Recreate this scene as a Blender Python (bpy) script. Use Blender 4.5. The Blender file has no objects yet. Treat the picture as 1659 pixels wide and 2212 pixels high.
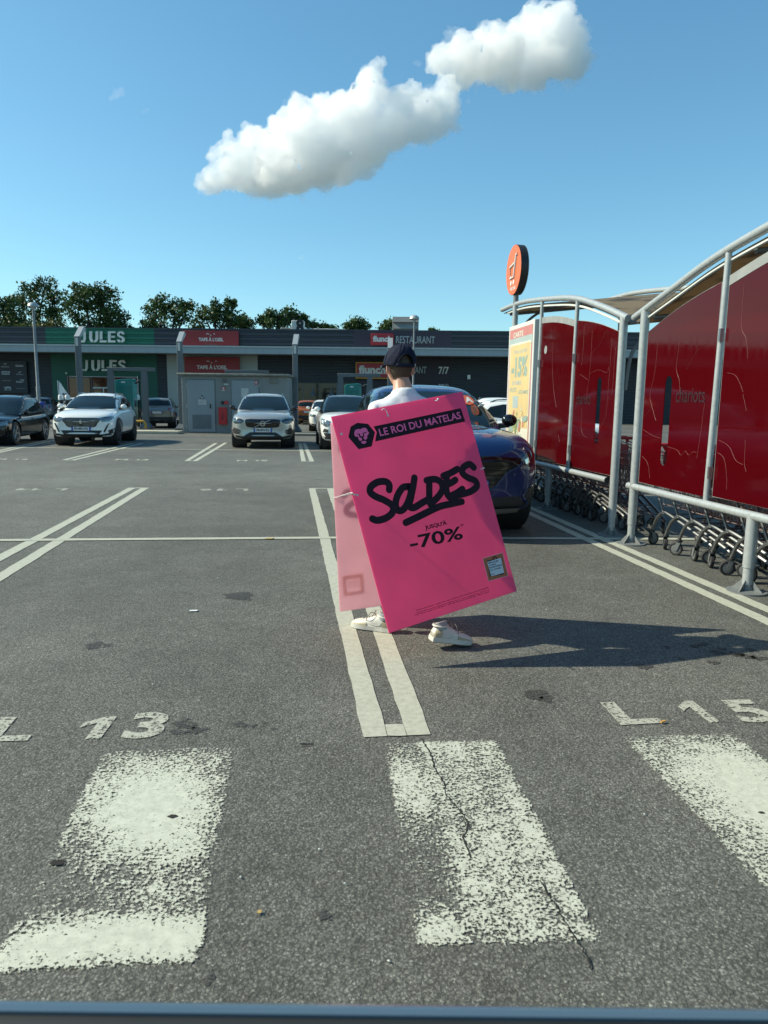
import bpy, bmesh, math, random
import numpy as np
from math import sin, cos, pi, atan, radians, sqrt, exp, hypot
from mathutils import Vector, Matrix, geometry
from mathutils.bvhtree import BVHTree
random.seed(7)
S = bpy.context.scene
COL = S.collection

# ------------------------------------------------------------------ camera
CX, CY, FPX = 829.5, 1106.0, 1534.0        # photograph measured on a 1659 x 2212 grid
CAM_H = 1.38
PITCH, ROLL = atan((1106 - 871.6) / FPX), 0.012
cam = bpy.data.cameras.new('camera')
cam.sensor_width = 36.0
cam.lens = 36.0 * FPX / 2212.0
cam.clip_start, cam.clip_end = 0.05, 20000
cam.dof.use_dof = True
cam.dof.focus_distance = 4.4
cam.dof.aperture_fstop = 7.0
cam_o = bpy.data.objects.new('camera', cam)
COL.objects.link(cam_o)
RM = Matrix.Rotation(pi / 2 - PITCH, 3, 'X') @ Matrix.Rotation(ROLL, 3, 'Z')
cam_o.matrix_world = Matrix.Translation((0, 0, CAM_H)) @ RM.to_4x4()
S.camera = cam_o


def ray(px, py):
    return RM @ Vector((px - CX, -(py - CY), -FPX))


def G(px, py, z=0.0):
    d = ray(px, py)
    t = (z - CAM_H) / d.z
    return Vector((d.x * t, d.y * t, z))


def P(px, py, Y):
    d = ray(px, py)
    t = Y / d.y
    return Vector((d.x * t, Y, CAM_H + d.z * t))


# ------------------------------------------------------------------ light
SUN_EL = radians(37.5)
sun_dir = Vector((-cos(SUN_EL) * 0.996, cos(SUN_EL) * 0.10, sin(SUN_EL))).normalized()   # towards the sun
sl = bpy.data.lights.new('sun', 'SUN')
sl.energy = 5.0
sl.angle = radians(0.53)
sl.color = (1.0, 0.93, 0.74)
so = bpy.data.objects.new('sun', sl)
so.rotation_euler = sun_dir.to_track_quat('Z', 'Y').to_euler()
so.location = (-60, 20, 60)
COL.objects.link(so)
W = bpy.data.worlds.new('World')
S.world = W
W.use_nodes = True
wn, wl = W.node_tree.nodes, W.node_tree.links
sky = wn.new('ShaderNodeTexSky')
sky.sky_type = 'NISHITA'
sky.sun_disc = False
sky.sun_elevation = SUN_EL
sky.sun_rotation = math.atan2(sun_dir.x, sun_dir.y)
sky.air_density = 1.0
sky.dust_density = 0.25
sky.ozone_density = 1.6
# the hazy summer sky is more even from zenith to horizon than the clear-air model: compress its range and tune its hue
wsep = wn.new('ShaderNodeSeparateColor')
wcom = wn.new('ShaderNodeCombineColor')
wl.new(sky.outputs[0], wsep.inputs[0])
for i_, (pw, sc_) in enumerate(((1.0, .70), (0.88, 1.20), (0.82, 1.38))):
    mn_ = wn.new('ShaderNodeMath'); mn_.operation = 'MINIMUM'; mn_.inputs[1].default_value = 7.0
    pw_ = wn.new('ShaderNodeMath'); pw_.operation = 'POWER'; pw_.inputs[1].default_value = pw
    ml_ = wn.new('ShaderNodeMath'); ml_.operation = 'MULTIPLY'; ml_.inputs[1].default_value = sc_
    wl.new(wsep.outputs[i_], mn_.inputs[0])
    wl.new(mn_.outputs[0], pw_.inputs[0])
    wl.new(pw_.outputs[0], ml_.inputs[0])
    wl.new(ml_.outputs[0], wcom.inputs[i_])
wl.new(wcom.outputs[0], wn['Background'].inputs[0])
wn['Background'].inputs[1].default_value = 0.12
S.view_settings.view_transform = 'Standard'
S.view_settings.look = 'None'
S.view_settings.exposure = 0.42
S.view_settings.gamma = 1.0
S.cycles.use_denoising = True
S.cycles.max_bounces = 32
S.cycles.diffuse_bounces = 4
S.cycles.glossy_bounces = 5
S.cycles.transmission_bounces = 8
S.cycles.transparent_max_bounces = 24
S.cycles.volume_bounces = 28
S.cycles.sample_clamp_indirect = 6.0
S.render.film_transparent = False


# ------------------------------------------------------------------ object helpers
def link(o):
    COL.objects.link(o)
    return o


def tag(o, label=None, cat=None, group=None, kind=None):
    if label: o['label'] = label
    if cat: o['category'] = cat
    if group: o['group'] = group
    if kind: o['kind'] = kind
    return o


def thing(name, label, cat, loc=(0, 0, 0), rz=0.0, group=None):
    o = bpy.data.objects.new(name, None)
    o.empty_display_size = 0.2
    o.location = loc
    o.rotation_euler = (0, 0, rz)
    link(o)
    return tag(o, label, cat, group)


def kids(o):
    return [c for c in COL.objects if c.parent == o]


def copy_tree(o, parent=None):
    c = o.copy()
    COL.objects.link(c)
    if parent is not None:
        c.parent = parent
    for ch in kids(o):
        copy_tree(ch, c)
    return c


class MB:
    """collects primitives into one mesh"""
    def __init__(self):
        self.v, self.f, self.m = [], [], []
        self.mi = 0

    def add(self, vs, fs):
        b = len(self.v)
        self.v += [tuple(x) for x in vs]
        for q in fs:
            self.f.append(tuple(i + b for i in q))
            self.m.append(self.mi)
        return self

    def box(self, c, s, M=None):
        x, y, z = s[0] / 2, s[1] / 2, s[2] / 2
        vs = [Vector(p) for p in ((-x, -y, -z), (x, -y, -z), (x, y, -z), (-x, y, -z), (-x, -y, z), (x, -y, z), (x, y, z), (-x, y, z))]
        if M is not None:
            vs = [M @ p for p in vs]
        c = Vector(c)
        return self.add([p + c for p in vs], [(0, 3, 2, 1), (4, 5, 6, 7), (0, 1, 5, 4), (1, 2, 6, 5), (2, 3, 7, 6), (3, 0, 4, 7)])

    def span(self, a, b):
        a, b = Vector(a), Vector(b)
        return self.box((a + b) / 2, [abs(t) for t in (b - a)])

    def tube(self, pts, r, n=8, caps=True, closed=False):
        pts = [Vector(p) for p in pts]
        N = len(pts)
        rs = r if isinstance(r, (list, tuple)) else [r] * N
        up, rings = None, []
        for i in range(N):
            if closed:
                t = pts[(i + 1) % N] - pts[i - 1]
            else:
                t = pts[min(i + 1, N - 1)] - pts[max(i - 1, 0)]
            t = t.normalized() if t.length > 1e-9 else Vector((0, 0, 1))
            if up is None:
                up = Vector((0, 0, 1)) if abs(t.z) < .9 else Vector((1, 0, 0))
            up = (up - t * up.dot(t))
            if up.length < 1e-6:
                up = t.orthogonal()
            up.normalize()
            s = t.cross(up)
            rings.append([pts[i] + (up * cos(2 * pi * k / n) + s * sin(2 * pi * k / n)) * rs[i] for k in range(n)])
        vs = [p for q in rings for p in q]
        fs = []
        for i in range(N if closed else N - 1):
            j = (i + 1) % N
            for k in range(n):
                l = (k + 1) % n
                fs.append((i * n + k, j * n + k, j * n + l, i * n + l))
        if caps and not closed:
            fs.append(tuple(range(n)))
            fs.append(tuple(reversed(range((N - 1) * n, N * n))))
        return self.add(vs, fs)

    def lathe(self, prof, n=24, M=None, arc=2 * pi):
        """prof: (r, h) list, spun about local z"""
        vs, fs = [], []
        full = abs(arc - 2 * pi) < 1e-6
        cnt = n if full else n + 1
        for (r, h) in prof:
            for k in range(cnt):
                a = arc * k / n
                vs.append(Vector((r * cos(a), r * sin(a), h)))
        for i in range(len(prof) - 1):
            for k in range(n):
                l = (k + 1) % cnt
                fs.append((i * cnt + k, i * cnt + l, (i + 1) * cnt + l, (i + 1) * cnt + k))
        if M is not None:
            vs = [M @ p for p in vs]
        return self.add(vs, fs)

    def prism(self, poly, d, M=None):
        """poly: 2-D outline in local xy, extruded from z=0 to z=d"""
        n = len(poly)
        vs = [Vector((p[0], p[1], 0)) for p in poly] + [Vector((p[0], p[1], d)) for p in poly]
        if M is not None:
            vs = [M @ p for p in vs]
        fs = [tuple(reversed(range(n))), tuple(range(n, 2 * n))]
        for i in range(n):
            j = (i + 1) % n
            fs.append((i, j, n + j, n + i))
        return self.add(vs, fs)

    def ball(self, c, r, nu=16, nv=10, M=None):
        r = (r, r, r) if not isinstance(r, (tuple, list)) else r
        vs = [Vector((0, 0, r[2]))]
        for i in range(1, nv):
            t = pi * i / nv
            for k in range(nu):
                a = 2 * pi * k / nu
                vs.append(Vector((r[0] * sin(t) * cos(a), r[1] * sin(t) * sin(a), r[2] * cos(t))))
        vs.append(Vector((0, 0, -r[2])))
        fs = []
        for k in range(nu):
            fs.append((0, 1 + k, 1 + (k + 1) % nu))
        for i in range(nv - 2):
            for k in range(nu):
                a, b = 1 + i * nu + k, 1 + i * nu + (k + 1) % nu
                fs.append((a, a + nu, b + nu, b))
        e = len(vs) - 1
        for k in range(nu):
            fs.append((e, 1 + (nv - 2) * nu + (k + 1) % nu, 1 + (nv - 2) * nu + k))
        c = Vector(c)
        return self.add([(M @ p if M is not None else p) + c for p in vs], fs)

    def mesh(self, name):
        me = bpy.data.meshes.new(name)
        me.from_pydata(self.v, [], self.f)
        return me

    def build(self, name, mats, parent=None, smooth=40, bevel=0, off=None, M=None):
        me = self.mesh(name)
        if M is not None:
            me.transform(M)
        if off is not None:
            me.transform(Matrix.Translation(-Vector(off)))
        mats = mats if isinstance(mats, (list, tuple)) else [mats]
        for x in mats:
            me.materials.append(x)
        if len(mats) > 1:
            me.polygons.foreach_set('material_index', self.m)
        bm = bmesh.new()
        bm.from_mesh(me)
        bmesh.ops.recalc_face_normals(bm, faces=bm.faces)
        bm.to_mesh(me)
        bm.free()
        finish(me, smooth)
        o = link(bpy.data.objects.new(name, me))
        if parent is not None:
            o.parent = parent
        if bevel:
            b = o.modifiers.new('bevel', 'BEVEL')
            b.width, b.segments, b.limit_method = bevel, 2, 'ANGLE'
            b.harden_normals = False
        return o


def finish(me, smooth=40):
    if smooth:
        me.shade_smooth()
        me.set_sharp_from_angle(angle=radians(smooth))
    me.update()


def obj(name, me, mats=None, parent=None, smooth=None):
    if mats is not None:
        for x in (mats if isinstance(mats, (list, tuple)) else [mats]):
            me.materials.append(x)
    if smooth:
        finish(me, smooth)
    o = link(bpy.data.objects.new(name, me))
    if parent is not None:
        o.parent = parent
    return o


def applied(o):
    """bake the modifiers of o into its mesh"""
    dg = bpy.context.evaluated_depsgraph_get()
    dg.update()
    me = bpy.data.meshes.new_from_object(o.evaluated_get(dg))
    me.name = o.name
    o.modifiers.clear()
    o.data = me
    return o


def text_mb(s, w=None, h=None, bold=0.0, shear=0.0, spacing=1.0, ext=0.0):
    """lettering as a flat mesh in local xy, lower left corner at the origin, scaled to w x h"""
    cu = bpy.data.curves.new('lettering', 'FONT')
    cu.body = s
    cu.size = 1.0
    cu.offset = bold
    cu.shear = shear
    cu.space_character = spacing
    cu.resolution_u = 3
    o = bpy.data.objects.new('lettering', cu)
    COL.objects.link(o)
    dg = bpy.context.evaluated_depsgraph_get()
    me = bpy.data.meshes.new_from_object(o.evaluated_get(dg))
    bpy.data.objects.remove(o)
    bpy.data.curves.remove(cu)
    vs = np.array([v.co[:2] for v in me.vertices])
    lo, hi = vs.min(0), vs.max(0)
    sx = (w / (hi[0] - lo[0])) if w else None
    sy = (h / (hi[1] - lo[1])) if h else None
    sx, sy = sx or sy, sy or sx
    vs = (vs - lo) * np.array([sx, sy])
    mb = MB()
    fs = [tuple(p.vertices) for p in me.polygons]
    mb.add([(a, b, 0) for a, b in vs], fs)
    bpy.data.meshes.remove(me)
    mb.w, mb.h = (hi[0] - lo[0]) * sx, (hi[1] - lo[1]) * sy
    return mb


def frame(o, x, y):
    """4x4 with local x, y axes and their normal"""
    x, y = Vector(x).normalized(), Vector(y).normalized()
    z = x.cross(y).normalized()
    y = z.cross(x)
    return Matrix(((x.x, y.x, z.x, o[0]), (x.y, y.y, z.y, o[1]), (x.z, y.z, z.z, o[2]), (0, 0, 0, 1)))


def move(mb, M):
    mb.v = [tuple(M @ Vector(p)) for p in mb.v]
    return mb


def merge(*mbs):
    r = MB()
    for m in mbs:
        r.add(m.v, m.f)
    return r


def fill(poly, step, warp=None):
    """grid filled polygon (2-D) -> verts, faces"""
    poly = [Vector(p) for p in poly]
    pts = []
    n = len(poly)
    for i in range(n):
        a, b = poly[i], poly[(i + 1) % n]
        k = max(1, int((b - a).length / step))
        pts += [a.lerp(b, j / k) for j in range(k)]
    nb = len(pts)
    edges = [(i, (i + 1) % nb) for i in range(nb)]
    xs, ys = [p.x for p in pts], [p.y for p in pts]

    def inside(x, y):
        c = False
        for i in range(nb):
            a, b = pts[i], pts[i - 1]
            if (a.y > y) != (b.y > y) and x < (b.x - a.x) * (y - a.y) / (b.y - a.y) + a.x:
                c = not c
        return c
    x = min(xs) + step * .5
    while x < max(xs):
        y = min(ys) + step * .5
        while y < max(ys):
            if inside(x, y) and min((Vector((x, y)) - q).length for q in pts[:nb]) > step * .4:
                pts.append(Vector((x, y)))
            y += step
        x += step
    v, _e, f = geometry.delaunay_2d_cdt([Vector((p.x, p.y)) for p in pts], edges, [], 1, 1e-6)[:3]
    return v, f


def smooth_poly(pts, k=6, closed=True):
    """Catmull-Rom through pts"""
    n = len(pts)
    out = []
    D = len(pts[0])
    rng = range(n if closed else n - 1)
    for i in rng:
        if closed:
            p0, p1, p2, p3 = pts[i - 1], pts[i], pts[(i + 1) % n], pts[(i + 2) % n]
        else:
            p0, p1, p2, p3 = pts[max(i - 1, 0)], pts[i], pts[i + 1], pts[min(i + 2, n - 1)]
        for j in range(k):
            t = j / k
            out.append(tuple(.5 * (2 * p1[d] + (p2[d] - p0[d]) * t + (2 * p0[d] - 5 * p1[d] + 4 * p2[d] - p3[d]) * t * t + (3 * p1[d] - p0[d] - 3 * p2[d] + p3[d]) * t ** 3) for d in range(D)))
    if not closed:
        out.append(tuple(pts[-1]))
    return out


# ------------------------------------------------------------------ materials
def nodes(name):
    m = bpy.data.materials.new(name)
    m.use_nodes = True
    return m, m.node_tree.nodes, m.node_tree.links, m.node_tree.nodes['Principled BSDF']


def mat(name, col, rough=.5, metal=0.0, var=.08, scale=6.0, bump=0.0, bscale=60.0, coat=0.0, spec=.5, trans=0.0, sss=0.0, rvar=.0, detail=4, stretch=None):
    m, n, l, b = nodes(name)
    b.inputs['Roughness'].default_value = rough
    b.inputs['Metallic'].default_value = metal
    b.inputs['Specular IOR Level'].default_value = spec
    b.inputs['Coat Weight'].default_value = coat
    b.inputs['Coat Roughness'].default_value = .03
    if sss:
        b.inputs['Subsurface Weight'].default_value = sss
        b.inputs['Subsurface Radius'].default_value = (.012, .004, .002)
    tc = n.new('ShaderNodeTexCoord')
    src = tc.outputs['Object']
    if stretch:
        mp = n.new('ShaderNodeMapping')
        mp.inputs['Scale'].default_value = stretch
        l.new(src, mp.inputs[0])
        src = mp.outputs[0]
    nz = n.new('ShaderNodeTexNoise')
    nz.inputs['Scale'].default_value = scale
    nz.inputs['Detail'].default_value = detail
    l.new(src, nz.inputs['Vector'])
    mr = n.new('ShaderNodeMapRange')
    mr.inputs[1].default_value, mr.inputs[2].default_value = .25, .75
    mr.inputs[3].default_value, mr.inputs[4].default_value = 1 - var, 1 + var
    l.new(nz.outputs[0], mr.inputs[0])
    mx = n.new('ShaderNodeVectorMath')
    mx.operation = 'SCALE'
    mx.inputs[0].default_value = col[:3]
    l.new(mr.outputs[0], mx.inputs['Scale'])
    l.new(mx.outputs[0], b.inputs['Base Color'])
    if rvar:
        r2 = n.new('ShaderNodeMapRange')
        r2.inputs[3].default_value, r2.inputs[4].default_value = max(0, rough - rvar), rough + rvar
        l.new(nz.outputs[0], r2.inputs[0])
        l.new(r2.outputs[0], b.inputs['Roughness'])
    if bump:
        n2 = n.new('ShaderNodeTexNoise')
        n2.inputs['Scale'].default_value = bscale
        n2.inputs['Detail'].default_value = 3
        l.new(src, n2.inputs['Vector'])
        bp = n.new('ShaderNodeBump')
        bp.inputs['Strength'].default_value = bump
        bp.inputs['Distance'].default_value = .01
        l.new(n2.outputs[0], bp.inputs['Height'])
        l.new(bp.outputs[0], b.inputs['Normal'])
    if trans:
        b.inputs['Transmission Weight'].default_value = trans
    return m


M_ = dict(
    galv=mat('galvanised steel', (.40, .43, .43), .42, .35, .12, 25, .05, 140),
    steel=mat('brushed steel', (.52, .54, .54), .28, .9, .1, 30),
    chrome=mat('chrome', (.6, .62, .62), .12, 1.0, .05, 20),
    dark_metal=mat('grey painted metal', (.115, .13, .14), .5, .1, .08, 8),
    black=mat('black plastic', (.016, .017, .018), .5, 0, .15, 20),
    gloss_black=mat('gloss black', (.008, .008, .009), .1, 0, .1, 10, coat=.4),
    rubber=mat('rubber', (.022, .022, .023), .75, 0, .2, 30, .1, 80),
    glass_dark=mat('tinted glass', (.012, .018, .020), .04, 0, .2, 2, spec=.6),
    white=mat('white plastic', (.72, .74, .72), .45, 0, .05, 6),
    offwhite=mat('off white paint', (.55, .57, .54), .6, 0, .08, 6),
    red=mat('red paint', (.42, .022, .02), .4, 0, .1, 8),
    ink=mat('dark ink', (.018, .012, .022), .55, 0, .1, 30),
    blue_plate=mat('blue plate band', (.02, .06, .32), .4, 0, .05, 10),
    plate=mat('number plate', (.62, .64, .63), .4, 0, .05, 10),
    yellow=mat('yellow paint', (.55, .32, .03), .5, 0, .1, 12),
    red_wire=mat('red coated wire', (.42, .02, .02), .35, .2, .1, 20),
    grey_wire=mat('zinc wire', (.42, .43, .43), .3, .8, .1, 20),
    grey_plastic=mat('grey plastic', (.13, .14, .14), .5, 0, .1, 20),
)

# ------------------------------------------------------------------ asphalt and painted markings
def asphalt():
    m, n, l, b = nodes('asphalt')
    tc = n.new('ShaderNodeTexCoord')
    o = tc.outputs['Object']

    def noise(scale, detail=3, rough=.6, src=o):
        x = n.new('ShaderNodeTexNoise')
        x.inputs['Scale'].default_value, x.inputs['Detail'].default_value, x.inputs['Roughness'].default_value = scale, detail, rough
        l.new(src, x.inputs['Vector'])
        return x.outputs[0]

    def rng(s, a, b_, c, d):
        x = n.new('ShaderNodeMapRange')
        for i, v in zip((1, 2, 3, 4), (a, b_, c, d)):
            x.inputs[i].default_value = v
        l.new(s, x.inputs[0])
        return x.outputs[0]

    def mul(a, c):
        x = n.new('ShaderNodeMath')
        x.operation = 'MULTIPLY'
        l.new(a, x.inputs[0])
        if isinstance(c, float): x.inputs[1].default_value = c
        else: l.new(c, x.inputs[1])
        return x.outputs[0]
    # stretch the stone pattern with a little distortion so that the cells are not round
    dist = n.new('ShaderNodeMix')
    dist.data_type = 'VECTOR'
    dist.inputs[0].default_value = .012
    nzc = n.new('ShaderNodeTexNoise')
    nzc.inputs['Scale'].default_value = 130
    l.new(o, nzc.inputs['Vector'])
    l.new(o, dist.inputs[4])
    l.new(nzc.outputs[1], dist.inputs[5])
    vo = n.new('ShaderNodeTexVoronoi')
    vo.inputs['Scale'].default_value = 105
    l.new(dist.outputs[1], vo.inputs['Vector'])
    vo2 = n.new('ShaderNodeTexVoronoi')
    vo2.inputs['Scale'].default_value = 230
    l.new(dist.outputs[1], vo2.inputs['Vector'])
    sep = n.new('ShaderNodeSeparateColor')
    l.new(vo.outputs['Color'], sep.inputs[0])
    sep2 = n.new('ShaderNodeSeparateColor')
    l.new(vo2.outputs['Color'], sep2.inputs[0])
    stone = rng(sep.outputs[0], 0, 1, .70, 1.25)
    ramp = n.new('ShaderNodeValToRGB')
    ramp.color_ramp.elements[0].position, ramp.color_ramp.elements[1].position = .80, .97
    ramp.color_ramp.elements[0].color, ramp.color_ramp.elements[1].color = (1, 1, 1, 1), (2.1, 2.1, 2.1, 1)
    l.new(sep2.outputs[1], ramp.inputs[0])
    gap = rng(vo.outputs['Distance'], .25, .62, 1.0, .52)          # dark binder between the stones
    big = rng(noise(.30, 4), .3, .7, .74, 1.24)
    mid = rng(noise(2.2, 5, .65), .3, .7, .84, 1.16)
    fine = rng(noise(420, 2), .3, .7, .72, 1.28)
    worn = rng(noise(11, 4, .7), .35, .75, .9, 1.12)
    v = mul(mul(mul(stone, gap), mul(big, mid)), mul(mul(fine, worn), ramp.outputs[0]))
    # the driven aisle is polished smoother and a little paler
    sx = n.new('ShaderNodeSeparateXYZ')
    l.new(o, sx.inputs[0])
    wob = n.new('ShaderNodeMath')
    wob.operation = 'MULTIPLY_ADD'
    wob.inputs[1].default_value = 5.0
    l.new(noise(.25, 2), wob.inputs[0])
    l.new(sx.outputs[1], wob.inputs[2])
    a1, a2 = rng(wob.outputs[0], 12.2, 15.5, 0, 1), rng(wob.outputs[0], 17.5, 20.5, 1, 0)
    aisle = mul(a1, a2)
    v = mul(v, rng(aisle, 0, 1, 1.0, 1.22))
    hue = n.new('ShaderNodeMix')
    hue.data_type = 'RGBA'
    hue.inputs[6].default_value = (.136, .145, .130, 1)
    hue.inputs[7].default_value = (.148, .146, .127, 1)
    l.new(noise(.9, 3), hue.inputs[0])
    sc = n.new('ShaderNodeVectorMath')
    sc.operation = 'SCALE'
    l.new(hue.outputs[2], sc.inputs[0])
    l.new(v, sc.inputs['Scale'])
    l.new(sc.outputs[0], b.inputs['Base Color'])
    b.inputs['Roughness'].default_value = .78
    b.inputs['Specular IOR Level'].default_value = .35
    h = n.new('ShaderNodeMath')
    h.operation = 'ADD'
    l.new(rng(vo.outputs['Distance'], .1, .65, 1, 0), h.inputs[0])
    l.new(mul(rng(vo2.outputs['Distance'], .1, .65, 1, 0), .35), h.inputs[1])
    h2 = n.new('ShaderNodeMath')
    h2.operation = 'ADD'
    l.new(mul(h.outputs[0], rng(sep.outputs[1], 0, 1, .35, 1)), h2.inputs[0])
    l.new(mul(noise(25, 3), .8), h2.inputs[1])
    bp = n.new('ShaderNodeBump')
    bp.inputs['Strength'].default_value = .62
    bp.inputs['Distance'].default_value = .0035
    l.new(h2.outputs[0], bp.inputs['Height'])
    l.new(bp.outputs[0], b.inputs['Normal'])
    return m


def paint(name, col, attr=False, base=.8):
    """road paint rubbed off in chips where the per-vertex amount of paint is low"""
    m, n, l, b = nodes(name)
    b.inputs['Roughness'].default_value = .7
    out = n['Material Output']
    tc = n.new('ShaderNodeTexCoord')
    o = tc.outputs['Object']
    n1 = n.new('ShaderNodeTexNoise')
    n1.inputs['Scale'].default_value, n1.inputs['Detail'].default_value, n1.inputs['Roughness'].default_value = (105, 4, .62) if attr else (60, 6, .75)
    l.new(o, n1.inputs['Vector'])
    nz = n.new('ShaderNodeTexNoise')
    nz.inputs['Scale'].default_value, nz.inputs['Detail'].default_value = 9, 4
    l.new(o, nz.inputs['Vector'])
    th = n.new('ShaderNodeMapRange')
    th.inputs[1].default_value, th.inputs[2].default_value = .27, .73
    l.new(n1.outputs[0], th.inputs[0])
    add = n.new('ShaderNodeMath')
    add.operation = 'MULTIPLY_ADD'
    add.inputs[1].default_value = .45 if attr else .35
    l.new(nz.outputs[0], add.inputs[0])
    l.new(th.outputs[0], add.inputs[2])
    sub = n.new('ShaderNodeMath')
    sub.operation = 'SUBTRACT'
    if attr:
        at = n.new('ShaderNodeAttribute')
        at.attribute_name = 'paint'
        ad = n.new('ShaderNodeMath')
        ad.operation = 'ADD'
        ad.inputs[1].default_value = .225
        l.new(at.outputs['Fac'], ad.inputs[0])
        l.new(ad.outputs[0], sub.inputs[0])
    else:
        sub.inputs[0].default_value = base + .3
    l.new(add.outputs[0], sub.inputs[1])
    st = n.new('ShaderNodeMapRange')
    st.inputs[1].default_value, st.inputs[2].default_value = -.09, .10
    l.new(sub.outputs[0], st.inputs[0])
    tr = n.new('ShaderNodeBsdfTransparent')
    mx = n.new('ShaderNodeMixShader')
    l.new(st.outputs[0], mx.inputs[0])
    l.new(tr.outputs[0], mx.inputs[1])
    l.new(b.outputs[0], mx.inputs[2])
    l.new(mx.outputs[0], out.inputs[0])
    # dirt in the paint
    d1 = n.new('ShaderNodeTexNoise')
    d1.inputs['Scale'].default_value, d1.inputs['Detail'].default_value, d1.inputs['Roughness'].default_value = 28, 8, .75
    l.new(o, d1.inputs['Vector'])
    dr = n.new('ShaderNodeMapRange')
    dr.inputs[1].default_value, dr.inputs[2].default_value, dr.inputs[3].default_value, dr.inputs[4].default_value = .3, .62, .74, 1.05
    l.new(d1.outputs[0], dr.inputs[0])
    sc = n.new('ShaderNodeVectorMath')
    sc.operation = 'SCALE'
    sc.inputs[0].default_value = col
    l.new(dr.outputs[0], sc.inputs['Scale'])
    l.new(sc.outputs[0], b.inputs['Base Color'])
    bp = n.new('ShaderNodeBump')
    bp.inputs['Strength'].default_value, bp.inputs['Distance'].default_value = .2, .0015
    l.new(n1.outputs[0], bp.inputs['Height'])
    l.new(bp.outputs[0], b.inputs['Normal'])
    return m


M_['asphalt'] = asphalt()
M_['line_paint'] = paint('white line paint', (.42, .43, .35), False, .88)
M_['old_paint'] = paint('rubbed letter paint', (.40, .41, .34), False, .50)
M_['zebra_paint'] = paint('crossing paint', (.50, .52, .43), True)

gm = bpy.data.meshes.new('ground')
gm.from_pydata([(-700, -300, 0), (700, -300, 0), (700, 1500, 0), (-700, 1500, 0)], [], [(0, 1, 2, 3)])
tag(obj('ground', gm, M_['asphalt']), kind='structure')


def g2(px, py):
    p = G(px, py)
    return Vector((p.x, p.y))


def strip(mb, a, b_, w, z=.004, jit=.004, seg=.12):
    """painted stripe along a..b (ground points), with slightly uneven edges"""
    a, b_ = Vector(a), Vector(b_)
    d = b_ - a
    n = max(2, int(d.length / seg))
    s = Vector((d.y, -d.x)).normalized()
    vs = []
    for i in range(n + 1):
        c = a + d * (i / n)
        for sg in (-1, 1):
            q = c + s * sg * (w / 2 + random.uniform(-jit, jit))
            vs.append((q.x, q.y, z))
    mb.add(vs, [(2 * i, 2 * i + 1, 2 * i + 3, 2 * i + 2) for i in range(n)])


def ext(a, b_, f0=0.0, f1=0.0):
    d = b_ - a
    return a - d * f0, b_ + d * f1


def marking(name, mb, m=None):
    o = obj(name, mb.mesh(name), m or M_['line_paint'])
    return tag(o, kind='structure')


def pair(ol0, or0, ol1, or1, w, z=.004, f1=0.0, cap0=True, cap1=False):
    """two parallel stripes given by the outer edges of both at end 0 (near/far) and end 1"""
    mb = MB()
    a0, b0, a1, b1 = g2(*ol0), g2(*or0), g2(*ol1), g2(*or1)
    x = (b0 - a0).normalized() * w / 2
    x1 = (b1 - a1).normalized() * w / 2
    p0, p1 = ext(a0 + x, a1 + x1, 0, f1)
    q0, q1 = ext(b0 - x, b1 - x1, 0, f1)
    strip(mb, p0, p1, w, z)
    strip(mb, q0, q1, w, z)
    d = (p1 - p0).normalized() * w / 2
    if cap0: strip(mb, p0 + d * .5 + x, q0 + d * .5 - x, w * .8, z + .0012)
    if cap1: strip(mb, p1 - d + x1, q1 - d - x1, w, z + .0012)
    return mb


marking('parking_line', pair((667, 1055), (720, 1055), (784, 1594), (932, 1588), .105, cap1=True))
marking('parking_line', pair((278, 1054), (322, 1054), (0, 1203), (0, 1251), .115, f1=.55))
mb = MB()
strip(mb, *ext(g2(1150, 1112), g2(1606, 1320), .45, .5), .105, .004)
strip(mb, *ext(g2(1157, 1102), g2(1659, 1318), .45, .5), .105, .004)
marking('parking_line', mb)
mb = MB()
strip(mb, g2(-420, 1171), g2(715, 1162.4), .105, .0066)
strip(mb, g2(715, 1162.4), g2(1297, 1164.5), .105, .0066)
strip(mb, g2(1297, 1164.5), g2(1800, 1166), .105, .0066)
marking('parking_line', mb)
mb = MB()
strip(mb, g2(-300, 963.5), g2(0, 966.6), .13, .0066)
strip(mb, g2(0, 966.6), g2(715, 974.6), .13, .0066)
strip(mb, g2(715, 974.6), g2(1000, 978.5), .13, .0066)
marking('parking_line', mb)
marking('parking_line', pair((133, 993.9), (160.7, 994.8), (230, 970.4), (259.8, 970.4), .11, f1=.75))
marking('parking_line', pair((398, 996), (426, 996.4), (455.5, 962.4), (482.8, 961.3), .11, f1=.2))
marking('parking_line', pair((651, 997), (678.8, 997.3), (645, 961.3), (662.4, 961.3), .11, f1=.15))
marking('parking_line', pair((-90, 992), (-62, 992.4), (22, 967.6), (50, 967), .11, f1=1.0))
for a, c in (((150, 906.5), (232, 906.5)), ((150, 914), (232, 914.5)), ((150, 928), (232, 928)), ((150, 941), (232, 941)), ((1010, 905), (1100, 905)), ((690, 917), (640, 917)), ((640, 927), (720, 927.5))):
    mb = MB()
    strip(mb, g2(*a), g2(*c), .16)
    marking('parking_line', mb)


def glyph(name, ch, BL, BR, TL, m, bold=.035):
    if ch == '1':
        t = MB()
        t.add([(.50, 0, 0), (1, 0, 0), (1, 1, 0), (.62, 1, 0), (.0, .74, 0), (.0, .52, 0), (.5, .72, 0)], [(0, 1, 2, 3, 6), (3, 4, 5, 6)])
    else:
        t = text_mb(ch, 1.0, 1.0, bold)
    a, b_, c = g2(*BL), g2(*BR), g2(*TL)
    t.v = [tuple(list(a + (b_ - a) * p[0] + (c - a) * p[1]) + [.0042]) for p in t.v]
    return marking(name, t, m)


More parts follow.
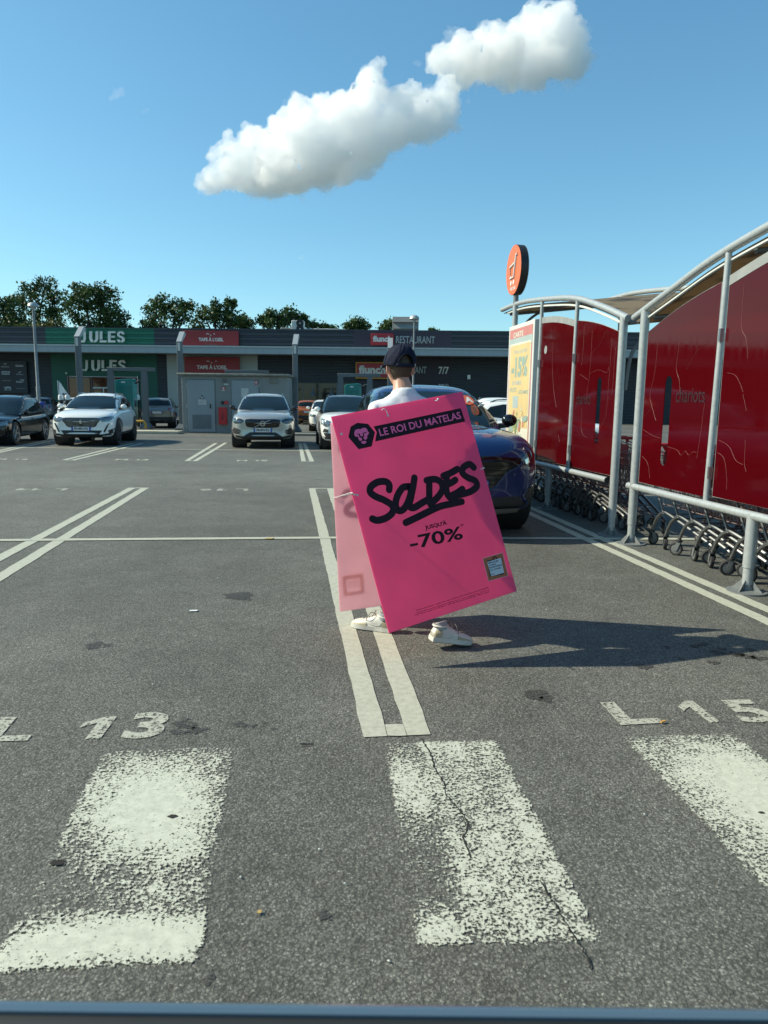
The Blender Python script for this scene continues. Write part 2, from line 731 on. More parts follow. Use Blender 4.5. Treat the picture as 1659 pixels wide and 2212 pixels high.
for args in (('L', (-45, 1605), (60, 1601), (3, 1551)), ('1', (150, 1599), (217, 1597), (190, 1551)), ('3', (258, 1598), (345, 1596), (294, 1541)),
             ('L', (1341, 1568), (1432, 1563), (1296, 1519)), ('1', (1508, 1563), (1557, 1562), (1450, 1516)), ('5', (1608, 1563), (1690, 1561), (1548, 1514)),
             ('6', (459, 1056.4), (433, 1056.4), (455, 1060.6)), ('1', (494, 1056.2), (472, 1056.3), (489, 1060.4)), ('L', (537, 1056), (511, 1056.2), (535, 1060.4)),
             ('4', (70, 1055.6), (38, 1055.6), (60, 1059.8)), ('1', (94, 1055.6), (74, 1055.6), (86, 1059.8)), ('L', (150, 1055.4), (122, 1055.4), (139, 1059.8)),
             ('M', (247, 994.4), (274, 994.6), (253, 991.9)), ('1', (289, 994.6), (300, 994.6), (293, 992)), ('3', (303, 994.8), (319, 994.8), (308, 992.1)),
             ('M', (511, 996.5), (533, 996.5), (513, 993.9)), ('1', (547, 996.5), (558, 996.5), (549, 993.9)), ('5', (562, 996.6), (577, 996.6), (564, 993.9)),
             ('M', (-8, 993.6), (11, 993.6), (-2, 991)), ('1', (27, 993.7), (37, 993.7), (33, 991.2)), ('2', (44, 993.8), (58, 993.9), (49, 991.3))):
    glyph('bay_lettering', *args, M_['old_paint'] if args[1][1] > 1500 or args[0] in '146L' else M_['line_paint'])


def blob(u, v, cu, cv, su, sv, a, p=2):
    return a * exp(-(abs((u - cu) / su) ** p + abs((v - cv) / sv) ** p))


def zebra(TL, TR, BR, BL, fn):
    a, b_, c, d = g2(*TL), g2(*TR), g2(*BR), g2(*BL)
    NU, NV = 40, 110
    vs, wt = [], []
    for j in range(NV + 1):
        for i in range(NU + 1):
            u, v = i / NU, j / NV
            p = (a * (1 - u) + b_ * u) * (1 - v) + (d * (1 - u) + c * u) * v
            vs.append((p.x, p.y, .004))
            e = min(1, min(u, 1 - u) / .03, min(v, 1 - v) / .015)
            wt.append(max(0, min(1.2, fn(u, v))) - .35 * (1 - e) - .05 * (1 - e))
    fs = [(j * (NU + 1) + i, j * (NU + 1) + i + 1, (j + 1) * (NU + 1) + i + 1, (j + 1) * (NU + 1) + i) for j in range(NV) for i in range(NU)]
    me = bpy.data.meshes.new('zebra_stripe')
    me.from_pydata(vs, [], fs)
    at = me.attributes.new('paint', 'FLOAT', 'POINT')
    at.data.foreach_set('value', wt)
    tag(obj('zebra_stripe', me, M_['zebra_paint']), kind='structure')


def z1(u, v):
    e = .41 + .10 * sin(5 * u + 1) * sin(7 * v)
    if v > .60: e -= .08 * min(1, (v - .60) / .08) * (1 - .75 * max(0, u - .45) / .55)
    if v > .80: e += .22 * min(1, (v - .80) / .06)
    e -= .18 * max(0, .08 - v) / .08
    core = blob(u, v, .58, .32, .38, .24, .44, 2) + blob(u, v, .46, .44, .32, .16, .20, 2)
    band = blob(u, v, .70, .915, .52, .055, .36, 2.4) + blob(u, v, .2, .93, .3, .05, .2)
    return e + core + band - .04 * max(0, .10 - u) / .10 * (1 if v < .8 else .4) - .12 * max(0, u - .86) / .14


def z2(u, v):
    r = min(1, max(0, (u - .12) / .24))
    left = blob(u, v, .14, .30, .28, .24, .50) + blob(u, v, .1, .95, .32, .07, .50) + .20
    return max(left, r * (.55 + .05 * sin(9 * v + 3 * u) + .04 * sin(23 * u)))


def z3(u, v):
    return .46 + blob(u, v, .62, .40, .38, .30, .50, 2) - .15 * max(0, .1 - v) / .1


zebra((222, 1621), (515, 1611), (432, 2086), (-34, 2108), z1)
zebra((826, 1604), (1075, 1599), (1313, 2040), (898, 2052), z2)
zebra((1337, 1590), (1584, 1583), (2150, 2028), (1752, 2036), z3)

# cracks, damp spots and dirt on the asphalt
M_['crack'] = mat('crack', (.012, .012, .011), .9, 0, .3, 90)
M_['stain'] = paint('oil stain', (.050, .051, .047), False, .42)


def crack(name, pts, w):
    q = [g2(*p) for p in pts]
    mb = MB()
    vs = []
    path = []
    for i in range(len(q) - 1):
        k = max(2, int((q[i + 1] - q[i]).length / .012))
        for j in range(k):
            path.append(q[i].lerp(q[i + 1], j / k) + Vector((random.uniform(-.004, .004), random.uniform(-.004, .004))))
    for i, p in enumerate(path):
        ww = w * random.uniform(.25, 1.0)
        vs += [(p.x - ww, p.y, .0048), (p.x + ww, p.y, .0048)]
    mb.add(vs, [(2 * i, 2 * i + 1, 2 * i + 3, 2 * i + 2) for i in range(len(path) - 1)])
    tag(obj(name, mb.mesh(name), M_['crack']), kind='structure')


crack('ground_crack', [(912, 1598), (930, 1632), (940, 1662), (958, 1690), (963, 1718), (990, 1750), (1008, 1772), (1010, 1790), (1002, 1812), (1010, 1842), (1022, 1862)], .005)
crack('ground_crack', [(1165, 1905), (1188, 1938), (1215, 1985), (1240, 2028), (1262, 2058), (1280, 2105)], .004)


def stain(px, py, r, k=1.0):
    c = g2(px, py)
    n = 18
    a0 = random.random() * 6
    pts = [(c.x + r * (1 + .35 * sin(2 * a + a0) + .2 * sin(5 * a)) * cos(a) * k, c.y + r * (1 + .3 * sin(3 * a + a0)) * sin(a), .0028) for a in [2 * pi * i / n for i in range(n)]]
    mb = MB()
    mb.add(pts, [tuple(range(n))])
    tag(obj('ground_stain', mb.mesh('ground_stain'), M_['stain']), kind='structure')


for a in ((400, 1566, .05), (425, 1578, .035), (385, 1582, .03), (519, 1566, .028), (548, 1568, .014), (572, 1562, .012), (590, 1575, .012), (1155, 1500, .06), (1180, 1510, .04),
          (515, 1288, .1, 1.4), (212, 1395, .06), (1392, 1440, .04), (1540, 1432, .03), (1500, 1396, .03), (1518, 1392, .03), (1550, 1410, .04), (1590, 1414, .04), (1610, 1418, .05),
          (1640, 1422, .04), (1560, 1402, .025), (1470, 1424, .03), (1440, 1398, .025), (1625, 1405, .03), (700, 1980, .02), (452, 2120, .02)):
    stain(*a)
# patches of paint flaked out of the crossing
for px, py, r in ((373, 1766, .012), (124, 1866, .016), (1645, 1758, .008)):
    c = g2(px, py)
    mb = MB()
    mb.add([(c.x + r * 1.5 * cos(a) * random.uniform(.7, 1.1), c.y + r * sin(a) * random.uniform(.7, 1.1), .0052) for a in [2 * pi * i / 14 for i in range(14)]], [tuple(range(14))])
    tag(obj('ground_stain', mb.mesh('ground_stain'), M_['crack']), kind='structure')

# small litter
def litter(name, label, cat, px, py, pts, h, m, rz=0.0):
    c = G(px, py)
    o = thing(name, label, cat, (c.x, c.y, .006), rz)
    q = MB()
    q.prism(pts, h)
    q.build('piece', m, o, smooth=0)


M_['leaf_dry'] = mat('dry leaf', (.42, .30, .10), .8, 0, .2, 60)
M_['butt'] = mat('cigarette filter', (.55, .30, .08), .8, 0, .2, 60)
litter('cigarette_butt', 'orange cigarette butt at the foot of the painted letter before the right crossing stripe', 'cigarette butt', 1432, 1563, [(-.014, -.004), (.014, -.004), (.014, .004), (-.014, .004)], .007, M_['butt'], .5)
litter('paper_scrap', 'white paper scrap lying in the empty bay left of the boards', 'litter', 418, 1321, [(-.03, -.008), (.02, -.02), (.03, .006), (-.02, .012)], .003, M_['white'], .3)
litter('twig', 'thin black stick lying above the middle crossing stripe', 'twig', 663, 1611, [(-.028, -.003), (.028, -.002), (.028, .002), (-.026, .003)], .004, M_['black'], 0)
litter('leaf', 'tiny yellow leaf on the bare asphalt between the left and middle crossing stripes', 'leaf', 560, 1974, [(-.007, -.004), (.003, -.008), (.008, .003), (-.002, .007)], .002, M_['leaf_dry'], .4)
litter('leaf', 'dry brown leaf on the long white bay line left of the boards', 'leaf', 582, 1165, [(-.05, -.02), (.02, -.03), (.05, .01), (-.01, .03)], .006, M_['leaf_dry'], .2)
litter('paper_scrap', 'small white scrap beside the two-stripe bay line at the far left', 'litter', 60, 1168, [(-.02, -.01), (.03, -.006), (.02, .012)], .004, M_['white'], .9)
for i, (x, y) in enumerate(((690, 1838), (745, 1912), (520, 1898), (1150, 1830), (840, 2080), (1392, 1762), (620, 1452), (330, 1480), (1180, 1318), (470, 1250), (1330, 1270))):
    c = G(x, y)
    o = thing('pebble', 'tiny pale grit pebble loose on the asphalt', 'pebble', (c.x, c.y, .004), i * .7, 'grit pebbles on the asphalt')
    q = MB()
    q.ball((0, 0, .002), (.0045, .003, .0025), 8, 5)
    q.build('stone', M_['offwhite'], o)

# ------------------------------------------------------------------ clouds: real scattering volumes
def cloud_mat(name='cloud', dens=.036):
    m = bpy.data.materials.new(name)
    m.use_nodes = True
    n, l = m.node_tree.nodes, m.node_tree.links
    n.remove(n['Principled BSDF'])
    v = n.new('ShaderNodeVolumePrincipled')
    v.inputs['Color'].default_value = (1, 1, 1, 1)
    v.inputs['Density'].default_value = dens
    v.inputs['Anisotropy'].default_value = .25
    l.new(v.outputs[0], n['Material Output'].inputs['Volume'])
    return m


M_['cloud'] = cloud_mat()
M_['cloud_edge'] = cloud_mat('cloud edge', .008)


def cloud(blobs, Y0, seed, vox=3.2, m='cloud', disp=((40, 24), (16, 15), (7, 8)), grow=1.0, towers=11):
    rr = random.Random(seed)
    mb = MB()
    k = Y0 / FPX
    for (x, y, r) in blobs:
        Y = Y0 + rr.uniform(-.8, .8) * r * k
        c = P(x, y, Y)
        mb.ball(c, r * k * grow, 14, 9)
        # cauliflower towers, mostly on the upper and sunny side
        for _ in range(towers):
            a = rr.uniform(-.5, pi + .7)
            b = rr.uniform(-1, 1)
            q = c + Vector((cos(a) * sqrt(max(0, 1 - .6 * b * b)), b * .8, sin(a) * .95)) * r * k * rr.uniform(.8, 1.02)
            mb.ball(q, r * k * rr.uniform(.16, .42), 10, 7)
    o = mb.build('cloud', M_[m], smooth=0)
    rm = o.modifiers.new('remesh', 'REMESH')
    rm.mode, rm.voxel_size = 'VOXEL', vox
    for sc, st in disp:
        t = bpy.data.textures.new('cloud_noise', 'CLOUDS')
        t.noise_scale, t.noise_depth = sc, 2
        d = o.modifiers.new('displace', 'DISPLACE')
        d.texture, d.strength, d.mid_level, d.texture_coords = t, st, .55, 'GLOBAL'
    applied(o)
    tag(o, kind='structure')
    return o


CA = [(462, 392, 30), (500, 372, 40), (540, 380, 42), (502, 330, 30), (545, 318, 38), (590, 378, 48), (600, 330, 50), (640, 368, 52), (650, 300, 52), (645, 238, 26), (648, 214, 15),
            (690, 338, 56), (700, 280, 52), (740, 352, 46), (742, 250, 46), (740, 300, 56), (790, 310, 55), (795, 232, 40), (803, 182, 28), (814, 148, 20), (818, 134, 13), (798, 160, 22),
            (770, 222, 32), (850, 278, 46), (860, 220, 34), (890, 206, 24), (900, 262, 42), (930, 228, 34), (938, 270, 34), (965, 200, 26), (975, 238, 26), (985, 272, 14),
            (788, 362, 30), (436, 402, 11), (700, 392, 26), (640, 404, 20), (560, 408, 18), (610, 296, 30), (690, 230, 26)]
CB = [(955, 130, 30), (1000, 108, 34), (1000, 148, 38), (1050, 128, 48), (1040, 85, 24), (1090, 108, 44), (1098, 158, 32), (1140, 90, 46), (1160, 52, 38), (1174, 28, 22), (1195, 22, 16),
            (1200, 62, 40), (1208, 118, 48), (1240, 90, 32), (1248, 140, 30), (1150, 148, 44), (1008, 178, 14), (1268, 122, 16), (1060, 170, 18)]
cloud(CA, 1500, 3)
cloud(CB, 1550, 5)
# thin ragged vapour round the dense cores and a few loose wisps
WD = ((55, 50), (22, 34), (9, 18))
cloud([(x + random.uniform(-14, 14), y + random.uniform(-2, 16), r) for x, y, r in CA], 1500, 13, 4.0, 'cloud_edge', WD, .95, 4)
cloud([(x + random.uniform(-10, 18), y + random.uniform(-2, 14), r) for x, y, r in CB] + [(1290, 118, 10), (1312, 117, 7)], 1550, 15, 4.0, 'cloud_edge', WD, .95, 4)
cloud([(900, 135, 6), (905, 140, 5), (1012, 218, 6), (250, 205, 10), (262, 200, 9), (240, 212, 7), (310, 242, 6), (318, 238, 5), (908, 402, 5), (650, 556, 7)], 1500, 6, 2.5, 'cloud_edge', ((22, 16), (9, 9)), 1.0, 6)

# ------------------------------------------------------------------ shopping parade
FS = -0.03                                   # the facade runs slightly towards the camera on the right
FN = Vector((FS * -1, 1, 0)).normalized()
FO = Vector((0, 56.0, 0))
FU = Vector((FN.y, -FN.x, 0))


def fpt(px, py, off=0.0):
    """facade coordinates (s along, z up) of a photo point on the plane OFF metres in front of the canopy edge"""
    d = ray(px, py)
    o = Vector((0, 0, CAM_H))
    t = ((FO - FN * off) - o).dot(FN) / d.dot(FN)
    p = o + d * t
    return (p - FO).dot(FU), p.z


FR = math.atan2(FU.y, FU.x)


def frect(x0, y0, x1, y1, off=0.0):
    s0, z0 = fpt(x0, y0, off)
    s1, z1 = fpt(x1, y1, off)
    s1b, z0b = fpt(x1, y0 + (x1 - x0) * .0, off)
    return min(s0, s1), max(s0, s1), min(z0, z1), max(z0, z1)


def fbox(mb, x0, y0, x1, y1, off, th, z0=None, z1=None):
    a, b, c, d = frect(x0, y0, x1, y1, off)
    c = z0 if z0 is not None else c
    d = z1 if z1 is not None else d
    mb.span((a, -off, c), (b, -off + th, d))
    return mb


def corr(s0, s1, z0, z1, y, period, depth, name, m, parent):
    """horizontally ribbed cladding"""
    pr = []
    z = z0
    while z < z1 - 1e-4:
        for f, e in ((0, 0), (.34, 0), (.42, 1), (.88, 1), (1.0, 0)):
            if z + f * period <= z1 + 1e-6 and (not pr or z + f * period > pr[-1][0] + 1e-5):
                pr.append((z + f * period, e))
        z += period
    pr.append((z1, pr[-1][1])) if pr[-1][0] < z1 - 1e-4 else None
    mb = MB()
    vs = []
    for zz, e in pr:
        vs += [(s0, y - e * depth, zz), (s1, y - e * depth, zz)]
    mb.add(vs, [(2 * i, 2 * i + 1, 2 * i + 3, 2 * i + 2) for i in range(len(pr) - 1)])
    return mb.build(name, m, parent, smooth=0)


M_.update(
    clad=mat('dark ribbed cladding', (.036, .044, .058), .5, .0, .12, .8, rvar=.1),
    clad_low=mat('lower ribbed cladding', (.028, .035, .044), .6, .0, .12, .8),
    green_clad=mat('green cladding', (.008, .135, .085), .45, 0, .1, .8),
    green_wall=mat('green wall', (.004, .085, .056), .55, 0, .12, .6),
    canopy=mat('pale grey fascia', (.30, .35, .37), .45, 0, .08, .5, stretch=(6, 1, .3)),
    panel=mat('pale wall panel', (.34, .38, .36), .6, 0, .08, .5),
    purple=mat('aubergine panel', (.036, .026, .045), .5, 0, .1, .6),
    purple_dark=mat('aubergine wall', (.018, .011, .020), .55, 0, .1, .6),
    sign_red=mat('brick red sign', (.26, .022, .026), .5, 0, .06, 1),
    sign_red2=mat('red sign', (.36, .012, .022), .4, 0, .05, 1),
    letter=mat('white lettering', (.62, .64, .61), .5, 0, .04, 3),
    letter_dim=mat('faint lettering', (.30, .16, .15), .6, 0, .05, 3),
    roofing=mat('flat roof membrane', (.12, .12, .12), .8, 0, .2, 1),
    shop_in=mat('shop interior', (.075, .016, .012), .5, 0, .5, .9),
    frame_w=mat('white aluminium', (.50, .53, .52), .4, 0, .05, 3),
    teal=mat('teal paint', (.012, .20, .185), .35, 0, .06, 2),
    teal_l=mat('pale teal paint', (.10, .42, .38), .35, 0, .06, 2),
    bill=mat('dark billboard', (.024, .030, .038), .6, 0, .1, 1),
    logo=mat('grey logo print', (.33, .37, .38), .6, 0, .1, 4),
    hvac=mat('zinc duct', (.26, .26, .24), .5, .3, .12, 1.5),
)

bld = thing('retail_building', 'long dark ribbed retail building with a pale canopy band and a row of shops', 'building', FO, FR)
SL, SR = -52.0, 44.0
zr = (fpt(0, 707, -.9)[1] + fpt(1380, 719.5, -.9)[1]) / 2
zc1 = (fpt(0, 745, 0)[1] + fpt(1390, 753, 0)[1]) / 2
zc0 = (fpt(0, 762, 0)[1] + fpt(1390, 770, 0)[1]) / 2
m = MB()
m.span((SL, 0, zc0), (SR, 1.0, zc1 - .13))
m.build('canopy_band', M_['canopy'], bld, bevel=.02)
m = MB()
m.span((SL, -.06, zc1 - .128), (SR, 1.0, zc1))
m.build('canopy_edge', M_['galv'], bld)
m = MB()
m.span((SL, 1.002, zc0 + .05), (SR, 2.7, zc0 + .2))
m.build('canopy_soffit', M_['dark_metal'], bld)
m = MB()
m.span((SL, 1.2, zc0 + .25), (SR, 26, zr - .25))
m.span((SL, 3.05, 0), (SR, 26, zc0 + .2))
m.build('building_core', M_['roofing'], bld)
m = MB()
m.span((SL, .86, zr - .02), (SR, 1.25, zr + .06))
m.build('roof_coping', M_['clad'], bld)
OFF1, OFF2 = -.9, -2.6


def sx(px, off, py=740):
    return fpt(px, py, off)[0]


gx0, gx1 = sx(100, OFF1), sx(334, OFF1)
px0, px1 = sx(763.6, OFF1), sx(976, OFF1)
corr(SL, gx0, zc1, zr - .02, .92, .37, .10, 'fascia_cladding', M_['clad'], bld)
corr(gx0, gx1, zc1, zr - .02, .92, .37, .10, 'green_fascia', M_['green_clad'], bld)
corr(gx1, px0, zc1, zr - .02, .92, .37, .10, 'fascia_cladding', M_['clad'], bld)
m = MB()
m.span((px0, .82, zc1), (px1, 1.1, zr - .02))
m.build('fascia_panel', M_['purple'], bld)
corr(px1, SR, zc1, zr - .02, .92, .37, .10, 'fascia_cladding', M_['clad'], bld)
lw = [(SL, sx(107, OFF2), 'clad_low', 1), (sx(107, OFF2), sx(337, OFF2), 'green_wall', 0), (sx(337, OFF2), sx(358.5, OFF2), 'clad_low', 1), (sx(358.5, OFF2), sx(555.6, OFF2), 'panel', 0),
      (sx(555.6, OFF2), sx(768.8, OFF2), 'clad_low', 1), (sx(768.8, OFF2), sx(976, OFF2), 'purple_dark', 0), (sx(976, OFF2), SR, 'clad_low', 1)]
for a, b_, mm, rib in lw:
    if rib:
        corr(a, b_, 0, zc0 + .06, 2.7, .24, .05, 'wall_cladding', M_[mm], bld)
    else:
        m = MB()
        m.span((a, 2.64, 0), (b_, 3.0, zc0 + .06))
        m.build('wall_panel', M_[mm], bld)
# joints in the pale wall panels
# shop front
a, b_, c, d = frect(145, 812.5, 301, 868, OFF2)
m = MB()
m.span((a, 2.50, 0), (b_, 2.62, d))
m.build('shop_front', M_['shop_in'], bld)


def fr_part(name, x0, x1, y0, y1, m, off=-2.44, th=.05, z0=None):
    mb = MB()
    fbox(mb, x0, y0, x1, y1, off, th, z0=z0)
    return mb.build(name, m, bld)


for x0, x1, y0, y1 in ((145, 149.3, 812.5, 885), (149.3, 296, 812.5, 815.3), (197, 200.5, 815.3, 885), (246.5, 250, 815.3, 885), (296, 300.5, 812.5, 885), (200.5, 246.5, 836, 839.5), (200.5, 203, 839.5, 885), (222, 226.5, 839.5, 885), (244, 246.5, 839.5, 885)):
    fr_part('window_frame', x0, x1, y0, y1, M_['frame_w'])
M_['shop_glass'] = mat('shop glass', (.10, .020, .014), .05, 0, .6, .6, spec=.6)
M_['dark_glass'] = mat('dark window glass', (.010, .013, .015), .05, 0, .5, .8, spec=.5)
for x0, x1, y0, y1 in ((149.3, 197, 815.3, 885), (200.5, 246.5, 815.3, 836), (203, 222, 839.5, 885), (226.5, 244, 839.5, 885), (250, 296, 815.3, 885)):
    fr_part('window_pane', x0, x1, y0, y1, M_['shop_glass'], -2.47, .02)
# restaurant window strip
fr_part('restaurant_window', 622, 764, 827, 870, M_['dark_glass'], -2.55, .05)
for x in (655, 690, 726):
    fr_part('window_frame', x, x + 1.4, 827, 870, M_['dark_metal'], -2.52, .04)
fr_part('window_frame', 622, 764, 826, 827.2, M_['dark_metal'], -2.52, .04)
fr_part('restaurant_door', 790, 835, 838, 885, M_['dark_glass'], -2.55, .05)
fr_part('wall_lamp', 1010, 1016, 810, 819, M_['white'], -2.4, .2)
fr_part('wall_lamp', 88, 89.5, 0, 1, M_['white'], -2.4, .2) if 0 else None
fr_part('wall_lamp', 141.5, 143.5, 804, 808, M_['white'], -2.45, .15)
# things seen in the restaurant window: pendant lamps and drinks fridge
for x in (676, 716):
    mb = MB()
    s, z = fpt(x, 846, -2.5)
    mb.lathe([(.30, 0), (.12, .35), (.05, .5), (.05, .75)], 12, Matrix.Translation((s, 2.5, z - .35)))
    mb.build('pendant_lamp', M_['dark_metal'], bld)
fr_part('window_poster', 742, 763, 850, 860, mat('pale poster', (.20, .23, .20), .6), -2.48, .02)


def fsign_text(name, s, x0, y0, x1, y1, off, m, parent, bold=.02, depth=.06, shear=0):
    a, b_, c, d = frect(x0, y0, x1, y1, off)
    t = text_mb(s, b_ - a, d - c, bold, shear)
    vs = [Vector((a + p[0], -off, c + p[1])) for p in t.v]
    mb = MB()
    n = len(vs)
    mb.add(vs, t.f)
    if depth:
        me = mb.mesh('x')
        bm = bmesh.new()
        bm.from_mesh(me)
        r = bmesh.ops.extrude_face_region(bm, geom=bm.faces[:])
        for g in r['geom']:
            if isinstance(g, bmesh.types.BMVert):
                g.co.y += depth
        bm.to_mesh(me)
        bm.free()
        me.materials.append(m)
        return obj(name, me, None, parent)
    return obj(name, mb.mesh(name), m, parent)


def sign_root(name, label, x, y, off):
    s, z = fpt(x, y, off)
    loc = FO + FU * s + FN * (-off) + Vector((0, 0, z))
    o = thing(name, label, 'sign', loc, FR, 'shop signs on the retail building')
    return o, Vector((s, -off, z))


def signed(root_off, *objs):
    r, of = root_off
    for o in objs:
        o.data.transform(Matrix.Translation(-of))
        o.parent = r


# stencil letters: bars cut through the lettering
def stencil(txt, x0, y0, x1, y1, off, label):
    r = sign_root('shop_sign', label, (x0 + x1) / 2, y1, off)
    w = (x1 - x0)
    cuts = [(0, .17), (.205, .405), (.44, .59), (.625, .79), (.825, 1.0)]
    polys = {
        'J': [[(.42, 1), (.72, 1), (.72, .32), (.66, .12), (.52, 0), (.30, 0), (.30, .17), (.42, .24), (.42, 1)], [(-.05, .16), (.22, .17), (.22, .0), (.0, .02)]],
        'U': [[(0, 1), (.3, 1), (.3, .35), (.36, .22), (.44, .17), (.44, 0), (.25, .03), (.08, .14), (0, .33)], [(.56, 0), (.56, .17), (.66, .23), (.7, .35), (.7, 1), (1, 1), (1, .33), (.92, .14), (.75, .03)]],
        'L': [[(0, 1), (.38, 1), (.38, .26), (0, .26)], [(0, 0), (0, .18), (1, .18), (1, 0)]],
        'E': [[(0, 0), (0, 1), (1, 1), (1, .83), (.36, .83), (.36, .17), (1, .17), (1, 0)], [(.46, .42), (.46, .59), (.92, .59), (.92, .42)]],
        'S': [[(.98, .72), (.68, .72), (.62, .80), (.5, .84), (.34, .78), (.34, .68), (.42, .62), (.72, .53), (.94, .42), (1.02, .25), (.92, .08), (.72, .0), (.56, 0), (.56, .17), (.68, .22), (.68, .32), (.58, .38), (.3, .46), (.08, .58), (.02, .76), (.12, .92), (.34, 1.0), (.66, 1.0), (.88, .92)], [(0, .26), (.32, .26), (.38, .18), (.46, .16), (.46, 0), (.24, .02), (.06, .12)]],
    }
    mb = MB()
    for ch, (f0, f1) in zip(txt, cuts):
        for poly in polys[ch]:
            v, f = fill(poly, .5)
            pts = []
            for q in v:
                s, z = fpt(x0 + w * (f0 + (f1 - f0) * q[0]), y1 + (y0 - y1) * q[1], off)
                pts.append(Vector((s, -off, z)))
            me = MB()
            me.add(pts, f)
            back = [p + Vector((0, .08, 0)) for p in pts]
            mb.add(pts, f)
            mb.add(back, [tuple(reversed(t)) for t in f])
            n = len(poly)
            loop = [Vector((fpt(x0 + w * (f0 + (f1 - f0) * q[0]), y1 + (y0 - y1) * q[1], off)[0], -off, fpt(x0 + w * (f0 + (f1 - f0) * q[0]), y1 + (y0 - y1) * q[1], off)[1])) for q in poly]
            mb.add(loop + [p + Vector((0, .08, 0)) for p in loop], [(i, (i + 1) % n, n + (i + 1) % n, n + i) for i in range(n)])
    o = mb.build('lettering', M_['letter'], None, smooth=0)
    signed(r, o)


stencil('JULES', 173, 715.6, 269, 739.5, OFF1 + .30, 'white stencil lettering on the green fascia above the canopy band')
stencil('JULES', 178, 777.8, 271.5, 801.3, OFF2 + .25, 'white stencil lettering on the shaded green wall over the shop door')


def tape(x0, y0, x1, y1, tx0, ty0, tx1, ty1, off, label):
    r = sign_root('shop_sign', label, (x0 + x1) / 2, y1, off)
    mb = MB()
    fbox(mb, x0, y0, x1, y1, off, .12)
    b = mb.build('sign_panel', M_['sign_red'], None, bevel=.01)
    t = fsign_text('lettering', "TAPE À L'OEIL", tx0, ty0, tx1, ty1, off + .02, M_['letter'], None, .03, .02)
    k = (tx1 - tx0)
    mb = MB()
    for fx, fy in ((.34, -1.05), (.40, -1.0), (.49, -.72), (.63, -1.0)):
        s, z = fpt(tx0 + k * fx, ty0 + (ty1 - ty0) * (fy + .5), off + .02)
        mb.prism([(-.06, 0), (.06, 0), (0, .11)], .02, Matrix.Translation((s, -off - .02, z)) @ Matrix.Rotation(pi / 2, 4, 'X'))
    q = mb.build('logo', M_['letter'], None, smooth=0)
    t2 = fsign_text('small_lettering', 'ORIGINAL KIDS', tx0 + k * .24, ty1 + 5, tx1 - k * .24, ty1 + 8.5, off + .02, M_['letter_dim'], None, .0, .01)
    signed(r, b, t, q, t2)


tape(394.3, 714, 515.5, 747.3, 429, 727.5, 482.5, 737.5, OFF1 + .3, 'red shop sign panel with white capitals fixed on the upper fascia')
tape(397.7, 770.5, 517.4, 806, 425, 787, 491, 798, OFF2 + .3, 'larger lettered red shop sign panel on the pale wall above the concrete hut')

r = sign_root('shop_sign', 'restaurant sign with a red box and grey capitals on the upper fascia', 850, 745, OFF1 + .2)
mb = MB(); fbox(mb, 801.4, 720.4, 850, 745.7, OFF1 + .28, .12)
b = mb.build('sign_panel', M_['sign_red2'], None, bevel=.02)
t = fsign_text('lettering', 'flunch', 805.5, 725, 846, 738.6, OFF1 + .31, M_['letter'], None, .05, .02)
t2 = fsign_text('word_lettering', 'RESTAURANT', 855.5, 725.7, 939.4, 742.3, OFF1 + .25, M_['logo'], None, .01, .03)
signed(r, b, t, t2)
r = sign_root('shop_sign', 'red restaurant sign box with a yellow border on the dark lower wall', 810, 818, OFF2 + .4)
mb = MB(); fbox(mb, 768, 781.6, 843, 818.6, OFF2 + .36, .2)
b0 = mb.build('sign_border', M_['yellow'], None, bevel=.02)
mb = MB(); fbox(mb, 770.3, 784, 840.6, 816.2, OFF2 + .40, .06)
b = mb.build('sign_panel', M_['sign_red2'], None)
t = fsign_text('lettering', 'flunch', 775, 789, 833, 808, OFF2 + .43, M_['letter'], None, .05, .02)
signed(r, b0, b, t)
r = sign_root('shop_sign', 'grey capitals and opening days painted on the dark restaurant wall', 905, 808, OFF2 + .1)
t = fsign_text('lettering', 'RESTAURANT', 848, 791, 921, 807, OFF2 + .1, M_['logo'], None, .01, .02)
t2 = fsign_text('day_lettering', '7/7', 947.7, 792, 969.3, 808.2, OFF2 + .1, M_['letter'], None, .02, .02)
t3 = fsign_text('hour_lettering', '10h - 21h', 774, 829.4, 793.6, 833.6, OFF2 + .1, M_['letter'], None, .02, .02)
t4 = fsign_text('hour_lettering', '9h30-21h', 947.7, 829.6, 969, 833.6, OFF2 + .1, M_['letter'], None, .02, .02)
signed(r, t, t2, t3, t4)

# billboard of brand marks on the far left wall
r = sign_root('billboard', 'dark billboard with eight pale brand marks on the ribbed wall', 30, 850, OFF2 + .2)
r[0]['group'] = ''
del r[0]['group']
mb = MB(); fbox(mb, -42, 778.9, 60.5, 849.6, OFF2 + .2, .1)
b = mb.build('sign_panel', M_['bill'], None)
LO = OFF2 + .215


def zz(x, y):
    return (x * .18082 / 1.8517, (1420 + y * .18082) / 1.8517)


parts = []


def btxt(s, x0, y0, x1, y1, bold=.03, mm='logo'):
    a, b_ = zz(x0, y0), zz(x1, y1)
    parts.append(fsign_text('lettering', s, a[0], a[1], b_[0], b_[1], LO + (.006 if mm != 'logo' else 0), M_[mm], None, bold, 0))


def bpoly(pts, mm='logo', o=0):
    v, f = fill(pts, 60)
    q = MB()
    q.add([(fpt(*zz(p[0], p[1]), LO + o)[0], -LO - o, fpt(*zz(p[0], p[1]), LO + o)[1]) for p in v], f)
    parts.append(obj('logo', q.mesh('logo'), M_[mm]))


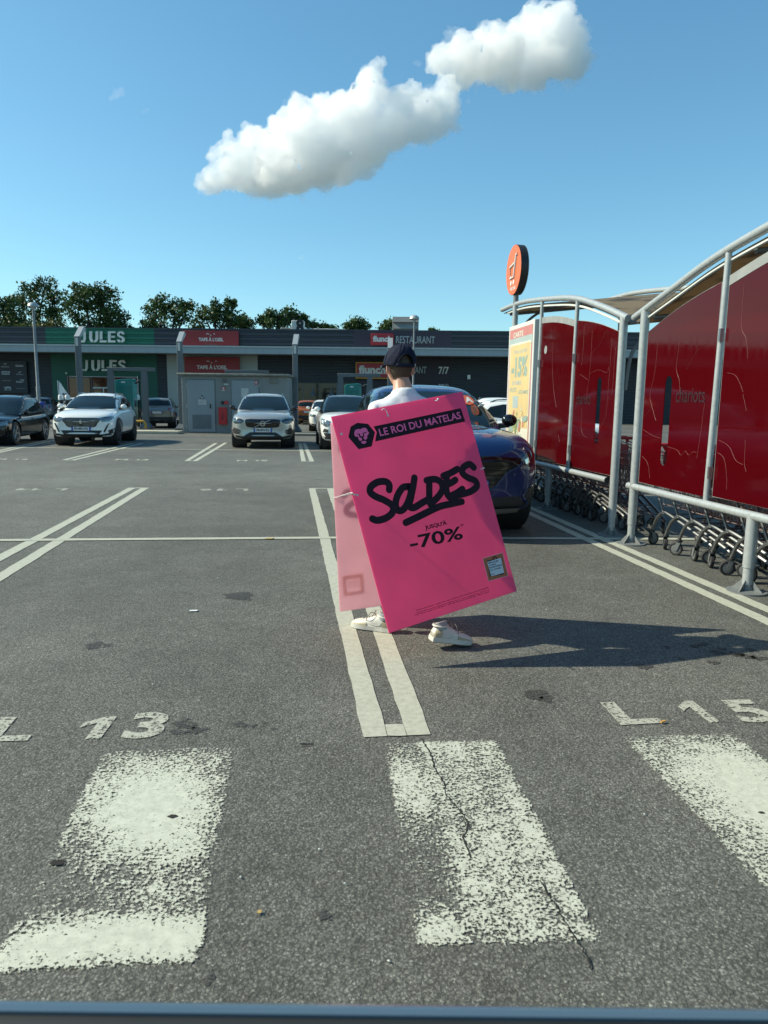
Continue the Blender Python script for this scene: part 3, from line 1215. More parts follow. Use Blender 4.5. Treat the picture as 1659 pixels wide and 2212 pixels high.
btxt('MUSTANG', 22, 240, 205, 280, .01)
bpoly([(80, 200), (100, 188), (145, 182), (140, 200), (120, 205), (128, 218), (108, 205), (98, 216), (96, 204)])
btxt('Dockers', 340, 212, 512, 250, .05)
bpoly([(345, 246), (520, 240), (518, 258), (345, 260)])
bpoly([(32, 358), (220, 360), (212, 438), (170, 430), (125, 440), (80, 430), (42, 438)])
btxt("Levi's", 58, 376, 196, 412, .05, 'bill')
btxt('Fluchos', 360, 412, 520, 444, .02)
bpoly([(392, 402), (430, 372), (475, 362), (470, 378), (450, 384), (440, 400), (428, 388), (405, 404)])
btxt('HARDSTONE', 48, 556, 238, 580, .0)
btxt('PUMA', 356, 574, 505, 616, .06)
bpoly([(446, 548), (458, 530), (492, 546), (520, 545), (545, 526), (530, 552), (520, 572), (536, 604), (522, 596), (506, 570), (480, 566)])
bpoly([(60, 706), (92, 712), (150, 698), (230, 700), (248, 718), (238, 730), (246, 768), (228, 770), (214, 738), (160, 738), (125, 768), (102, 770), (120, 738), (106, 722), (70, 716)])
bpoly([(88, 770), (246, 770), (246, 781), (88, 781)])
btxt('bugatti', 368, 728, 556, 752, .0)
signed(r, b, *parts)

# roof plant
def rbox(name, label, x0, y0, x1, y1, off, th, m, cat, bev=.03):
    a, b_, c, d = frect(x0, y0, x1, y1, off)
    c = min(c, zr - .24)
    loc = FO + FU * (a + b_) / 2 + FN * (-off + th / 2) + Vector((0, 0, c))
    o = thing(name, label, cat, loc, FR)
    mb = MB()
    mb.span((-(b_ - a) / 2, -th / 2, 0), ((b_ - a) / 2, th / 2, d - c))
    mb.build('casing', m, o, bevel=bev)
    return o, (b_ - a), d - c, th


o, w, h, th = rbox('air_conditioner', 'white twin-fan air conditioning unit on the roof edge above the long ribbed wall', 629.5, 692, 655.5, 716, -2.2, .9, M_['offwhite'], 'air conditioner')
for k in (0, 1):
    mb = MB()
    Mx = Matrix.Translation((w * .22, -th / 2 - .03, h * (.80 - .38 * k))) @ Matrix.Rotation(pi / 2, 4, 'X')
    mb.lathe([(.30, 0), (.30, .04), (.27, .04), (.27, .0)], 20, Mx)
    mb.lathe([(0, .006), (.27, .006)], 20, Mx)
    f = mb.build('fan', M_['black'], o)
    mb = MB()
    mb.lathe([(0, .03), (.05, .03), (.05, 0)], 10, Mx)
    mb.build('hub', M_['white'], f)
rbox('roof_duct', 'low pale roof duct running along beside the twin-fan unit', 656.5, 709.5, 746, 716, -3, .5, M_['offwhite'], 'roof duct')
rbox('roof_hatch', 'small grey box on the roof by the twin-fan unit', 606, 707.5, 628, 716, -3, .6, M_['hvac'], 'roof box')
o, w, h, th = rbox('ventilation_unit', 'tall grey louvred ventilation unit on the roof above the restaurant', 848, 684, 904, 718, -3, 4.2, M_['hvac'], 'ventilation unit', .02)
for f0, f1 in ((.0, .33), (.36, .66), (.70, .97)):
    mb = MB()
    mb.prism([(0, f0 * h), (-.22, f0 * h + .04), (-.03, f1 * h), (0, f1 * h)], w * .96, Matrix(((0, 0, 1, -w * .48), (1, 0, 0, -th / 2), (0, 1, 0, .0), (0, 0, 0, 1))))
    mb.build('louvre', M_['hvac'], o, smooth=0)

# ------------------------------------------------------------------ trees behind the building
def leaf_mat(name, c0, c1):
    m, n, l, b = nodes(name)
    tc = n.new('ShaderNodeTexCoord')
    nz = n.new('ShaderNodeTexNoise')
    nz.inputs['Scale'].default_value, nz.inputs['Detail'].default_value = .55, 4
    l.new(tc.outputs['Object'], nz.inputs['Vector'])
    nf = n.new('ShaderNodeTexNoise')
    nf.inputs['Scale'].default_value = 7
    l.new(tc.outputs['Object'], nf.inputs['Vector'])
    ad = n.new('ShaderNodeMath')
    ad.operation = 'MULTIPLY_ADD'
    ad.inputs[1].default_value = .6
    l.new(nf.outputs[0], ad.inputs[0])
    l.new(nz.outputs[0], ad.inputs[2])
    mr = n.new('ShaderNodeMapRange')
    mr.inputs[1].default_value, mr.inputs[2].default_value = .55, 1.05
    l.new(ad.outputs[0], mr.inputs[0])
    mx = n.new('ShaderNodeMix')
    mx.data_type = 'RGBA'
    mx.inputs[6].default_value, mx.inputs[7].default_value = (*c0, 1), (*c1, 1)
    l.new(mr.outputs[0], mx.inputs[0])
    l.new(mx.outputs[2], b.inputs['Base Color'])
    b.inputs['Roughness'].default_value = .55
    b.inputs['Specular IOR Level'].default_value = .3
    t = n.new('ShaderNodeBsdfTranslucent')
    l.new(mx.outputs[2], t.inputs[0])
    ms = n.new('ShaderNodeMixShader')
    ms.inputs[0].default_value = .22
    l.new(b.outputs[0], ms.inputs[1])
    l.new(t.outputs[0], ms.inputs[2])
    l.new(ms.outputs[0], n['Material Output'].inputs[0])
    return m


M_['leaf'] = leaf_mat('oak leaves', (.024, .054, .017), (.065, .115, .030))
M_['leaf2'] = leaf_mat('bright leaves', (.035, .055, .012), (.10, .12, .03))
M_['bark'] = mat('bark', (.055, .042, .032), .9, 0, .25, 3, .4, 12)


def tree(name, label, clumps, Y, seed, dens=1.35, leaf=.34, m='leaf', group='trees behind the retail building'):
    rr = np.random.default_rng(seed)
    k = Y / FPX
    x0 = sum(c[0] * c[2] for c in clumps) / sum(c[2] for c in clumps)
    base = P(x0, 800, Y)
    root = thing(name, label, 'tree', (base.x, Y, 0), 0, group)
    cs = []
    for c in clumps:
        p = P(c[0], c[1], Y) - Vector((base.x, Y, 0))
        rx, rz = c[2] * k, c[3] * k
        p.y += rr.uniform(-.35, .35) * rx
        cs.append((np.array(p), rx, min(rx, rz) * 1.0 + .2, rz))
    V, F = [], []
    for (p, rx, ry, rz) in cs:
        # tufts inside each clump give a ragged outline with gaps
        nt = int(16 + 9.0 * (rx * rz) ** .75 * dens * 1.6)
        for _ in range(nt):
            d = rr.normal(size=3)
            d /= np.linalg.norm(d)
            rad = rr.uniform(.25, 1.0) ** .6 * rr.uniform(.85, 1.12)
            t = p + d * np.array([rx, ry, rz]) * rad
            tr = rr.uniform(.35, .85) * (.5 + .12 * min(rx, 4))
            nl = int(26 * tr / .6)
            for _ in range(nl):
                q = t + rr.normal(size=3) * tr * np.array([.55, .55, .42])
                a = rr.normal(size=3); a /= np.linalg.norm(a)
                b_ = np.cross(a, rr.normal(size=3)); b_ /= np.linalg.norm(b_)
                s = leaf * rr.uniform(.5, 1.1)
                i = len(V)
                V += [q - a * s * .5, q + b_ * s * .32 - a * s * .05, q + a * s * .55, q - b_ * s * .32]
                F.append((i, i + 1, i + 2, i + 3))
    me = bpy.data.meshes.new('crown')
    me.from_pydata([tuple(v) for v in V], [], F)
    obj('crown', me, M_[m], root)
    mb = MB()
    top = max(c[0][2] for c in cs)
    lo = min(c[0][2] - c[3] for c in cs)
    fork = Vector((0, 0, max(2.5, lo * .55)))
    r0 = .022 * top + .12
    mb.tube([(0, 0, -.1), (.05, 0, fork.z * .5), fork], [r0 * 1.2, r0, r0 * .85], 8)
    for (p, rx, ry, rz) in cs:
        e = Vector(p)
        mid = fork.lerp(e, .5) + Vector((rr.uniform(-.4, .4), rr.uniform(-.4, .4), .5))
        mb.tube([fork, mid, e], [r0 * .5, r0 * .32, r0 * .12], 6)
        for _ in range(5):
            d = rr.normal(size=3); d /= np.linalg.norm(d)
            f = e + Vector(d * np.array([rx, ry, rz]) * .9)
            mb.tube([mid.lerp(e, .7), e.lerp(f, .5) + Vector((0, 0, .1)), f], [r0 * .14, r0 * .09, .02], 4)
    mb.build('trunk', M_['bark'], root, smooth=60)
    return root


tree('oak_tree', 'tall airy oak with sky gaps in its crown above the green fascia', [(62, 626, 24, 17), (95, 612, 24, 14), (118, 638, 17, 20), (42, 648, 20, 16), (85, 655, 38, 24), (125, 665, 18, 22), (60, 690, 60, 30), (100, 695, 40, 28)], 78, 1, .62)
tree('oak_tree', 'broad dense dome-shaped oak behind the stencil lettering', [(190, 645, 38, 26), (222, 632, 26, 18), (228, 652, 34, 30), (165, 668, 30, 32), (250, 690, 28, 30), (205, 690, 70, 34), (180, 628, 20, 13), (270, 708, 18, 16)], 74, 2, 1.15)
tree('oak_tree', 'dark low tree mass at the far left end of the building', [(-30, 670, 50, 34), (18, 655, 24, 18), (-5, 690, 50, 34), (28, 690, 26, 28), (40, 705, 30, 22)], 72, 3, .9)
tree('young_tree', 'paler green bushy tree low in front of the tall airy oak', [(18, 712, 40, 22), (55, 716, 34, 18), (110, 708, 26, 16), (85, 715, 26, 14)], 70, 4, .8, .3, 'leaf2')
tree('oak_tree', 'rounded oak standing alone beside the open sky gap', [(352, 654, 24, 17), (335, 672, 25, 20), (380, 664, 26, 20), (392, 682, 26, 22), (350, 695, 40, 24), (408, 660, 10, 9), (330, 700, 22, 18)], 74, 5, .75)
tree('oak_tree', 'tree with two pointed tops behind the red lettered sign', [(466, 664, 11, 18), (462, 684, 18, 20), (492, 662, 14, 15), (505, 656, 8, 7), (438, 676, 16, 18), (480, 696, 46, 20), (425, 702, 20, 16), (500, 688, 18, 16)], 76, 6, .85)
tree('young_tree', 'small round tree right beside the two-topped tree', [(526, 692, 18, 18), (536, 704, 16, 12), (518, 704, 14, 12)], 78, 7, .85)
tree('oak_tree', 'narrow pyramid-shaped tree left of the twin-fan unit', [(586, 678, 10, 12), (582, 692, 20, 16), (600, 700, 22, 16), (566, 694, 10, 12), (605, 686, 8, 10)], 76, 8, .9)
tree('oak_tree', 'ragged tree rising behind the twin-fan unit and sloping down to its side', [(624, 676, 13, 14), (618, 690, 18, 18), (640, 686, 14, 14), (655, 690, 16, 10), (668, 700, 20, 12), (692, 706, 24, 8), (715, 710, 12, 6)], 77, 9, .8)
tree('oak_tree', 'small airy tree alone between the roof duct and the louvred unit', [(770, 694, 14, 10), (764, 702, 16, 10), (786, 704, 12, 10), (752, 706, 7, 7), (776, 708, 22, 8)], 82, 10, .8)
tree('oak_tree', 'tree peeking out behind the louvred ventilation unit', [(838, 702, 12, 10), (830, 710, 10, 9), (850, 696, 10, 8)], 82, 11, .8)
tree('young_tree', 'tip of a bush just showing over the roof beside the louvred unit', [(931, 716, 10, 5), (945, 719, 8, 4)], 82, 12, .8)
# the tree line at the other side of the car park, seen in the red panels
for i, (x, y, h) in enumerate(((-34, 6, 9), (-36, 13, 12), (-33, -3, 10), (-37, 20, 10), (-36, 27, 11), (-31, -12, 11))):
    rr = random.Random(i)
    base = Vector((x, y, 0))
    src = None
    kk = 30 / FPX
    cl = []
    root = thing('hedge_tree', 'leafy tree in the row along the far left side of the car park', 'tree', base, 0, 'trees along the far side of the car park')
    V, F = [], []
    g = np.random.default_rng(50 + i)
    for _ in range(170):
        d = g.normal(size=3); d /= np.linalg.norm(d)
        t = np.array([0, 0, h * .6]) + d * np.array([h * .36, h * .36, h * .42]) * g.uniform(.3, 1) ** .5
        for _ in range(16):
            q = t + g.normal(size=3) * .4
            a = g.normal(size=3); a /= np.linalg.norm(a)
            b_ = np.cross(a, g.normal(size=3)); b_ /= np.linalg.norm(b_)
            j = len(V)
            V += [q - a * .25, q + b_ * .18, q + a * .28, q - b_ * .18]
            F.append((j, j + 1, j + 2, j + 3))
    me = bpy.data.meshes.new('crown')
    me.from_pydata([tuple(v) for v in V], [], F)
    obj('crown', me, M_['leaf'], root)
    mb = MB()
    mb.tube([(0, 0, -.1), (.1, 0, h * .3), (0, .1, h * .7)], [.3, .22, .1], 8)
    mb.build('trunk', M_['bark'], root)

# ------------------------------------------------------------------ concrete hut
M_.update(
    concrete=mat('painted concrete', (.205, .225, .22), .75, 0, .08, 1.6, .12, 90),
    concrete_top=mat('weathered concrete', (.17, .175, .155), .85, 0, .25, 2.2, .2, 40, stretch=(3, 3, .6)),
    steel_door=mat('grey steel door', (.23, .27, .285), .5, 0, .05, 1.5),
    vent=mat('dark grille', (.11, .135, .145), .6, 0, .08, 3),
    paper=mat('paper notice', (.45, .48, .46), .6, 0, .06, 8),
    fire_red=mat('red plastic box', (.45, .015, .02), .35, 0, .08, 4),
)
M_['mast'] = mat('dull mast', (.20, .22, .23), .5, .2, .1, 4)
HY = 31.3


def wp(px, py, Y):
    return P(px, py, Y)


h0 = wp(395.5, 936, HY)
h1 = wp(621.5, 814, HY)
hut = thing('concrete_hut', 'grey concrete electrical hut with a flat overhanging roof slab', 'electrical hut', ((h0.x + h1.x) / 2, HY, 0))
HO = Vector(hut.location)
hw = (h1.x - h0.x) / 2
m = MB()
m.span((-hw, 0, 0), (hw, 2.6, h1.z))
m.build('wall', M_['concrete'], hut, bevel=.015)
m = MB()
m.span((-hw - .16, -.16, h1.z + .002), (hw + .10, 2.75, wp(395, 805.8, HY).z))
m.build('roof_slab', M_['concrete_top'], hut, bevel=.03)


def hrect(x0, y0, x1, y1, Y=HY):
    a, b_ = wp(x0, y0, Y), wp(x1, y1, Y)
    return a.x - HO.x, b_.x - HO.x, b_.z, a.z


def hpart(name, x0, y0, x1, y1, m, y=-.03, th=.03, parent=None, bev=0):
    a, b_, c, d = hrect(x0, y0, x1, y1)
    mb = MB()
    mb.span((a, y, max(c, .03)), (b_, y + th, d))
    return mb.build(name, m, parent or hut, bevel=bev)


for x0, y0, x1, y1, nm in ((404, 820.5, 466, 933, 0), (500, 821.5, 560, 934, 1)):
    hpart('door_frame', x0 - 1.5, y0 - 1.5, x1 + 1.5, y1, M_['vent'], -.012, .012)
    dr = hpart('door', x0, y0, x1, y1, M_['steel_door'], -.04, .03, bev=.006)
    for f in (.1, .5, .9):
        yy = y0 + (y1 - y0) * f
        xx = x0 - .5 if nm == 0 else x1 - .3
        hpart('hinge', xx, yy - 4, xx + 1.2, yy + 4, M_['galv'], -.06, .02, dr)
    if nm == 0:
        g = hpart('vent_grille', 416, 895.6, 457.7, 926.6, M_['vent'], -.048, .008, dr)
        for i in range(14):
            yy = 897 + i * 2.1
            hpart('grille', 416.5, yy, 457.2, yy + .9, M_['steel_door'], -.056, .008, dr)
        hpart('handle', 454, 873, 456.3, 882, M_['black'], -.08, .04, dr)
    else:
        hpart('notice', 521.5, 838.5, 537.5, 858.5, M_['paper'], -.046, .005, dr)
        hpart('fire_label', 550.5, 822.5, 557, 831, M_['fire_red'], -.046, .005, dr)
        hpart('fire_label', 552, 824, 555.5, 829, M_['paper'], -.049, .002, dr)


def hsign(name, label, cat, x0, y0, x1, y1, m, th=.012):
    a, b_, c, d = hrect(x0, y0, x1, y1)
    o = thing(name, label, cat, (HO.x + (a + b_) / 2, HY - .045, c))
    mb = MB()
    mb.span((-(b_ - a) / 2, -th, 0), ((b_ - a) / 2, 0, d - c))
    mb.build('panel', m, o)
    return o, b_ - a, d - c


o, w, h = hsign('notice', 'white notice under the warning triangle on the hut door', 'notice', 429, 863, 446.3, 874, M_['paper'])
for k in range(3):
    mb = MB(); mb.span((-w * .35, -.014, h * (.3 + .2 * k)), (w * .3, -.0125, h * (.34 + .2 * k))); mb.build('lettering', M_['ink'], o)
a, b_, c, d = hrect(432, 852.5, 441.5, 861.5)
o = thing('warning_sign', 'triangular electric shock warning sign on the hut door', 'warning sign', (HO.x + (a + b_) / 2, HY - .045, c))
w, h = b_ - a, d - c
RX = Matrix.Rotation(pi / 2, 4, 'X')
mb = MB(); mb.prism([(-w / 2, 0), (w / 2, 0), (0, h)], .01, RX); mb.build('border', M_['ink'], o)
mb = MB(); mb.prism([(-w * .36, h * .09), (w * .36, h * .09), (0, h * .8)], .003, Matrix.Translation((0, -.0105, 0)) @ RX); mb.build('panel', M_['paper'], o)
mb = MB(); mb.prism([(.0, h * .62), (-w * .1, h * .36), (.01, h * .38), (-.02, h * .14), (w * .1, h * .42), (.02, h * .40), (.03, h * .6)], .002, Matrix.Translation((0, -.0145, 0)) @ RX); mb.build('symbol', M_['ink'], o)
o, w, h = hsign('fire_hose_box', 'red moulded fire cabinet with vertical dark lettering on the hut wall', 'fire cabinet', 474, 879.7, 492, 916.8, M_['fire_red'], .16)
t = text_mb('RIA', h * .4, w * .22, .02)
move(t, Matrix.Translation((w * .12, -.164, h * .3)) @ RX @ Matrix.Rotation(pi / 2, 4, 'Z'))
t.build('lettering', M_['ink'], o, smooth=0)
hsign('alarm_box', 'small red alarm box above the red fire cabinet', 'alarm box', 485.8, 866, 493.5, 873, M_['fire_red'], .08)
hsign('socket_box', 'small black socket box left of the alarm box', 'socket', 479, 866, 483.5, 873.5, M_['black'], .08)
o, w, h = hsign('fire_sign', 'small red and white fire sign on the hut wall between the doors', 'sign', 479.3, 835, 487, 844.5, M_['fire_red'])
mb = MB(); mb.span((-w * .3, -.015, h * .3), (w * .3, -.0125, h * .8)); mb.build('symbol', M_['paper'], o)
mb = MB(); mb.span((-w * .5, -.015, 0), (w * .5, -.0125, h * .2)); mb.build('strip', M_['paper'], o)
hsign('wall_plaque', 'pale plaque high on the hut wall right of the second door', 'plaque', 583, 818, 600.5, 828, M_['concrete_top'])
o, w, h = hsign('hut_number', 'square plaque with a dark number on the hut wall between the doors', 'plaque', 480, 817.5, 493, 827, M_['concrete_top'])
t = text_mb('21', w * .55, h * .7, .0); move(t, Matrix.Translation((-w * .28, -.014, h * .15)) @ RX); t.build('lettering', M_['ink'], o, smooth=0)
hsign('label_strip', 'narrow white label under the numbered plaque', 'label', 484, 828.5, 494.5, 832, M_['paper'])

# ------------------------------------------------------------------ charging bays: lamp posts, portal frames, chargers
def angled_lamp(px, py_top, Y, label):
    t = wp(px, py_top, Y)
    o = thing('street_lamp', label, 'lamp post', (t.x, Y, 0), 0, 'angled lamp posts along the charging bays')
    mb = MB()
    mb.span((-.11, -.11, .3), (.11, .11, t.z))
    mb.build('post', M_['dark_metal'], o, bevel=.015)
    mb = MB()
    vs = [(-.25, -.25, 0), (.25, -.25, 0), (.25, .25, 0), (-.25, .25, 0), (-.25, -.25, .12), (.25, -.25, .12), (.25, .25, .12), (-.25, .25, .12), (-.112, -.112, .34), (.112, -.112, .34), (.112, .112, .34), (-.112, .112, .34)]
    mb.add(vs, [(0, 1, 5, 4), (1, 2, 6, 5), (2, 3, 7, 6), (3, 0, 4, 7), (4, 5, 9, 8), (5, 6, 10, 9), (6, 7, 11, 10), (7, 4, 8, 11)])
    mb.build('foot', M_['dark_metal'], o, smooth=0)
    mb = MB()
    L = .60
    vs = [(-.115, -.12, t.z), (.115, -.12, t.z), (.115, .12, t.z), (-.115, .12, t.z), (-.115, -.12 + L, t.z + .50), (.115, -.12 + L, t.z + .50), (.115, .12 + L, t.z + .40), (-.115, .12 + L, t.z + .40)]
    mb.add(vs, [(0, 1, 5, 4), (1, 2, 6, 5), (2, 3, 7, 6), (3, 0, 4, 7), (4, 5, 6, 7), (0, 3, 2, 1)])
    mb.build('lamp_head', M_['galv'], o, smooth=0)
    mb = MB()
    mb.span((-.05, -.135, t.z - .42), (.06, -.111, t.z - .06))
    mb.build('lens', M_['offwhite'], o)
    return o


angled_lamp(167.5, 727, 33, 'angled lamp post crossing the first letter of the stencil sign')
angled_lamp(387.5, 738, 33.4, 'angled lamp post at the corner of the concrete hut')
angled_lamp(637.5, 744, 33, 'angled lamp post just beside the silver car')
angled_lamp(843, 752, 33, 'angled lamp post in front of the red restaurant sign, behind the capped man')


def portal(x0, x1, ytop, th, Y, label):
    a, b_ = wp(x0, ytop, Y), wp(x1, ytop + .4, Y)
    z = (a.z + b_.z) / 2
    o = thing('portal_frame', label, 'portal frame', ((a.x + b_.x) / 2, Y, 0), 0, 'portal frames at the charging bays')
    w = (b_.x - a.x) / 2
    mb = MB()
    mb.span((-w, -.1, z - th), (w, .1, z))
    mb.build('beam', M_['dark_metal'], o, bevel=.01)
    for sg in (-1, 1):
        mb = MB()
        x = sg * (w - (.12 if sg < 0 else .62))
        x = sg * (w - .5) if sg > 0 else -w + .14
        prof = [(x - .13, .0), (x + .13, .0), (x + .13, z - .9), (x + .22 * .5, z - th), (x - .13, z - th), (x - .17, z - .9)]
        mb.prism(prof, .2, Matrix(((1, 0, 0, 0), (0, 0, 1, -.1), (0, 1, 0, 0), (0, 0, 0, 1))))
        mb.build('leg', M_['dark_metal'], o, smooth=0)
        mb = MB()
        mb.lathe([(.36, 0), (.36, .12), (.17, .34), (.0, .34)], 4, Matrix.Translation((x, 0, 0)) @ Matrix.Rotation(pi / 4, 4, 'Z'))
        mb.build('foot', M_['dark_metal'], o, smooth=0)
    return o


portal(232.4, 333.8, 793.7, .17, 35, 'grey portal frame over the teal charger with fans of slats by the white car')
portal(729.8, 822, 806.6, .17, 34.5, 'grey portal frame over the teal charger behind the pink board')
portal(486, 580, 799.5, .15, 37, 'grey portal frame just showing over the concrete hut roof')


def charger(x0, x1, y0, ytop, Y, label, side):
    a, b_ = wp(x0, y0, Y), wp(x1, ytop, Y)
    o = thing('ev_charger', label, 'charger', ((a.x + b_.x) / 2, Y, 0), radians(4 * side), 'teal electric car chargers')
    w, h = (b_.x - a.x) / 2, b_.z
    mb = MB()
    mb.prism([(-w, .12), (w, .12), (w, h * .985), (w * .85, h), (-w * .8, h * .975), (-w, h * .95)], .8, Matrix(((1, 0, 0, 0), (0, 0, 1, 0), (0, 1, 0, 0), (0, 0, 0, 1))))
    mb.build('cabinet', M_['teal'], o, smooth=0, bevel=.02)
    mb = MB()
    mb.span((w + .002, .03, .2), (w + .02, .77, h * .94))
    mb.build('side_panel', M_['teal_l'], o)
    mb = MB()
    mb.span((w + .022, .25, h * .42), (w + .03, .55, h * .58))
    mb.build('screen', M_['gloss_black'], o)
    mb = MB()
    z = h * .84
    while z > .35:
        if not (h * .44 < z < h * .52):
            mb.span((-w * .86, -.03, z), (w * .86, -.002, z + .045))
        z -= .095
    mb.build('grille', M_['teal'], o, smooth=0)
    mb = MB()
    mb.span((-w * .1, -.02, h * .47), (w * .3, -.002, h * .485))
    mb.build('slot', M_['black'], o)
    mb = MB()
    mb.span((-w * .25, -.008, h * .91), (w * .2, -.002, h * .94))
    mb.build('logo', M_['letter'], o)
    mb = MB()
    for sg in (1,):
        for j in range(2):
            mb.tube(smooth_poly([(w + .05, .3 + .2 * j, h * .9), (w + .35, .3 + .2 * j, h * .95), (w + .5, .2, h * .55), (w + .42, .1 + .1 * j, .35), (w + .2, .2, h * .4)], 5, False), .025, 6)
    mb.build('cable', M_['black'], o)
    return o


charger(250.4, 284.5, 879, 817.5, 36, 'tall teal slatted charger standing behind the white car', 1)
charger(744, 776.5, 870, 828, 36, 'teal slatted charger beside the restaurant wall, behind the parked white cars', -1)

mb = MB()
a, b_ = G(296, 936.8), G(400, 936.8)
mb.span((a.x - 1.6, a.y, 0), (b_.x - .15, a.y + .9, .12))
o = tag(mb.build('kerb', mat('cream kerb paint', (.46, .43, .32), .7, 0, .12, 2), None, bevel=.02), kind='structure')
mb = MB()
a, b_ = G(600, 941), G(700, 941)
mb.span((a.x + .6, a.y, 0), (b_.x + .5, a.y + .9, .10))
tag(mb.build('kerb', M_['concrete_top'], None, bevel=.02), kind='structure')
mb = MB()
a = G(50, 901)
mb.span((a.x, a.y, 0), (a.x + 12, a.y + .8, .14))
tag(mb.build('kerb', M_['concrete_top'], None, bevel=.02), kind='structure')

a = G(303, 931)
o = thing('hoop_barrier', 'low yellow tube hoop on the cream kerb by the white car', 'hoop barrier', (a.x, a.y + .3, .12))
mb = MB()
mb.tube(smooth_poly([(-.5, 0, 0), (-.48, 0, .2), (-.36, 0, .3), (0, 0, .32), (.1, 0, .28), (.15, 0, .15), (.15, 0, 0)], 5, False), .05, 10)
mb.build('hoop', M_['yellow'], o)
mb = MB()
mb.lathe([(.11, 0), (.11, .012), (.05, .012)], 12, Matrix.Translation((.15, 0, 0)))
mb.build('base_plate', M_['yellow'], o)

# feather flag (its back is towards us: the lettering reads mirrored)
t = wp(128, 821.8, 46)
q = wp(146, 872, 46)
o = thing('feather_flag', 'white feather flag with dark vertical lettering in front of the green wall', 'flag', (q.x - .45, 46, 0))
hh = t.z
mb = MB()
pr = [(-.10, .35), (.50, .35), (.62, .9), (.55, 1.6), (.3, hh - .55), (0, hh - .08), (-.14, hh)]
v, f = fill(smooth_poly(pr[:], 4, False), .2)
mb.add([(p[0] - .05 * (hh - p[1]) * -.3, .02 * sin(3 * p[1]), p[1]) for p in v], f)
mb.build('banner', M_['white'], o, smooth=60)
mb = MB(); mb.tube([(-.1, 0, 0), (-.08, 0, hh * .5), (-.05, 0, hh)], .02, 6); mb.build('pole', M_['black'], o)
mb = MB(); mb.lathe([(.3, 0), (.3, .06), (.05, .1), (.04, .35)], 14, Matrix.Translation((-.1, 0, 0))); mb.build('base', M_['black'], o)
t = text_mb('JULES', hh * .52, .36, .03)
move(t, Matrix.Translation((.08, -.06, .45)) @ Matrix(((0, 1, 0, 0), (0, 0, 1, 0), (1, 0, 0, 0), (0, 0, 0, 1))))
t.build('lettering', mat('navy print', (.03, .045, .09), .6), o, smooth=0)


def mast(x, y, x2, y2, Y, r, label):
    a = wp(x, y, Y)
    o = thing('mast_lamp', label, 'lamp post', (a.x, Y, 0), 0, 'tall round masts with dome lamps')
    mb = MB()
    mb.tube([(0, 0, 0), (0, 0, 2.2), (0, 0, 2.25), (0, 0, a.z - .1)], [r, r, r * .8, r * .62], 12)
    mb.build('pole', M_['mast'], o)
    mb = MB()
    mb.lathe([(.0, .26), (.16, .24), (.30, .14), (.34, .0), (.30, -.03), (.12, -.08), (.08, -.2)], 18, Matrix.Translation((0, 0, a.z)))
    mb.build('lamp_head', M_['galv'], o)
    mb = MB(); mb.lathe([(.22, 0), (.22, .03), (.1, .06)], 12); mb.build('base_plate', M_['galv'], o)
    return o


mast(71.5, 662, 0, 0, 47, .125, 'tall slender mast with a dome lamp in front of the brand billboard')
mast(895, 689, 0, 0, 49, .085, 'thin pale mast crossing the restaurant capitals above the cap')
for x, y, lab in ((131.5, 902, 'first of two white-capped black posts left of the white car windscreen'), (146, 905, 'white-capped black post nearest the white car windscreen'), (297, 905, 'white-capped black post between the teal charger and the grey car')):
    Yb = 38
    a = wp(x, 864, Yb)
    o = thing('capped_post', lab, 'post', (a.x, Yb, 0), 0, 'white-capped posts')
    mb = MB(); mb.lathe([(.09, 0), (.09, a.z), (0, a.z)], 12); mb.build('post', M_['black'], o)
    mb = MB(); mb.lathe([(.12, a.z), (.13, a.z + .2), (.10, a.z + .26), (0, a.z + .27)], 12); mb.build('cap', M_['white'], o)

# ------------------------------------------------------------------ cars
def paint_mat(name, col, metal=.0, rough=.32, coat=1.0, spec=.5):
    m = mat(name, col, rough, metal, .04, 1.5, coat=coat, spec=spec)
    return m


M_.update(
    car_white=paint_mat('white car paint', (.78, .80, .77)),
    car_silver=paint_mat('silver car paint', (.42, .43, .40), .55, .3),
    car_black=paint_mat('black car paint', (.004, .006, .008), 0, .2, .45, .25),
    car_blue=paint_mat('deep blue car paint', (.004, .020, .10), .2, .28, .8, .4),
    car_grey=paint_mat('grey beige car paint', (.20, .20, .18), .5, .32),
    car_bluegrey=paint_mat('blue grey car paint', (.10, .15, .19), .5, .32),
    car_orange=paint_mat('orange car paint', (.42, .11, .02), .3, .3),
    clad_black=mat('black cladding', (.014, .015, .016), .6, 0, .12, 30, .1, 200),
    glass_car=mat('car glass', (.006, .012, .014), .02, 0, .3, 1.2, spec=.38),
    lamp=mat('headlamp glass', (.20, .23, .25), .06, .5, .6, 9, coat=1),
    lamp_dark=mat('dark headlamp', (.03, .035, .04), .06, .2, .6, 14, coat=1),
    tail=mat('tail lamp', (.30, .008, .01), .12, 0, .3, 8, coat=1),
    rim=mat('alloy rim', (.38, .39, .39), .3, .8, .08, 10),
    rim_dark=mat('dark rim', (.05, .05, .052), .4, .6, .1, 10),
    skid=mat('silver trim', (.30, .30, .28), .4, .4, .08, 6),
)


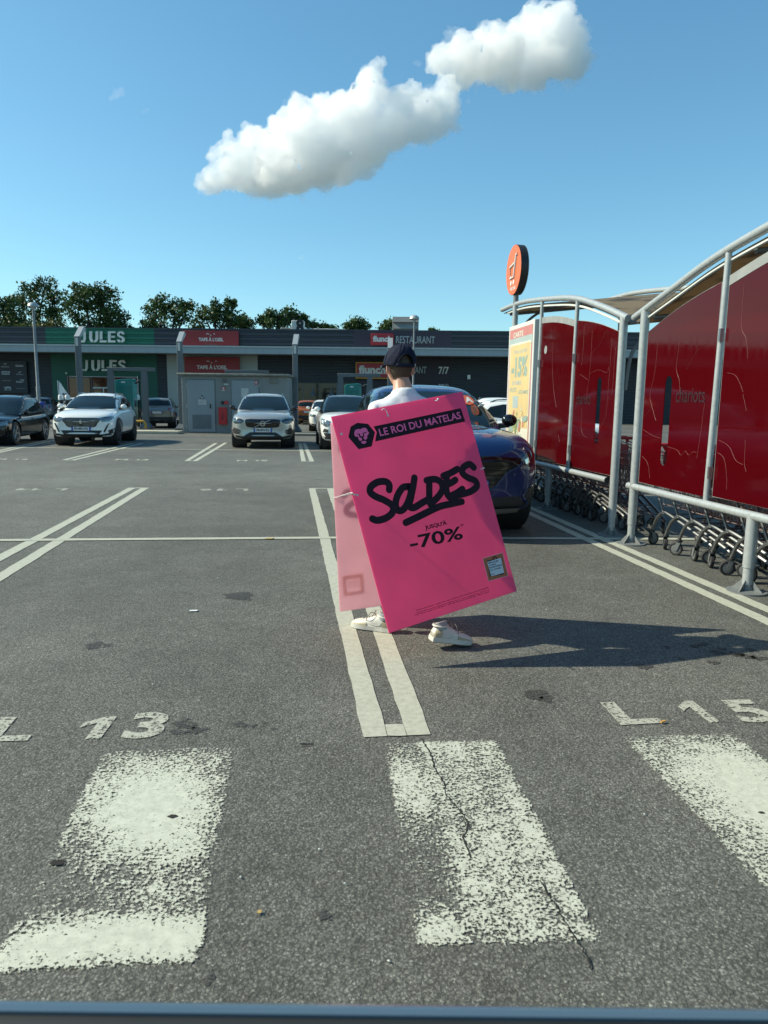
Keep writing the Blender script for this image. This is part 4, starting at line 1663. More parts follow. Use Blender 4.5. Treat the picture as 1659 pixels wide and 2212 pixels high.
class Car:
    def __init__(self, name, label, front, th, kind='suv', paint='car_white', L=4.3, Wd=1.8, H=1.55, sc=1.0, clad=True, roof=None, nose=1.0, wheel=.345, rim='rim', rail=True, detail=True, group='parked cars', hood_up=0.0):
        self.root = r = thing(name, label, 'car', (front[0], front[1], 0), th, group)
        self.L, self.H, self.hw, self.kind, self.detail = L, H, Wd / 2, kind, detail
        r.scale = (sc, sc, sc)
        self.paint = M_[paint]
        self.wr = wheel
        self.wy = (.86, L - .84) if kind != 'estate' else (.88, L - 1.02)
        hw = Wd / 2
        e = H - 1.55
        hood = {'suv': .93, 'estate': .80, 'hatch': .84}[kind] + (e * .4) + hood_up
        belt = {'suv': 1.03, 'estate': .90, 'hatch': .95}[kind] + (e * .55)
        zb = {'suv': .24, 'estate': .19, 'hatch': .2}[kind]
        self.belt, self.hood = belt, hood
        hl = {'suv': 1.12, 'estate': 1.32, 'hatch': 1.0}[kind]
        self.hl = hl
        #        y     w     zb        zt             crown
        st = [(.00, .64, zb + .16, hood - .24, .0),
              (.05, .80, zb + .04, hood - .13, .015),
              (.16, .90, zb, hood - .045, .03),
              (.42, .965, zb, hood + .015, .045),
              (.80, .99, zb, hood + .055, .05),
              (hl, 1.0, zb, belt - .01, .05),
              (hl + .9, 1.0, zb, belt + .0, .03),
              (L * .62, 1.0, zb, belt + .02, .03),
              (L - .75, .99, zb, belt + .05, .03),
              (L - .32, .95, zb, belt + .03, .03),
              (L - .10, .87, zb + .05, belt - .05, .02),
              (L - .0, .74, zb + .18, belt - .18, .0)]
        vs, ns = [], 14
        for (y, w, b0, t0, cr) in st:
            h = t0 - b0
            W_ = w * hw
            half = [(.0, b0), (.80 * W_, b0), (.955 * W_, b0 + .10 * h), (1.0 * W_, b0 + .42 * h), (.985 * W_, b0 + .74 * h), (.915 * W_, t0 - .012), (.55 * W_, t0 + cr * .75), (0, t0 + cr)]
            ring = half + [(-x, z) for x, z in reversed(half[1:-1])]
            for (x, z) in ring:
                # plan curvature of nose and tail
                f = (abs(x) / hw) ** 2.4
                yy = y
                if y < .2: yy = y + f * .26 * nose * (1 - y / .2 * .55)
                if y > L - .35: yy = y - f * .14 * ((y - L + .35) / .35)
                vs.append((x, yy, z))
        n = len(half) * 2 - 2
        fs = []
        for i in range(len(st) - 1):
            for k in range(n):
                l = (k + 1) % n
                fs.append((i * n + k, i * n + l, (i + 1) * n + l, (i + 1) * n + k))
        for i, rev in ((0, False), (len(st) - 1, True)):
            b = i * n
            for k in range(len(half) - 1):
                a0, a1 = b + k, b + k + 1
                c0, c1 = b + (n - k) % n, b + (n - k - 1) % n
                q = [a0, a1, c1, c0]
                q = list(dict.fromkeys(q))
                fs.append(tuple(q if not rev else reversed(q)))
        me = bpy.data.meshes.new('body')
        me.from_pydata(vs, [], fs)
        bm = bmesh.new(); bm.from_mesh(me); bmesh.ops.recalc_face_normals(bm, faces=bm.faces); bm.to_mesh(me); bm.free()
        o = obj('body', me, self.paint, r)
        s = o.modifiers.new('sub', 'SUBSURF'); s.levels = s.render_levels = 3 if detail == 2 else 2
        # wheel arches
        cb = MB()
        for y in self.wy:
            for sg in (-1, 1):
                cb.lathe([(0, -.19), (wheel + .065, -.19), (wheel + .065, .19), (0, .19)], 28, Matrix.Translation((sg * (hw - .10), y, wheel)) @ Matrix.Rotation(pi / 2, 4, 'Y'))
        co = cb.build('cutter', M_['black'], None, smooth=0)
        co.parent = r
        bo = o.modifiers.new('cut', 'BOOLEAN'); bo.object = co; bo.operation = 'DIFFERENCE'; bo.solver = 'EXACT'
        applied(o)
        bpy.data.objects.remove(co)
        # greenhouse
        yr = {'suv': L - .12, 'estate': L - .14, 'hatch': L - .1}[kind]
        rake = {'suv': .88, 'estate': 1.02, 'hatch': .92}[kind]
        tail = {'suv': .42, 'estate': .55, 'hatch': .40}[kind]
        rings = [(belt - .22, hl - .22, yr - .02, hw * .90), (belt + .0, hl - .02, yr - .05, hw * .885), (belt + .18, hl + rake * .36, yr - .04 - tail * .28, hw * .825), (H - .17, hl + rake * .78, yr - tail * .72, hw * .73),
                 (H - .085, hl + rake * .99, yr - tail * .92, hw * .66), (H - .035, hl + rake * 1.13, yr - tail * 1.05, hw * .56), (H - .005, hl + rake * 1.5, yr - tail * 1.5, hw * .32)]
        self.rake, self.tailr, self.yr = rake, tail, yr
        vs, fs = [], []
        for i, (z, yf, yb, w) in enumerate(rings):
            dl = yb - yf
            half = [(0, yf), (.5 * w, yf + .015), (.88 * w, yf + .10), (w * .99, yf + .20), (w, yf + dl * .33), (w, yf + dl * .66), (w * .97, yb - .22), (.86 * w, yb - .06), (.5 * w, yb - .005), (0, yb)]
            ring = half + [(-x, y) for x, y in reversed(half[1:-1])]
            for (x, y) in ring:
                t = (y - yf) / dl
                dz = 0
                if i >= 3:
                    dz = -(.075 if kind != 'suv' else .05) * (max(0, (y - (hl + rake + .7)) / (yr - hl - rake - .7))) ** 2 - .02 * max(0, 1 - (y - hl - rake) / .7)
                vs.append((x, y, z + dz))
        n = 18
        for i in range(len(rings) - 1):
            for k in range(n):
                l = (k + 1) % n
                fs.append((i * n + k, i * n + l, (i + 1) * n + l, (i + 1) * n + k))
        b = (len(rings) - 1) * n
        for k in range(9):
            q = list(dict.fromkeys([b + k, b + k + 1, b + (n - k - 1) % n, b + (n - k) % n]))
            fs.append(tuple(q))
        me = bpy.data.meshes.new('roof')
        me.from_pydata(vs, [], fs)
        bm = bmesh.new(); bm.from_mesh(me); bmesh.ops.recalc_face_normals(bm, faces=bm.faces); bm.to_mesh(me); bm.free()
        g = obj('roof', me, M_[roof] if roof else self.paint, r)
        s = g.modifiers.new('sub', 'SUBSURF'); s.levels = s.render_levels = 2
        applied(g)
        for q in (o, g):
            finish(q.data, 60)
        bm = bmesh.new()
        bm.from_mesh(o.data); bm.from_mesh(g.data)
        self.bvh = BVHTree.FromBMesh(bm)
        bm.free()
        self.body = o
        self.glazing()
        self.wheels(rim)
        if clad: self.cladding()
        if rail: self.rails()
        self.mirrors()

    def decal(self, name, poly, axis, m, parent=None, step=.05, off=.004, thick=None, smooth=50):
        """outline laid on the bodywork: 'f' front view (x,z), 'b' rear view (x,z), 's+' / 's-' side view (y,z), 't' top view (x,y)"""
        v, f = fill(poly, step)
        pts, ok = [], []
        for p in v:
            if axis == 'f': o, d = Vector((p[0], -3, p[1])), Vector((0, 1, 0))
            elif axis == 'b': o, d = Vector((p[0], self.L + 3, p[1])), Vector((0, -1, 0))
            elif axis == 't': o, d = Vector((p[0], p[1], 4)), Vector((0, 0, -1))
            else:
                sg = 1 if axis == 's+' else -1
                o, d = Vector((sg * 4, p[0], p[1])), Vector((-sg, 0, 0))
            h, nrm, idx, dist = self.bvh.ray_cast(o, d)
            ok.append(h is not None)
            if h is None:
                pts.append(Vector((0, 0, 0)))
                continue
            if nrm.dot(d) > 0: nrm = -nrm
            pts.append(h + nrm * off)
        f = [t for t in f if all(ok[i] for i in t)]
        mb = MB()
        used = sorted({i for t in f for i in t})
        ix = {u: i for i, u in enumerate(used)}
        if not used:
            return None
        mb.add([pts[i] for i in used], [tuple(ix[i] for i in t) for t in f])
        return mb.build(name, m, parent or self.root, smooth=smooth)

    def both(self, name, poly, m, **k):
        return [self.decal(name, poly, a, m, **k) for a in ('s+', 's-')]

    def mirror_f(self, name, poly, m, axis='f', **k):
        return [self.decal(name, poly, axis, m, **k), self.decal(name, [(-x, z) for x, z in reversed(poly)], axis, m, **k)]

    def glazing(self):
        b, H, hw, L, hl, rk = self.belt, self.H, self.hw, self.L, self.hl, self.rake
        G_ = M_['glass_car']
        w0, w1 = hw * .80, hw * .635
        ws = [(-w0, b + .035), (-w0 * .5, b + .02), (0, b + .015), (w0 * .5, b + .02), (w0, b + .035), (w1, H - .125), (w1 * .5, H - .108), (0, H - .104), (-w1 * .5, H - .108), (-w1, H - .125)]
        self.ws = self.decal('windscreen', ws, 'f', G_, step=.06)
        yr, tl = self.yr, self.tailr
        tb = .0
        y0 = hl + .42
        top = H - .17
        # outline of the side glass, cut at the pillars
        lo = lambda y: b + .06 + .05 * max(0, (y - hl - 1.2)) * .6
        ytop0, ytop1 = hl + rk * .86 + .06, yr - tl - .38
        end = yr - tl * .55 - .30
        zt = lambda y: top - (.05 if self.kind == 'suv' else .09) * max(0, (y - ytop0 - .5) / 1.6) ** 2
        yB, yC = hl + rk + .36, yr - tl - .55
        segs = [[(y0 - .04, lo(y0)), (yB - .03, lo(yB)), (yB - .05, zt(yB)), (ytop0 + .06, zt(ytop0)), (ytop0 - .10, zt(ytop0) - .05)],
                [(yB + .04, lo(yB)), (yC - .02, lo(yC) + .01), (yC - .06, zt(yC)), (yB + .03, zt(yB))],
                [(yC + .04, lo(yC) + .02), (end + .06, lo(end) + .07), (end - .10, zt(end) - .05), (yC + .02, zt(yC) - .01)]]
        for sg in segs:
            self.both('side_window', sg, G_, step=.07)
        fr = [(y0 - .16, lo(y0) - .035), (yB, lo(yB) - .035), (yC, lo(yC) - .025), (end + .16, lo(end) + .03), (end - .10, zt(end)), (yC, zt(yC) + .035), (yB, zt(yB) + .035), (ytop0, zt(ytop0) + .035), (ytop0 - .2, zt(ytop0) - .06)]
        self.both('window_surround', fr, M_['gloss_black'], step=.07, off=.002)
        w0, w1 = hw * .76, hw * .62
        rw = [(-w0, b + .12), (0, b + .10), (w0, b + .12), (w1, H - .16), (0, H - .13), (-w1, H - .16)]
        self.decal('rear_window', rw, 'b', G_, step=.06)

    def wheels(self, rim):
        r, hw = self.wr, self.hw
        for y in self.wy:
            for sg in (-1, 1):
                Mx = Matrix.Translation((sg * (hw - .135), y, r)) @ Matrix.Rotation(sg * pi / 2, 4, 'Y')
                w = bpy.data.objects.new('wheel', None); link(w); w.parent = self.root
                t = MB()
                rr = r * .70
                t.lathe([(rr, -.10), (r * .92, -.112), (r * .985, -.095), (r, -.05), (r, .05), (r * .985, .095), (r * .92, .112), (rr, .10), (rr * .97, .06)], 32, Mx)
                t.build('tyre', M_['rubber'], w)
                t = MB()
                t.lathe([(rr * .99, .10), (rr * .93, .105), (rr * .90, .06), (.07, .03)], 28, Mx)
                q = t.build('rim_well', M_['rim_dark'], w)
                t = MB()
                t.lathe([(rr, .098), (rr * .975, .112), (rr * .92, .108), (rr * .90, .085)], 28, Mx)
                t.lathe([(0, .105), (.055, .1), (.07, .085), (.07, .03)], 14, Mx)
                for k in range(5):
                    a = 2 * pi * k / 5 + .3
                    for da in (-.13, .13):
                        p = [Vector((cos(a + da * .9) * .05, sin(a + da * .9) * .05, .09)), Vector((cos(a + da) * rr * .94, sin(a + da) * rr * .94, .102))]
                        t.tube([Mx @ x for x in p], [.017, .021], 6)
                t.build('rim', M_[rim], w)
                lm = MB()
                lm.lathe([(r + .062, -.30), (r + .062, .03)], 24, Mx)
                lm.lathe([(0, -.28), (r + .06, -.28)], 24, Mx)
                lm.build('wheel_liner', M_['black'], self.root)

    def cladding(self):
        r = self.wr
        for y in self.wy:
            a0, a1 = r + .066, r + .125
            pts = []
            A = [radians(-22 + 224 * i / 20) for i in range(21)]
            pts = [(y + a1 * cos(a), r + a1 * sin(a)) for a in A] + [(y + a0 * cos(a), r + a0 * sin(a)) for a in reversed(A)]
            self.both('arch_trim', pts, M_['clad_black'], step=.045, off=.012)
        y0, y1 = self.wy[0] + r + .09, self.wy[1] - r - .09
        self.both('sill_trim', [(y0, .2), (y1, .2), (y1, .40), (y0, .36)], M_['clad_black'], step=.08, off=.008)
        z = .25
        self.decal('lower_bumper', [(-self.hw * .95, z), (self.hw * .95, z), (self.hw * .95, .40), (self.hw * .6, .35), (-self.hw * .6, .35), (-self.hw * .95, .40)], 'f', M_['clad_black'], step=.05, off=.006)
        self.decal('rear_bumper', [(-self.hw * .94, z), (self.hw * .94, z), (self.hw * .94, .58), (-self.hw * .94, .58)], 'b', M_['clad_black'], step=.06, off=.006)

    def rails(self):
        for sg in (-1, 1):
            y0, y1 = self.hl + self.rake + .15, self.yr - self.tailr - .2
            pts = []
            for i in range(9):
                y = y0 + (y1 - y0) * i / 8
                h, nn, _i, _d = self.bvh.ray_cast(Vector((sg * self.hw * .60, y, 3)), Vector((0, 0, -1)))
                if h is not None:
                    pts.append((h.x, h.y, h.z + (.0 if i in (0, 8) else .045)))
            mb = MB(); mb.tube(pts, .016, 6); mb.build('roof_rail', M_['gloss_black'], self.root)

    def mirrors(self):
        for sg in (-1, 1):
            x, y, z = sg * (self.hw * .93 + .07), self.hl + .40, self.belt + .095
            mb = MB()
            mb.ball((x, y, z), (.092, .065, .072), 14, 10)
            m_ = M_['gloss_black'] if self.paint not in (M_['car_white'],) or self.kind == 'x' else self.paint
            q = mb.build('door_mirror', m_, self.root)
            mb = MB(); mb.tube([(sg * self.hw * .84, y + .02, z - .07), (x, y, z - .05)], .03, 6); mb.build('mirror_arm', M_['black'], q)
            mb = MB(); mb.box((x, y + .055, z), (.14, .01, .10)); mb.build('mirror_glass', M_['glass_car'], q, bevel=.004)

    def seams(self):
        b = self.belt
        yB = self.hl + self.rake + .36
        for y in (self.hl + .22, yB + .02, self.wy[1] - .05):
            z0 = .40 if y < self.wy[1] - .3 else .80
            self.both('door_seam', [(y, z0), (y + .012, z0), (y + .012, b + .03), (y, b + .03)], M_['black'], step=.08, off=.0025)
        for y in (yB - .28, self.wy[1] - .28):
            self.both('door_handle', [(y, b - .12), (y + .17, b - .115), (y + .17, b - .085), (y, b - .09)], self.paint if self.paint != M_['car_white'] else M_['offwhite'], step=.04, off=.02)

    def plate(self, text, z, axis='f', w=.52, h=.11, x=0):
        o, d = (Vector((x, -3, z)), Vector((0, 1, 0))) if axis == 'f' else (Vector((x, self.L + 3, z)), Vector((0, -1, 0)))
        hit = self.bvh.ray_cast(o, d)[0]
        sg = 1 if axis == 'f' else -1
        y = hit.y - sg * .02
        mb = MB(); mb.box((x, y, z), (w, .016, h))
        p = mb.build('number_plate', M_['plate'], self.root)
        Mx = Matrix.Translation((x, y - sg * .011, z)) @ (Matrix.Identity(4) if sg > 0 else Matrix.Rotation(pi, 4, 'Z')) @ Matrix.Rotation(pi / 2, 4, 'X')
        for e in (-1, 1):
            mb = MB(); mb.box((x + e * (w / 2 - .022), y - sg * .009, z), (.044, .004, h)); mb.build('plate_band', M_['blue_plate'], p)
        if text:
            t = text_mb(text, w * .72, h * .66, .03)
            move(t, Mx @ Matrix.Translation((-w * .36, -h * .33, 0)))
            t.build('lettering', M_['ink'], p, smooth=0)
        return p, y


def wheels_place(fr, rr, side, L, hw, wy, sc=1.0):
    """front centre and turn of a car from the ground points of its front and rear wheel on one side"""
    a, b_ = g2(*fr), g2(*rr)
    d = (b_ - a).normalized()
    th = math.atan2(-d.x, d.y)
    right = Vector((cos(th), sin(th)))
    p = a - right * side * (hw - .13) * sc - d * wy * sc
    return (p.x, p.y), th


# white SUV with a patterned grille
f, th = wheels_place((253, 961.5), (290, 952.0), 1, 4.3, .9, .86, 1.06)
th = .165
c = Car('parked_car', 'white SUV with a patterned grille and black arches parked before the green shop', f, th, 'suv', 'car_white', 4.3, 1.80, 1.55, 1.05, rim='rim_dark')
b_, hw = c.belt, c.hw
c.decal('grille', smooth_poly([(-.50, .80), (0, .815), (.50, .80), (.44, .66), (.34, .55), (0, .535), (-.34, .55), (-.44, .66)], 4), 'f', M_['lamp_dark'], step=.04, off=.004)
mb = MB()
gp = c.bvh
for i in range(-11, 12):
    for j in range(9):
        x, z = i * .043 + (.021 if j % 2 else 0), .555 + j * .029
        if abs(x) < .32 + (z - .54) * .62 and abs(x) > .055:
            h = c.bvh.ray_cast(Vector((x, -3, z)), Vector((0, 1, 0)))[0]
            if h is not None:
                mb.box((h.x, h.y - .008, h.z), (.024, .008, .011))
mb.build('grille_pattern', M_['skid'], c.root, smooth=0)
c.mirror_f('headlight', [(.46, .80), (.60, .84), (.80, .86), (.83, .80), (.72, .70), (.56, .70)], M_['lamp'], step=.03, off=.006)
c.mirror_f('light_blade', [(.70, .66), (.75, .66), (.62, .40), (.58, .42)], M_['lamp_dark'], step=.03, off=.006)
c.mirror_f('bumper_vent', [(.70, .46), (.84, .52), (.86, .40), (.72, .38)], M_['clad_black'], step=.04, off=.006)
c.decal('lower_grille', [(-.56, .46), (.56, .46), (.46, .33), (-.46, .33)], 'f', M_['black'], step=.05, off=.005)
c.plate('FR-482-HQ', .505)
mb = MB(); h = c.bvh.ray_cast(Vector((0, -3, .69)), Vector((0, 1, 0)))[0]
mb.prism([(-.035, -.06), (-.01, -.03), (.015, -.06), (.035, -.05), (.02, -.01), (.045, .0), (.03, .02), (.01, .015), (.03, .05), (.0, .06), (-.03, .045), (-.02, .02), (-.045, .0), (-.02, -.01)], .012, Matrix.Translation((0, h.y - .012, .70)) @ RX)
mb.build('emblem', M_['chrome'], c.root, smooth=0)
c.seams()

# silver SUV
p = P(567.7, 940, 21.1)
c = Car('parked_car', 'silver SUV with a wide black grille parked right before the concrete hut', (p.x, 21.1), .14, 'suv', 'car_silver', 4.4, 1.86, 1.60, 1.045, rim='rim')
c.decal('grille', smooth_poly([(-.46, .83), (0, .835), (.46, .83), (.475, .70), (.40, .61), (0, .60), (-.40, .61), (-.475, .70)], 3), 'f', M_['gloss_black'], step=.04, off=.006)
h = c.bvh.ray_cast(Vector((0, -3, .715)), Vector((0, 1, 0)))[0]
mb = MB(); mb.lathe([(.052, 0), (.075, 0), (.075, .02), (.052, .02)], 20, Matrix.Translation((0, h.y - .012, .715)) @ RX); mb.tube([(-.23, h.y - .01, .62), (.21, h.y - .01, .82)], .010, 6); mb.box((0, h.y - .025, .715), (.11, .006, .025)); mb.build('emblem', M_['chrome'], c.root)
c.mirror_f('headlight', [(.52, .80), (.62, .85), (.85, .87), (.87, .78), (.80, .71), (.62, .71), (.54, .75)], M_['lamp_dark'], step=.03, off=.006)
c.mirror_f('light_blade', [(.60, .775), (.86, .81), (.86, .785), (.60, .755)], M_['lamp'], step=.03, off=.010)
c.mirror_f('bumper_vent', [(.62, .52), (.80, .60), (.86, .52), (.82, .42), (.66, .42)], M_['clad_black'], step=.04, off=.006)
c.mirror_f('fog_lamp', [(.60, .49), (.70, .50), (.70, .47), (.60, .46)], M_['lamp'], step=.03, off=.012)
c.decal('lower_grille', [(-.36, .47), (.36, .47), (.58, .33), (-.58, .33)], 'f', M_['black'], step=.05, off=.008)
c.plate('HB-893-EQ', .53)
c.seams()

# black estate
f, th = wheels_place((27, 961.5), (92.3, 950.5), 1, 4.7, .91, .88)
c = Car('parked_car', 'glossy black estate car with bright window trim, cut off by the picture edge', f, th, 'estate', 'car_black', 4.7, 1.83, 1.47, 1.03, clad=False, rim='rim')
yB = c.hl + c.rake + .36
c.both('window_trim', [(c.hl + .3, c.belt + .02), (c.yr - .6, c.belt + .095), (c.yr - .6, c.belt + .115), (c.hl + .3, c.belt + .042)], M_['chrome'], step=.06, off=.008)
c.mirror_f('headlight', [(.52, .66), (.80, .72), (.84, .60), (.58, .56)], M_['lamp'], step=.03, off=.006)
c.decal('grille', [(-.36, .66), (.36, .66), (.26, .34), (-.26, .34)], 'f', M_['gloss_black'], step=.04, off=.006)
c.seams()

# white crossover with a dark roof and bonnet top, half hidden by the board
f, th = wheels_place((699.5, 969.8), (688.4, 959.2), -1, 4.3, .9, .86)
c = Car('parked_car', 'white crossover with a dark roof, half hidden by the pink board', f, .13, 'suv', 'car_white', 4.35, 1.84, 1.60, 1.03, roof='car_black', rim='rim_dark')
c.mirror_f('headlight', [(.60, .82), (.84, .90), (.86, .74), (.74, .66), (.62, .70)], M_['lamp'], step=.03, off=.006)
c.mirror_f('fog_lamp', [(.66, .58), (.78, .62), (.82, .52), (.68, .50)], M_['lamp_dark'], step=.03, off=.006)
c.mirror_f('bumper_vent', [(.60, .48), (.80, .50), (.72, .34), (.58, .32)], M_['black'], step=.04, off=.006)
c.decal('grille', [(-.5, .80), (.5, .80), (.4, .6), (-.4, .6)], 'f', M_['gloss_black'], step=.05, off=.006)
c.seams()


def simple(label, px, Y, th, kind='suv', paint='car_white', rear=False, L=4.2, Wd=1.78, H=1.55, plate=None, clad=True, **k):
    p = P(px, 900, Y)
    x, y = p.x, Y
    if rear:      # the tail is what stands at that point
        hd = Vector((-sin(th), cos(th)))
        x, y = x - L * sin(th) * 1, Y + L * cos(th)
        th = th + pi
        x, y = p.x - sin(th - pi) * L, Y + cos(th - pi) * L
    c = Car('parked_car', label, (x, y), th, kind, paint, L, Wd, H, clad=clad, **k)
    c.mirror_f('headlight', [(.52, c.hood - .13), (.78, c.hood - .07), (.82, c.hood - .2), (.6, c.hood - .24)], M_['lamp'], step=.04, off=.006)
    c.decal('grille', [(-.42, c.hood - .16), (.42, c.hood - .16), (.34, c.hood - .36), (-.34, c.hood - .36)], 'f', M_['gloss_black'], step=.06, off=.006)
    for sg in (-1, 1):
        c.decal('tail_light', [(sg * .52, c.belt - .02), (sg * .80, c.belt + .02), (sg * .82, c.belt - .22), (sg * .62, c.belt - .2)], 'b', M_['tail'], step=.05, off=.006)
    c.plate(None, .46, 'f')
    c.plate(None, .72 if kind != 'suv' else .80, 'b')
    c.seams()
    return c


simple('small white hatchback between the dark-roofed crossover and the blue car', 778, 25.5, .12, 'hatch', 'car_white', clad=False, rail=False, H=1.50)
simple('white crossover with slim headlights parked further back between silver car and dark-roofed crossover', 706, 34.3, .10, 'suv', 'car_white')
simple('orange crossover seen from behind beside the dark lamp post foot', 664, 45, .06, 'suv', 'car_orange', True)
simple('dark car behind the orange crossover in front of the restaurant window', 653, 50, .05, 'hatch', 'car_black', True, clad=False)
c = simple('beige-grey crossover seen from behind by the portal frame leg and hut', 339, 36, .20, 'suv', 'car_grey', True, L=4.3)
simple('blue-grey hatchback with a red tail lamp seen behind the black estate', 86, 49, .24, 'hatch', 'car_bluegrey', True, clad=False, L=4.0)
simple('white car with a pale windscreen behind the white-capped posts', 152, 44, .2, 'suv', 'car_white', False)
simple('white-roofed car just showing over the roof of the black estate', 10, 40, .25, 'suv', 'car_white', True, H=1.62)
simple('white car seen from behind between the blue car and the poster', 1076, 21.5, -.10, 'suv', 'car_white', True, H=1.62)
simple('white car seen side-on through the gap between the trolley shelters', 1330, 20.0, 1.45, 'hatch', 'car_white', clad=False)

# deep blue crossover next to the shelter
c = Car('parked_car', 'deep blue crossover with an orange sticker in its windscreen next to the trolley shelter', (.80, 7.10), .131, 'suv', 'car_blue', 4.2, 1.78, 1.56, 1.055, rim='rim_dark', rail=False, detail=2, hood_up=.05)
c.decal('grille', smooth_poly([(-.60, .79), (-.3, .815), (0, .82), (.3, .815), (.60, .79), (.56, .72), (.46, .67), (.38, .58), (.30, .51), (0, .495), (-.30, .51), (-.38, .58), (-.46, .67), (-.56, .72)], 3), 'f', M_['gloss_black'], step=.035, off=.005)
mb = MB()
for z in (.54, .585, .63, .675, .72, .765):
    pts = []
    w = .30 + max(0, z - .51) * 1.0
    for i in range(13):
        x = -w + 2 * w * i / 12
        h = c.bvh.ray_cast(Vector((x, -3, z)), Vector((0, 1, 0)))[0]
        pts.append((h.x, h.y - .008, h.z))
    mb.tube(pts, .005, 5)
mb.build('grille', M_['clad_black'], c.root)
pts = []
for x, z in smooth_poly([(-.62, .765), (-.56, .71), (-.46, .66), (-.38, .57), (-.30, .50), (0, .485), (.30, .50), (.38, .57), (.46, .66), (.56, .71), (.62, .765)], 4, False):
    h = c.bvh.ray_cast(Vector((x, -3, z)), Vector((0, 1, 0)))[0]
    pts.append((h.x, h.y - .006, h.z))
mb = MB(); mb.tube(pts, .007, 6); mb.build('grille_trim', M_['car_blue'], c.root)
for sg in (1, -1):
    P_ = lambda L_: [(sg * x, z) for x, z in (L_ if sg > 0 else list(reversed(L_)))]
    c.decal('headlight', P_([(.585, .775), (.64, .83), (.76, .88), (.845, .895), (.86, .79), (.80, .735), (.66, .71)]), 'f', M_['lamp_dark'], step=.025, off=.006)
    c.decal('light_blade', P_([(.60, .735), (.70, .705), (.80, .72), (.835, .76), (.84, .64), (.785, .585), (.765, .595), (.81, .65), (.81, .705), (.76, .685), (.68, .675), (.59, .705)]), 'f', M_['lamp'], step=.02, off=.010)
    c.decal('reflector_and_reflection', P_([(.63, .775), (.68, .80), (.70, .75), (.65, .735)]), 'f', M_['chrome'], step=.02, off=.010)
    c.decal('reflector_and_reflection', P_([(.74, .82), (.77, .835), (.785, .80), (.75, .785)]), 'f', M_['tail'], step=.015, off=.010)  # red piece: a reddish reflection painted into the dark headlamp
    c.decal('air_curtain', P_(smooth_poly([(.70, .50), (.80, .50), (.86, .46), (.86, .36), (.78, .335), (.70, .34), (.66, .42)], 3)), 'f', M_['clad_black'], step=.03, off=.005)
    c.decal('bumper_trim', P_([(.665, .50), (.68, .50), (.64, .42), (.70, .335), (.68, .33), (.62, .42)]), 'f', M_['car_blue'], step=.02, off=.018)
c.decal('lower_grille', [(-.60, .42), (.60, .42), (.64, .33), (-.64, .33)], 'f', M_['black'], step=.04, off=.008)
c.decal('skid_plate', [(-.60, .315), (.60, .315), (.62, .255), (.56, .25), (-.56, .25), (-.62, .255)], 'f', M_['skid'], step=.04, off=.022)
pl, y = c.plate(None, .53, 'f')
for s, dz in (('Est', .018), ('08', -.042)):
    t = text_mb(s, .032, .028, .02)
    move(t, Matrix.Translation((.26 - .038, y - .0125, .53 + dz)) @ RX)
    t.build('lettering', M_['letter'], pl, smooth=0)
st = c.decal('sticker', smooth_poly([(.40, 1.40), (.50, 1.405), (.55, 1.36), (.52, 1.31), (.43, 1.30), (.385, 1.35)], 4), 'f', mat('orange sticker', (.55, .10, .03), .5), step=.03, off=.010)
c.decal('sticker_letter', [(.43, 1.32), (.455, 1.32), (.465, 1.338), (.495, 1.338), (.505, 1.32), (.53, 1.32), (.49, 1.385), (.47, 1.385)], 'f', M_['letter'], st, step=.02, off=.014)
c.decal('wiper', [(-.5, 1.055), (.45, 1.10), (.45, 1.112), (-.5, 1.067)], 'f', M_['black'], step=.05, off=.016)
c.seams()

# charging cable from the black estate towards the charger
q = [P(415 * .1, 0, 1)]
a, b_ = wp(92, 874, 27.2), wp(131, 905, 27.5)
o = thing('charging_cable', 'charging cable with a blue plug hanging from the tail of the black estate', 'charging cable', a)
mb = MB()
mb.tube(smooth_poly([tuple(a), tuple(wp(98, 880, 27.0)), tuple(wp(102, 896, 27)), tuple(wp(104, 915, 27)), tuple(wp(114, 925, 27)), tuple(wp(130, 928.5, 27))], 6, False), .014, 6)
mb.build('cable', M_['black'], o, off=a)
mb = MB(); mb.box(a, (.16, .2, .22)); mb.build('plug', mat('blue plastic', (.01, .04, .26), .4), o, off=a, bevel=.03)

# ------------------------------------------------------------------ trolley shelters
_a, _d, _b = g2(1182, 1100), g2(1612, 1278), g2(1320, 1155)
U2 = (_d - _a).normalized()
V2 = Vector((-U2.y, U2.x))                 # away from the bays, into the shelter
_o = (_a + _d) / 2
B2 = _o + U2 * (_b - _o).dot(U2)


def SP(s, z, d=0.0):
    p = B2 + U2 * s + V2 * d
    return Vector((p.x, p.y, z))


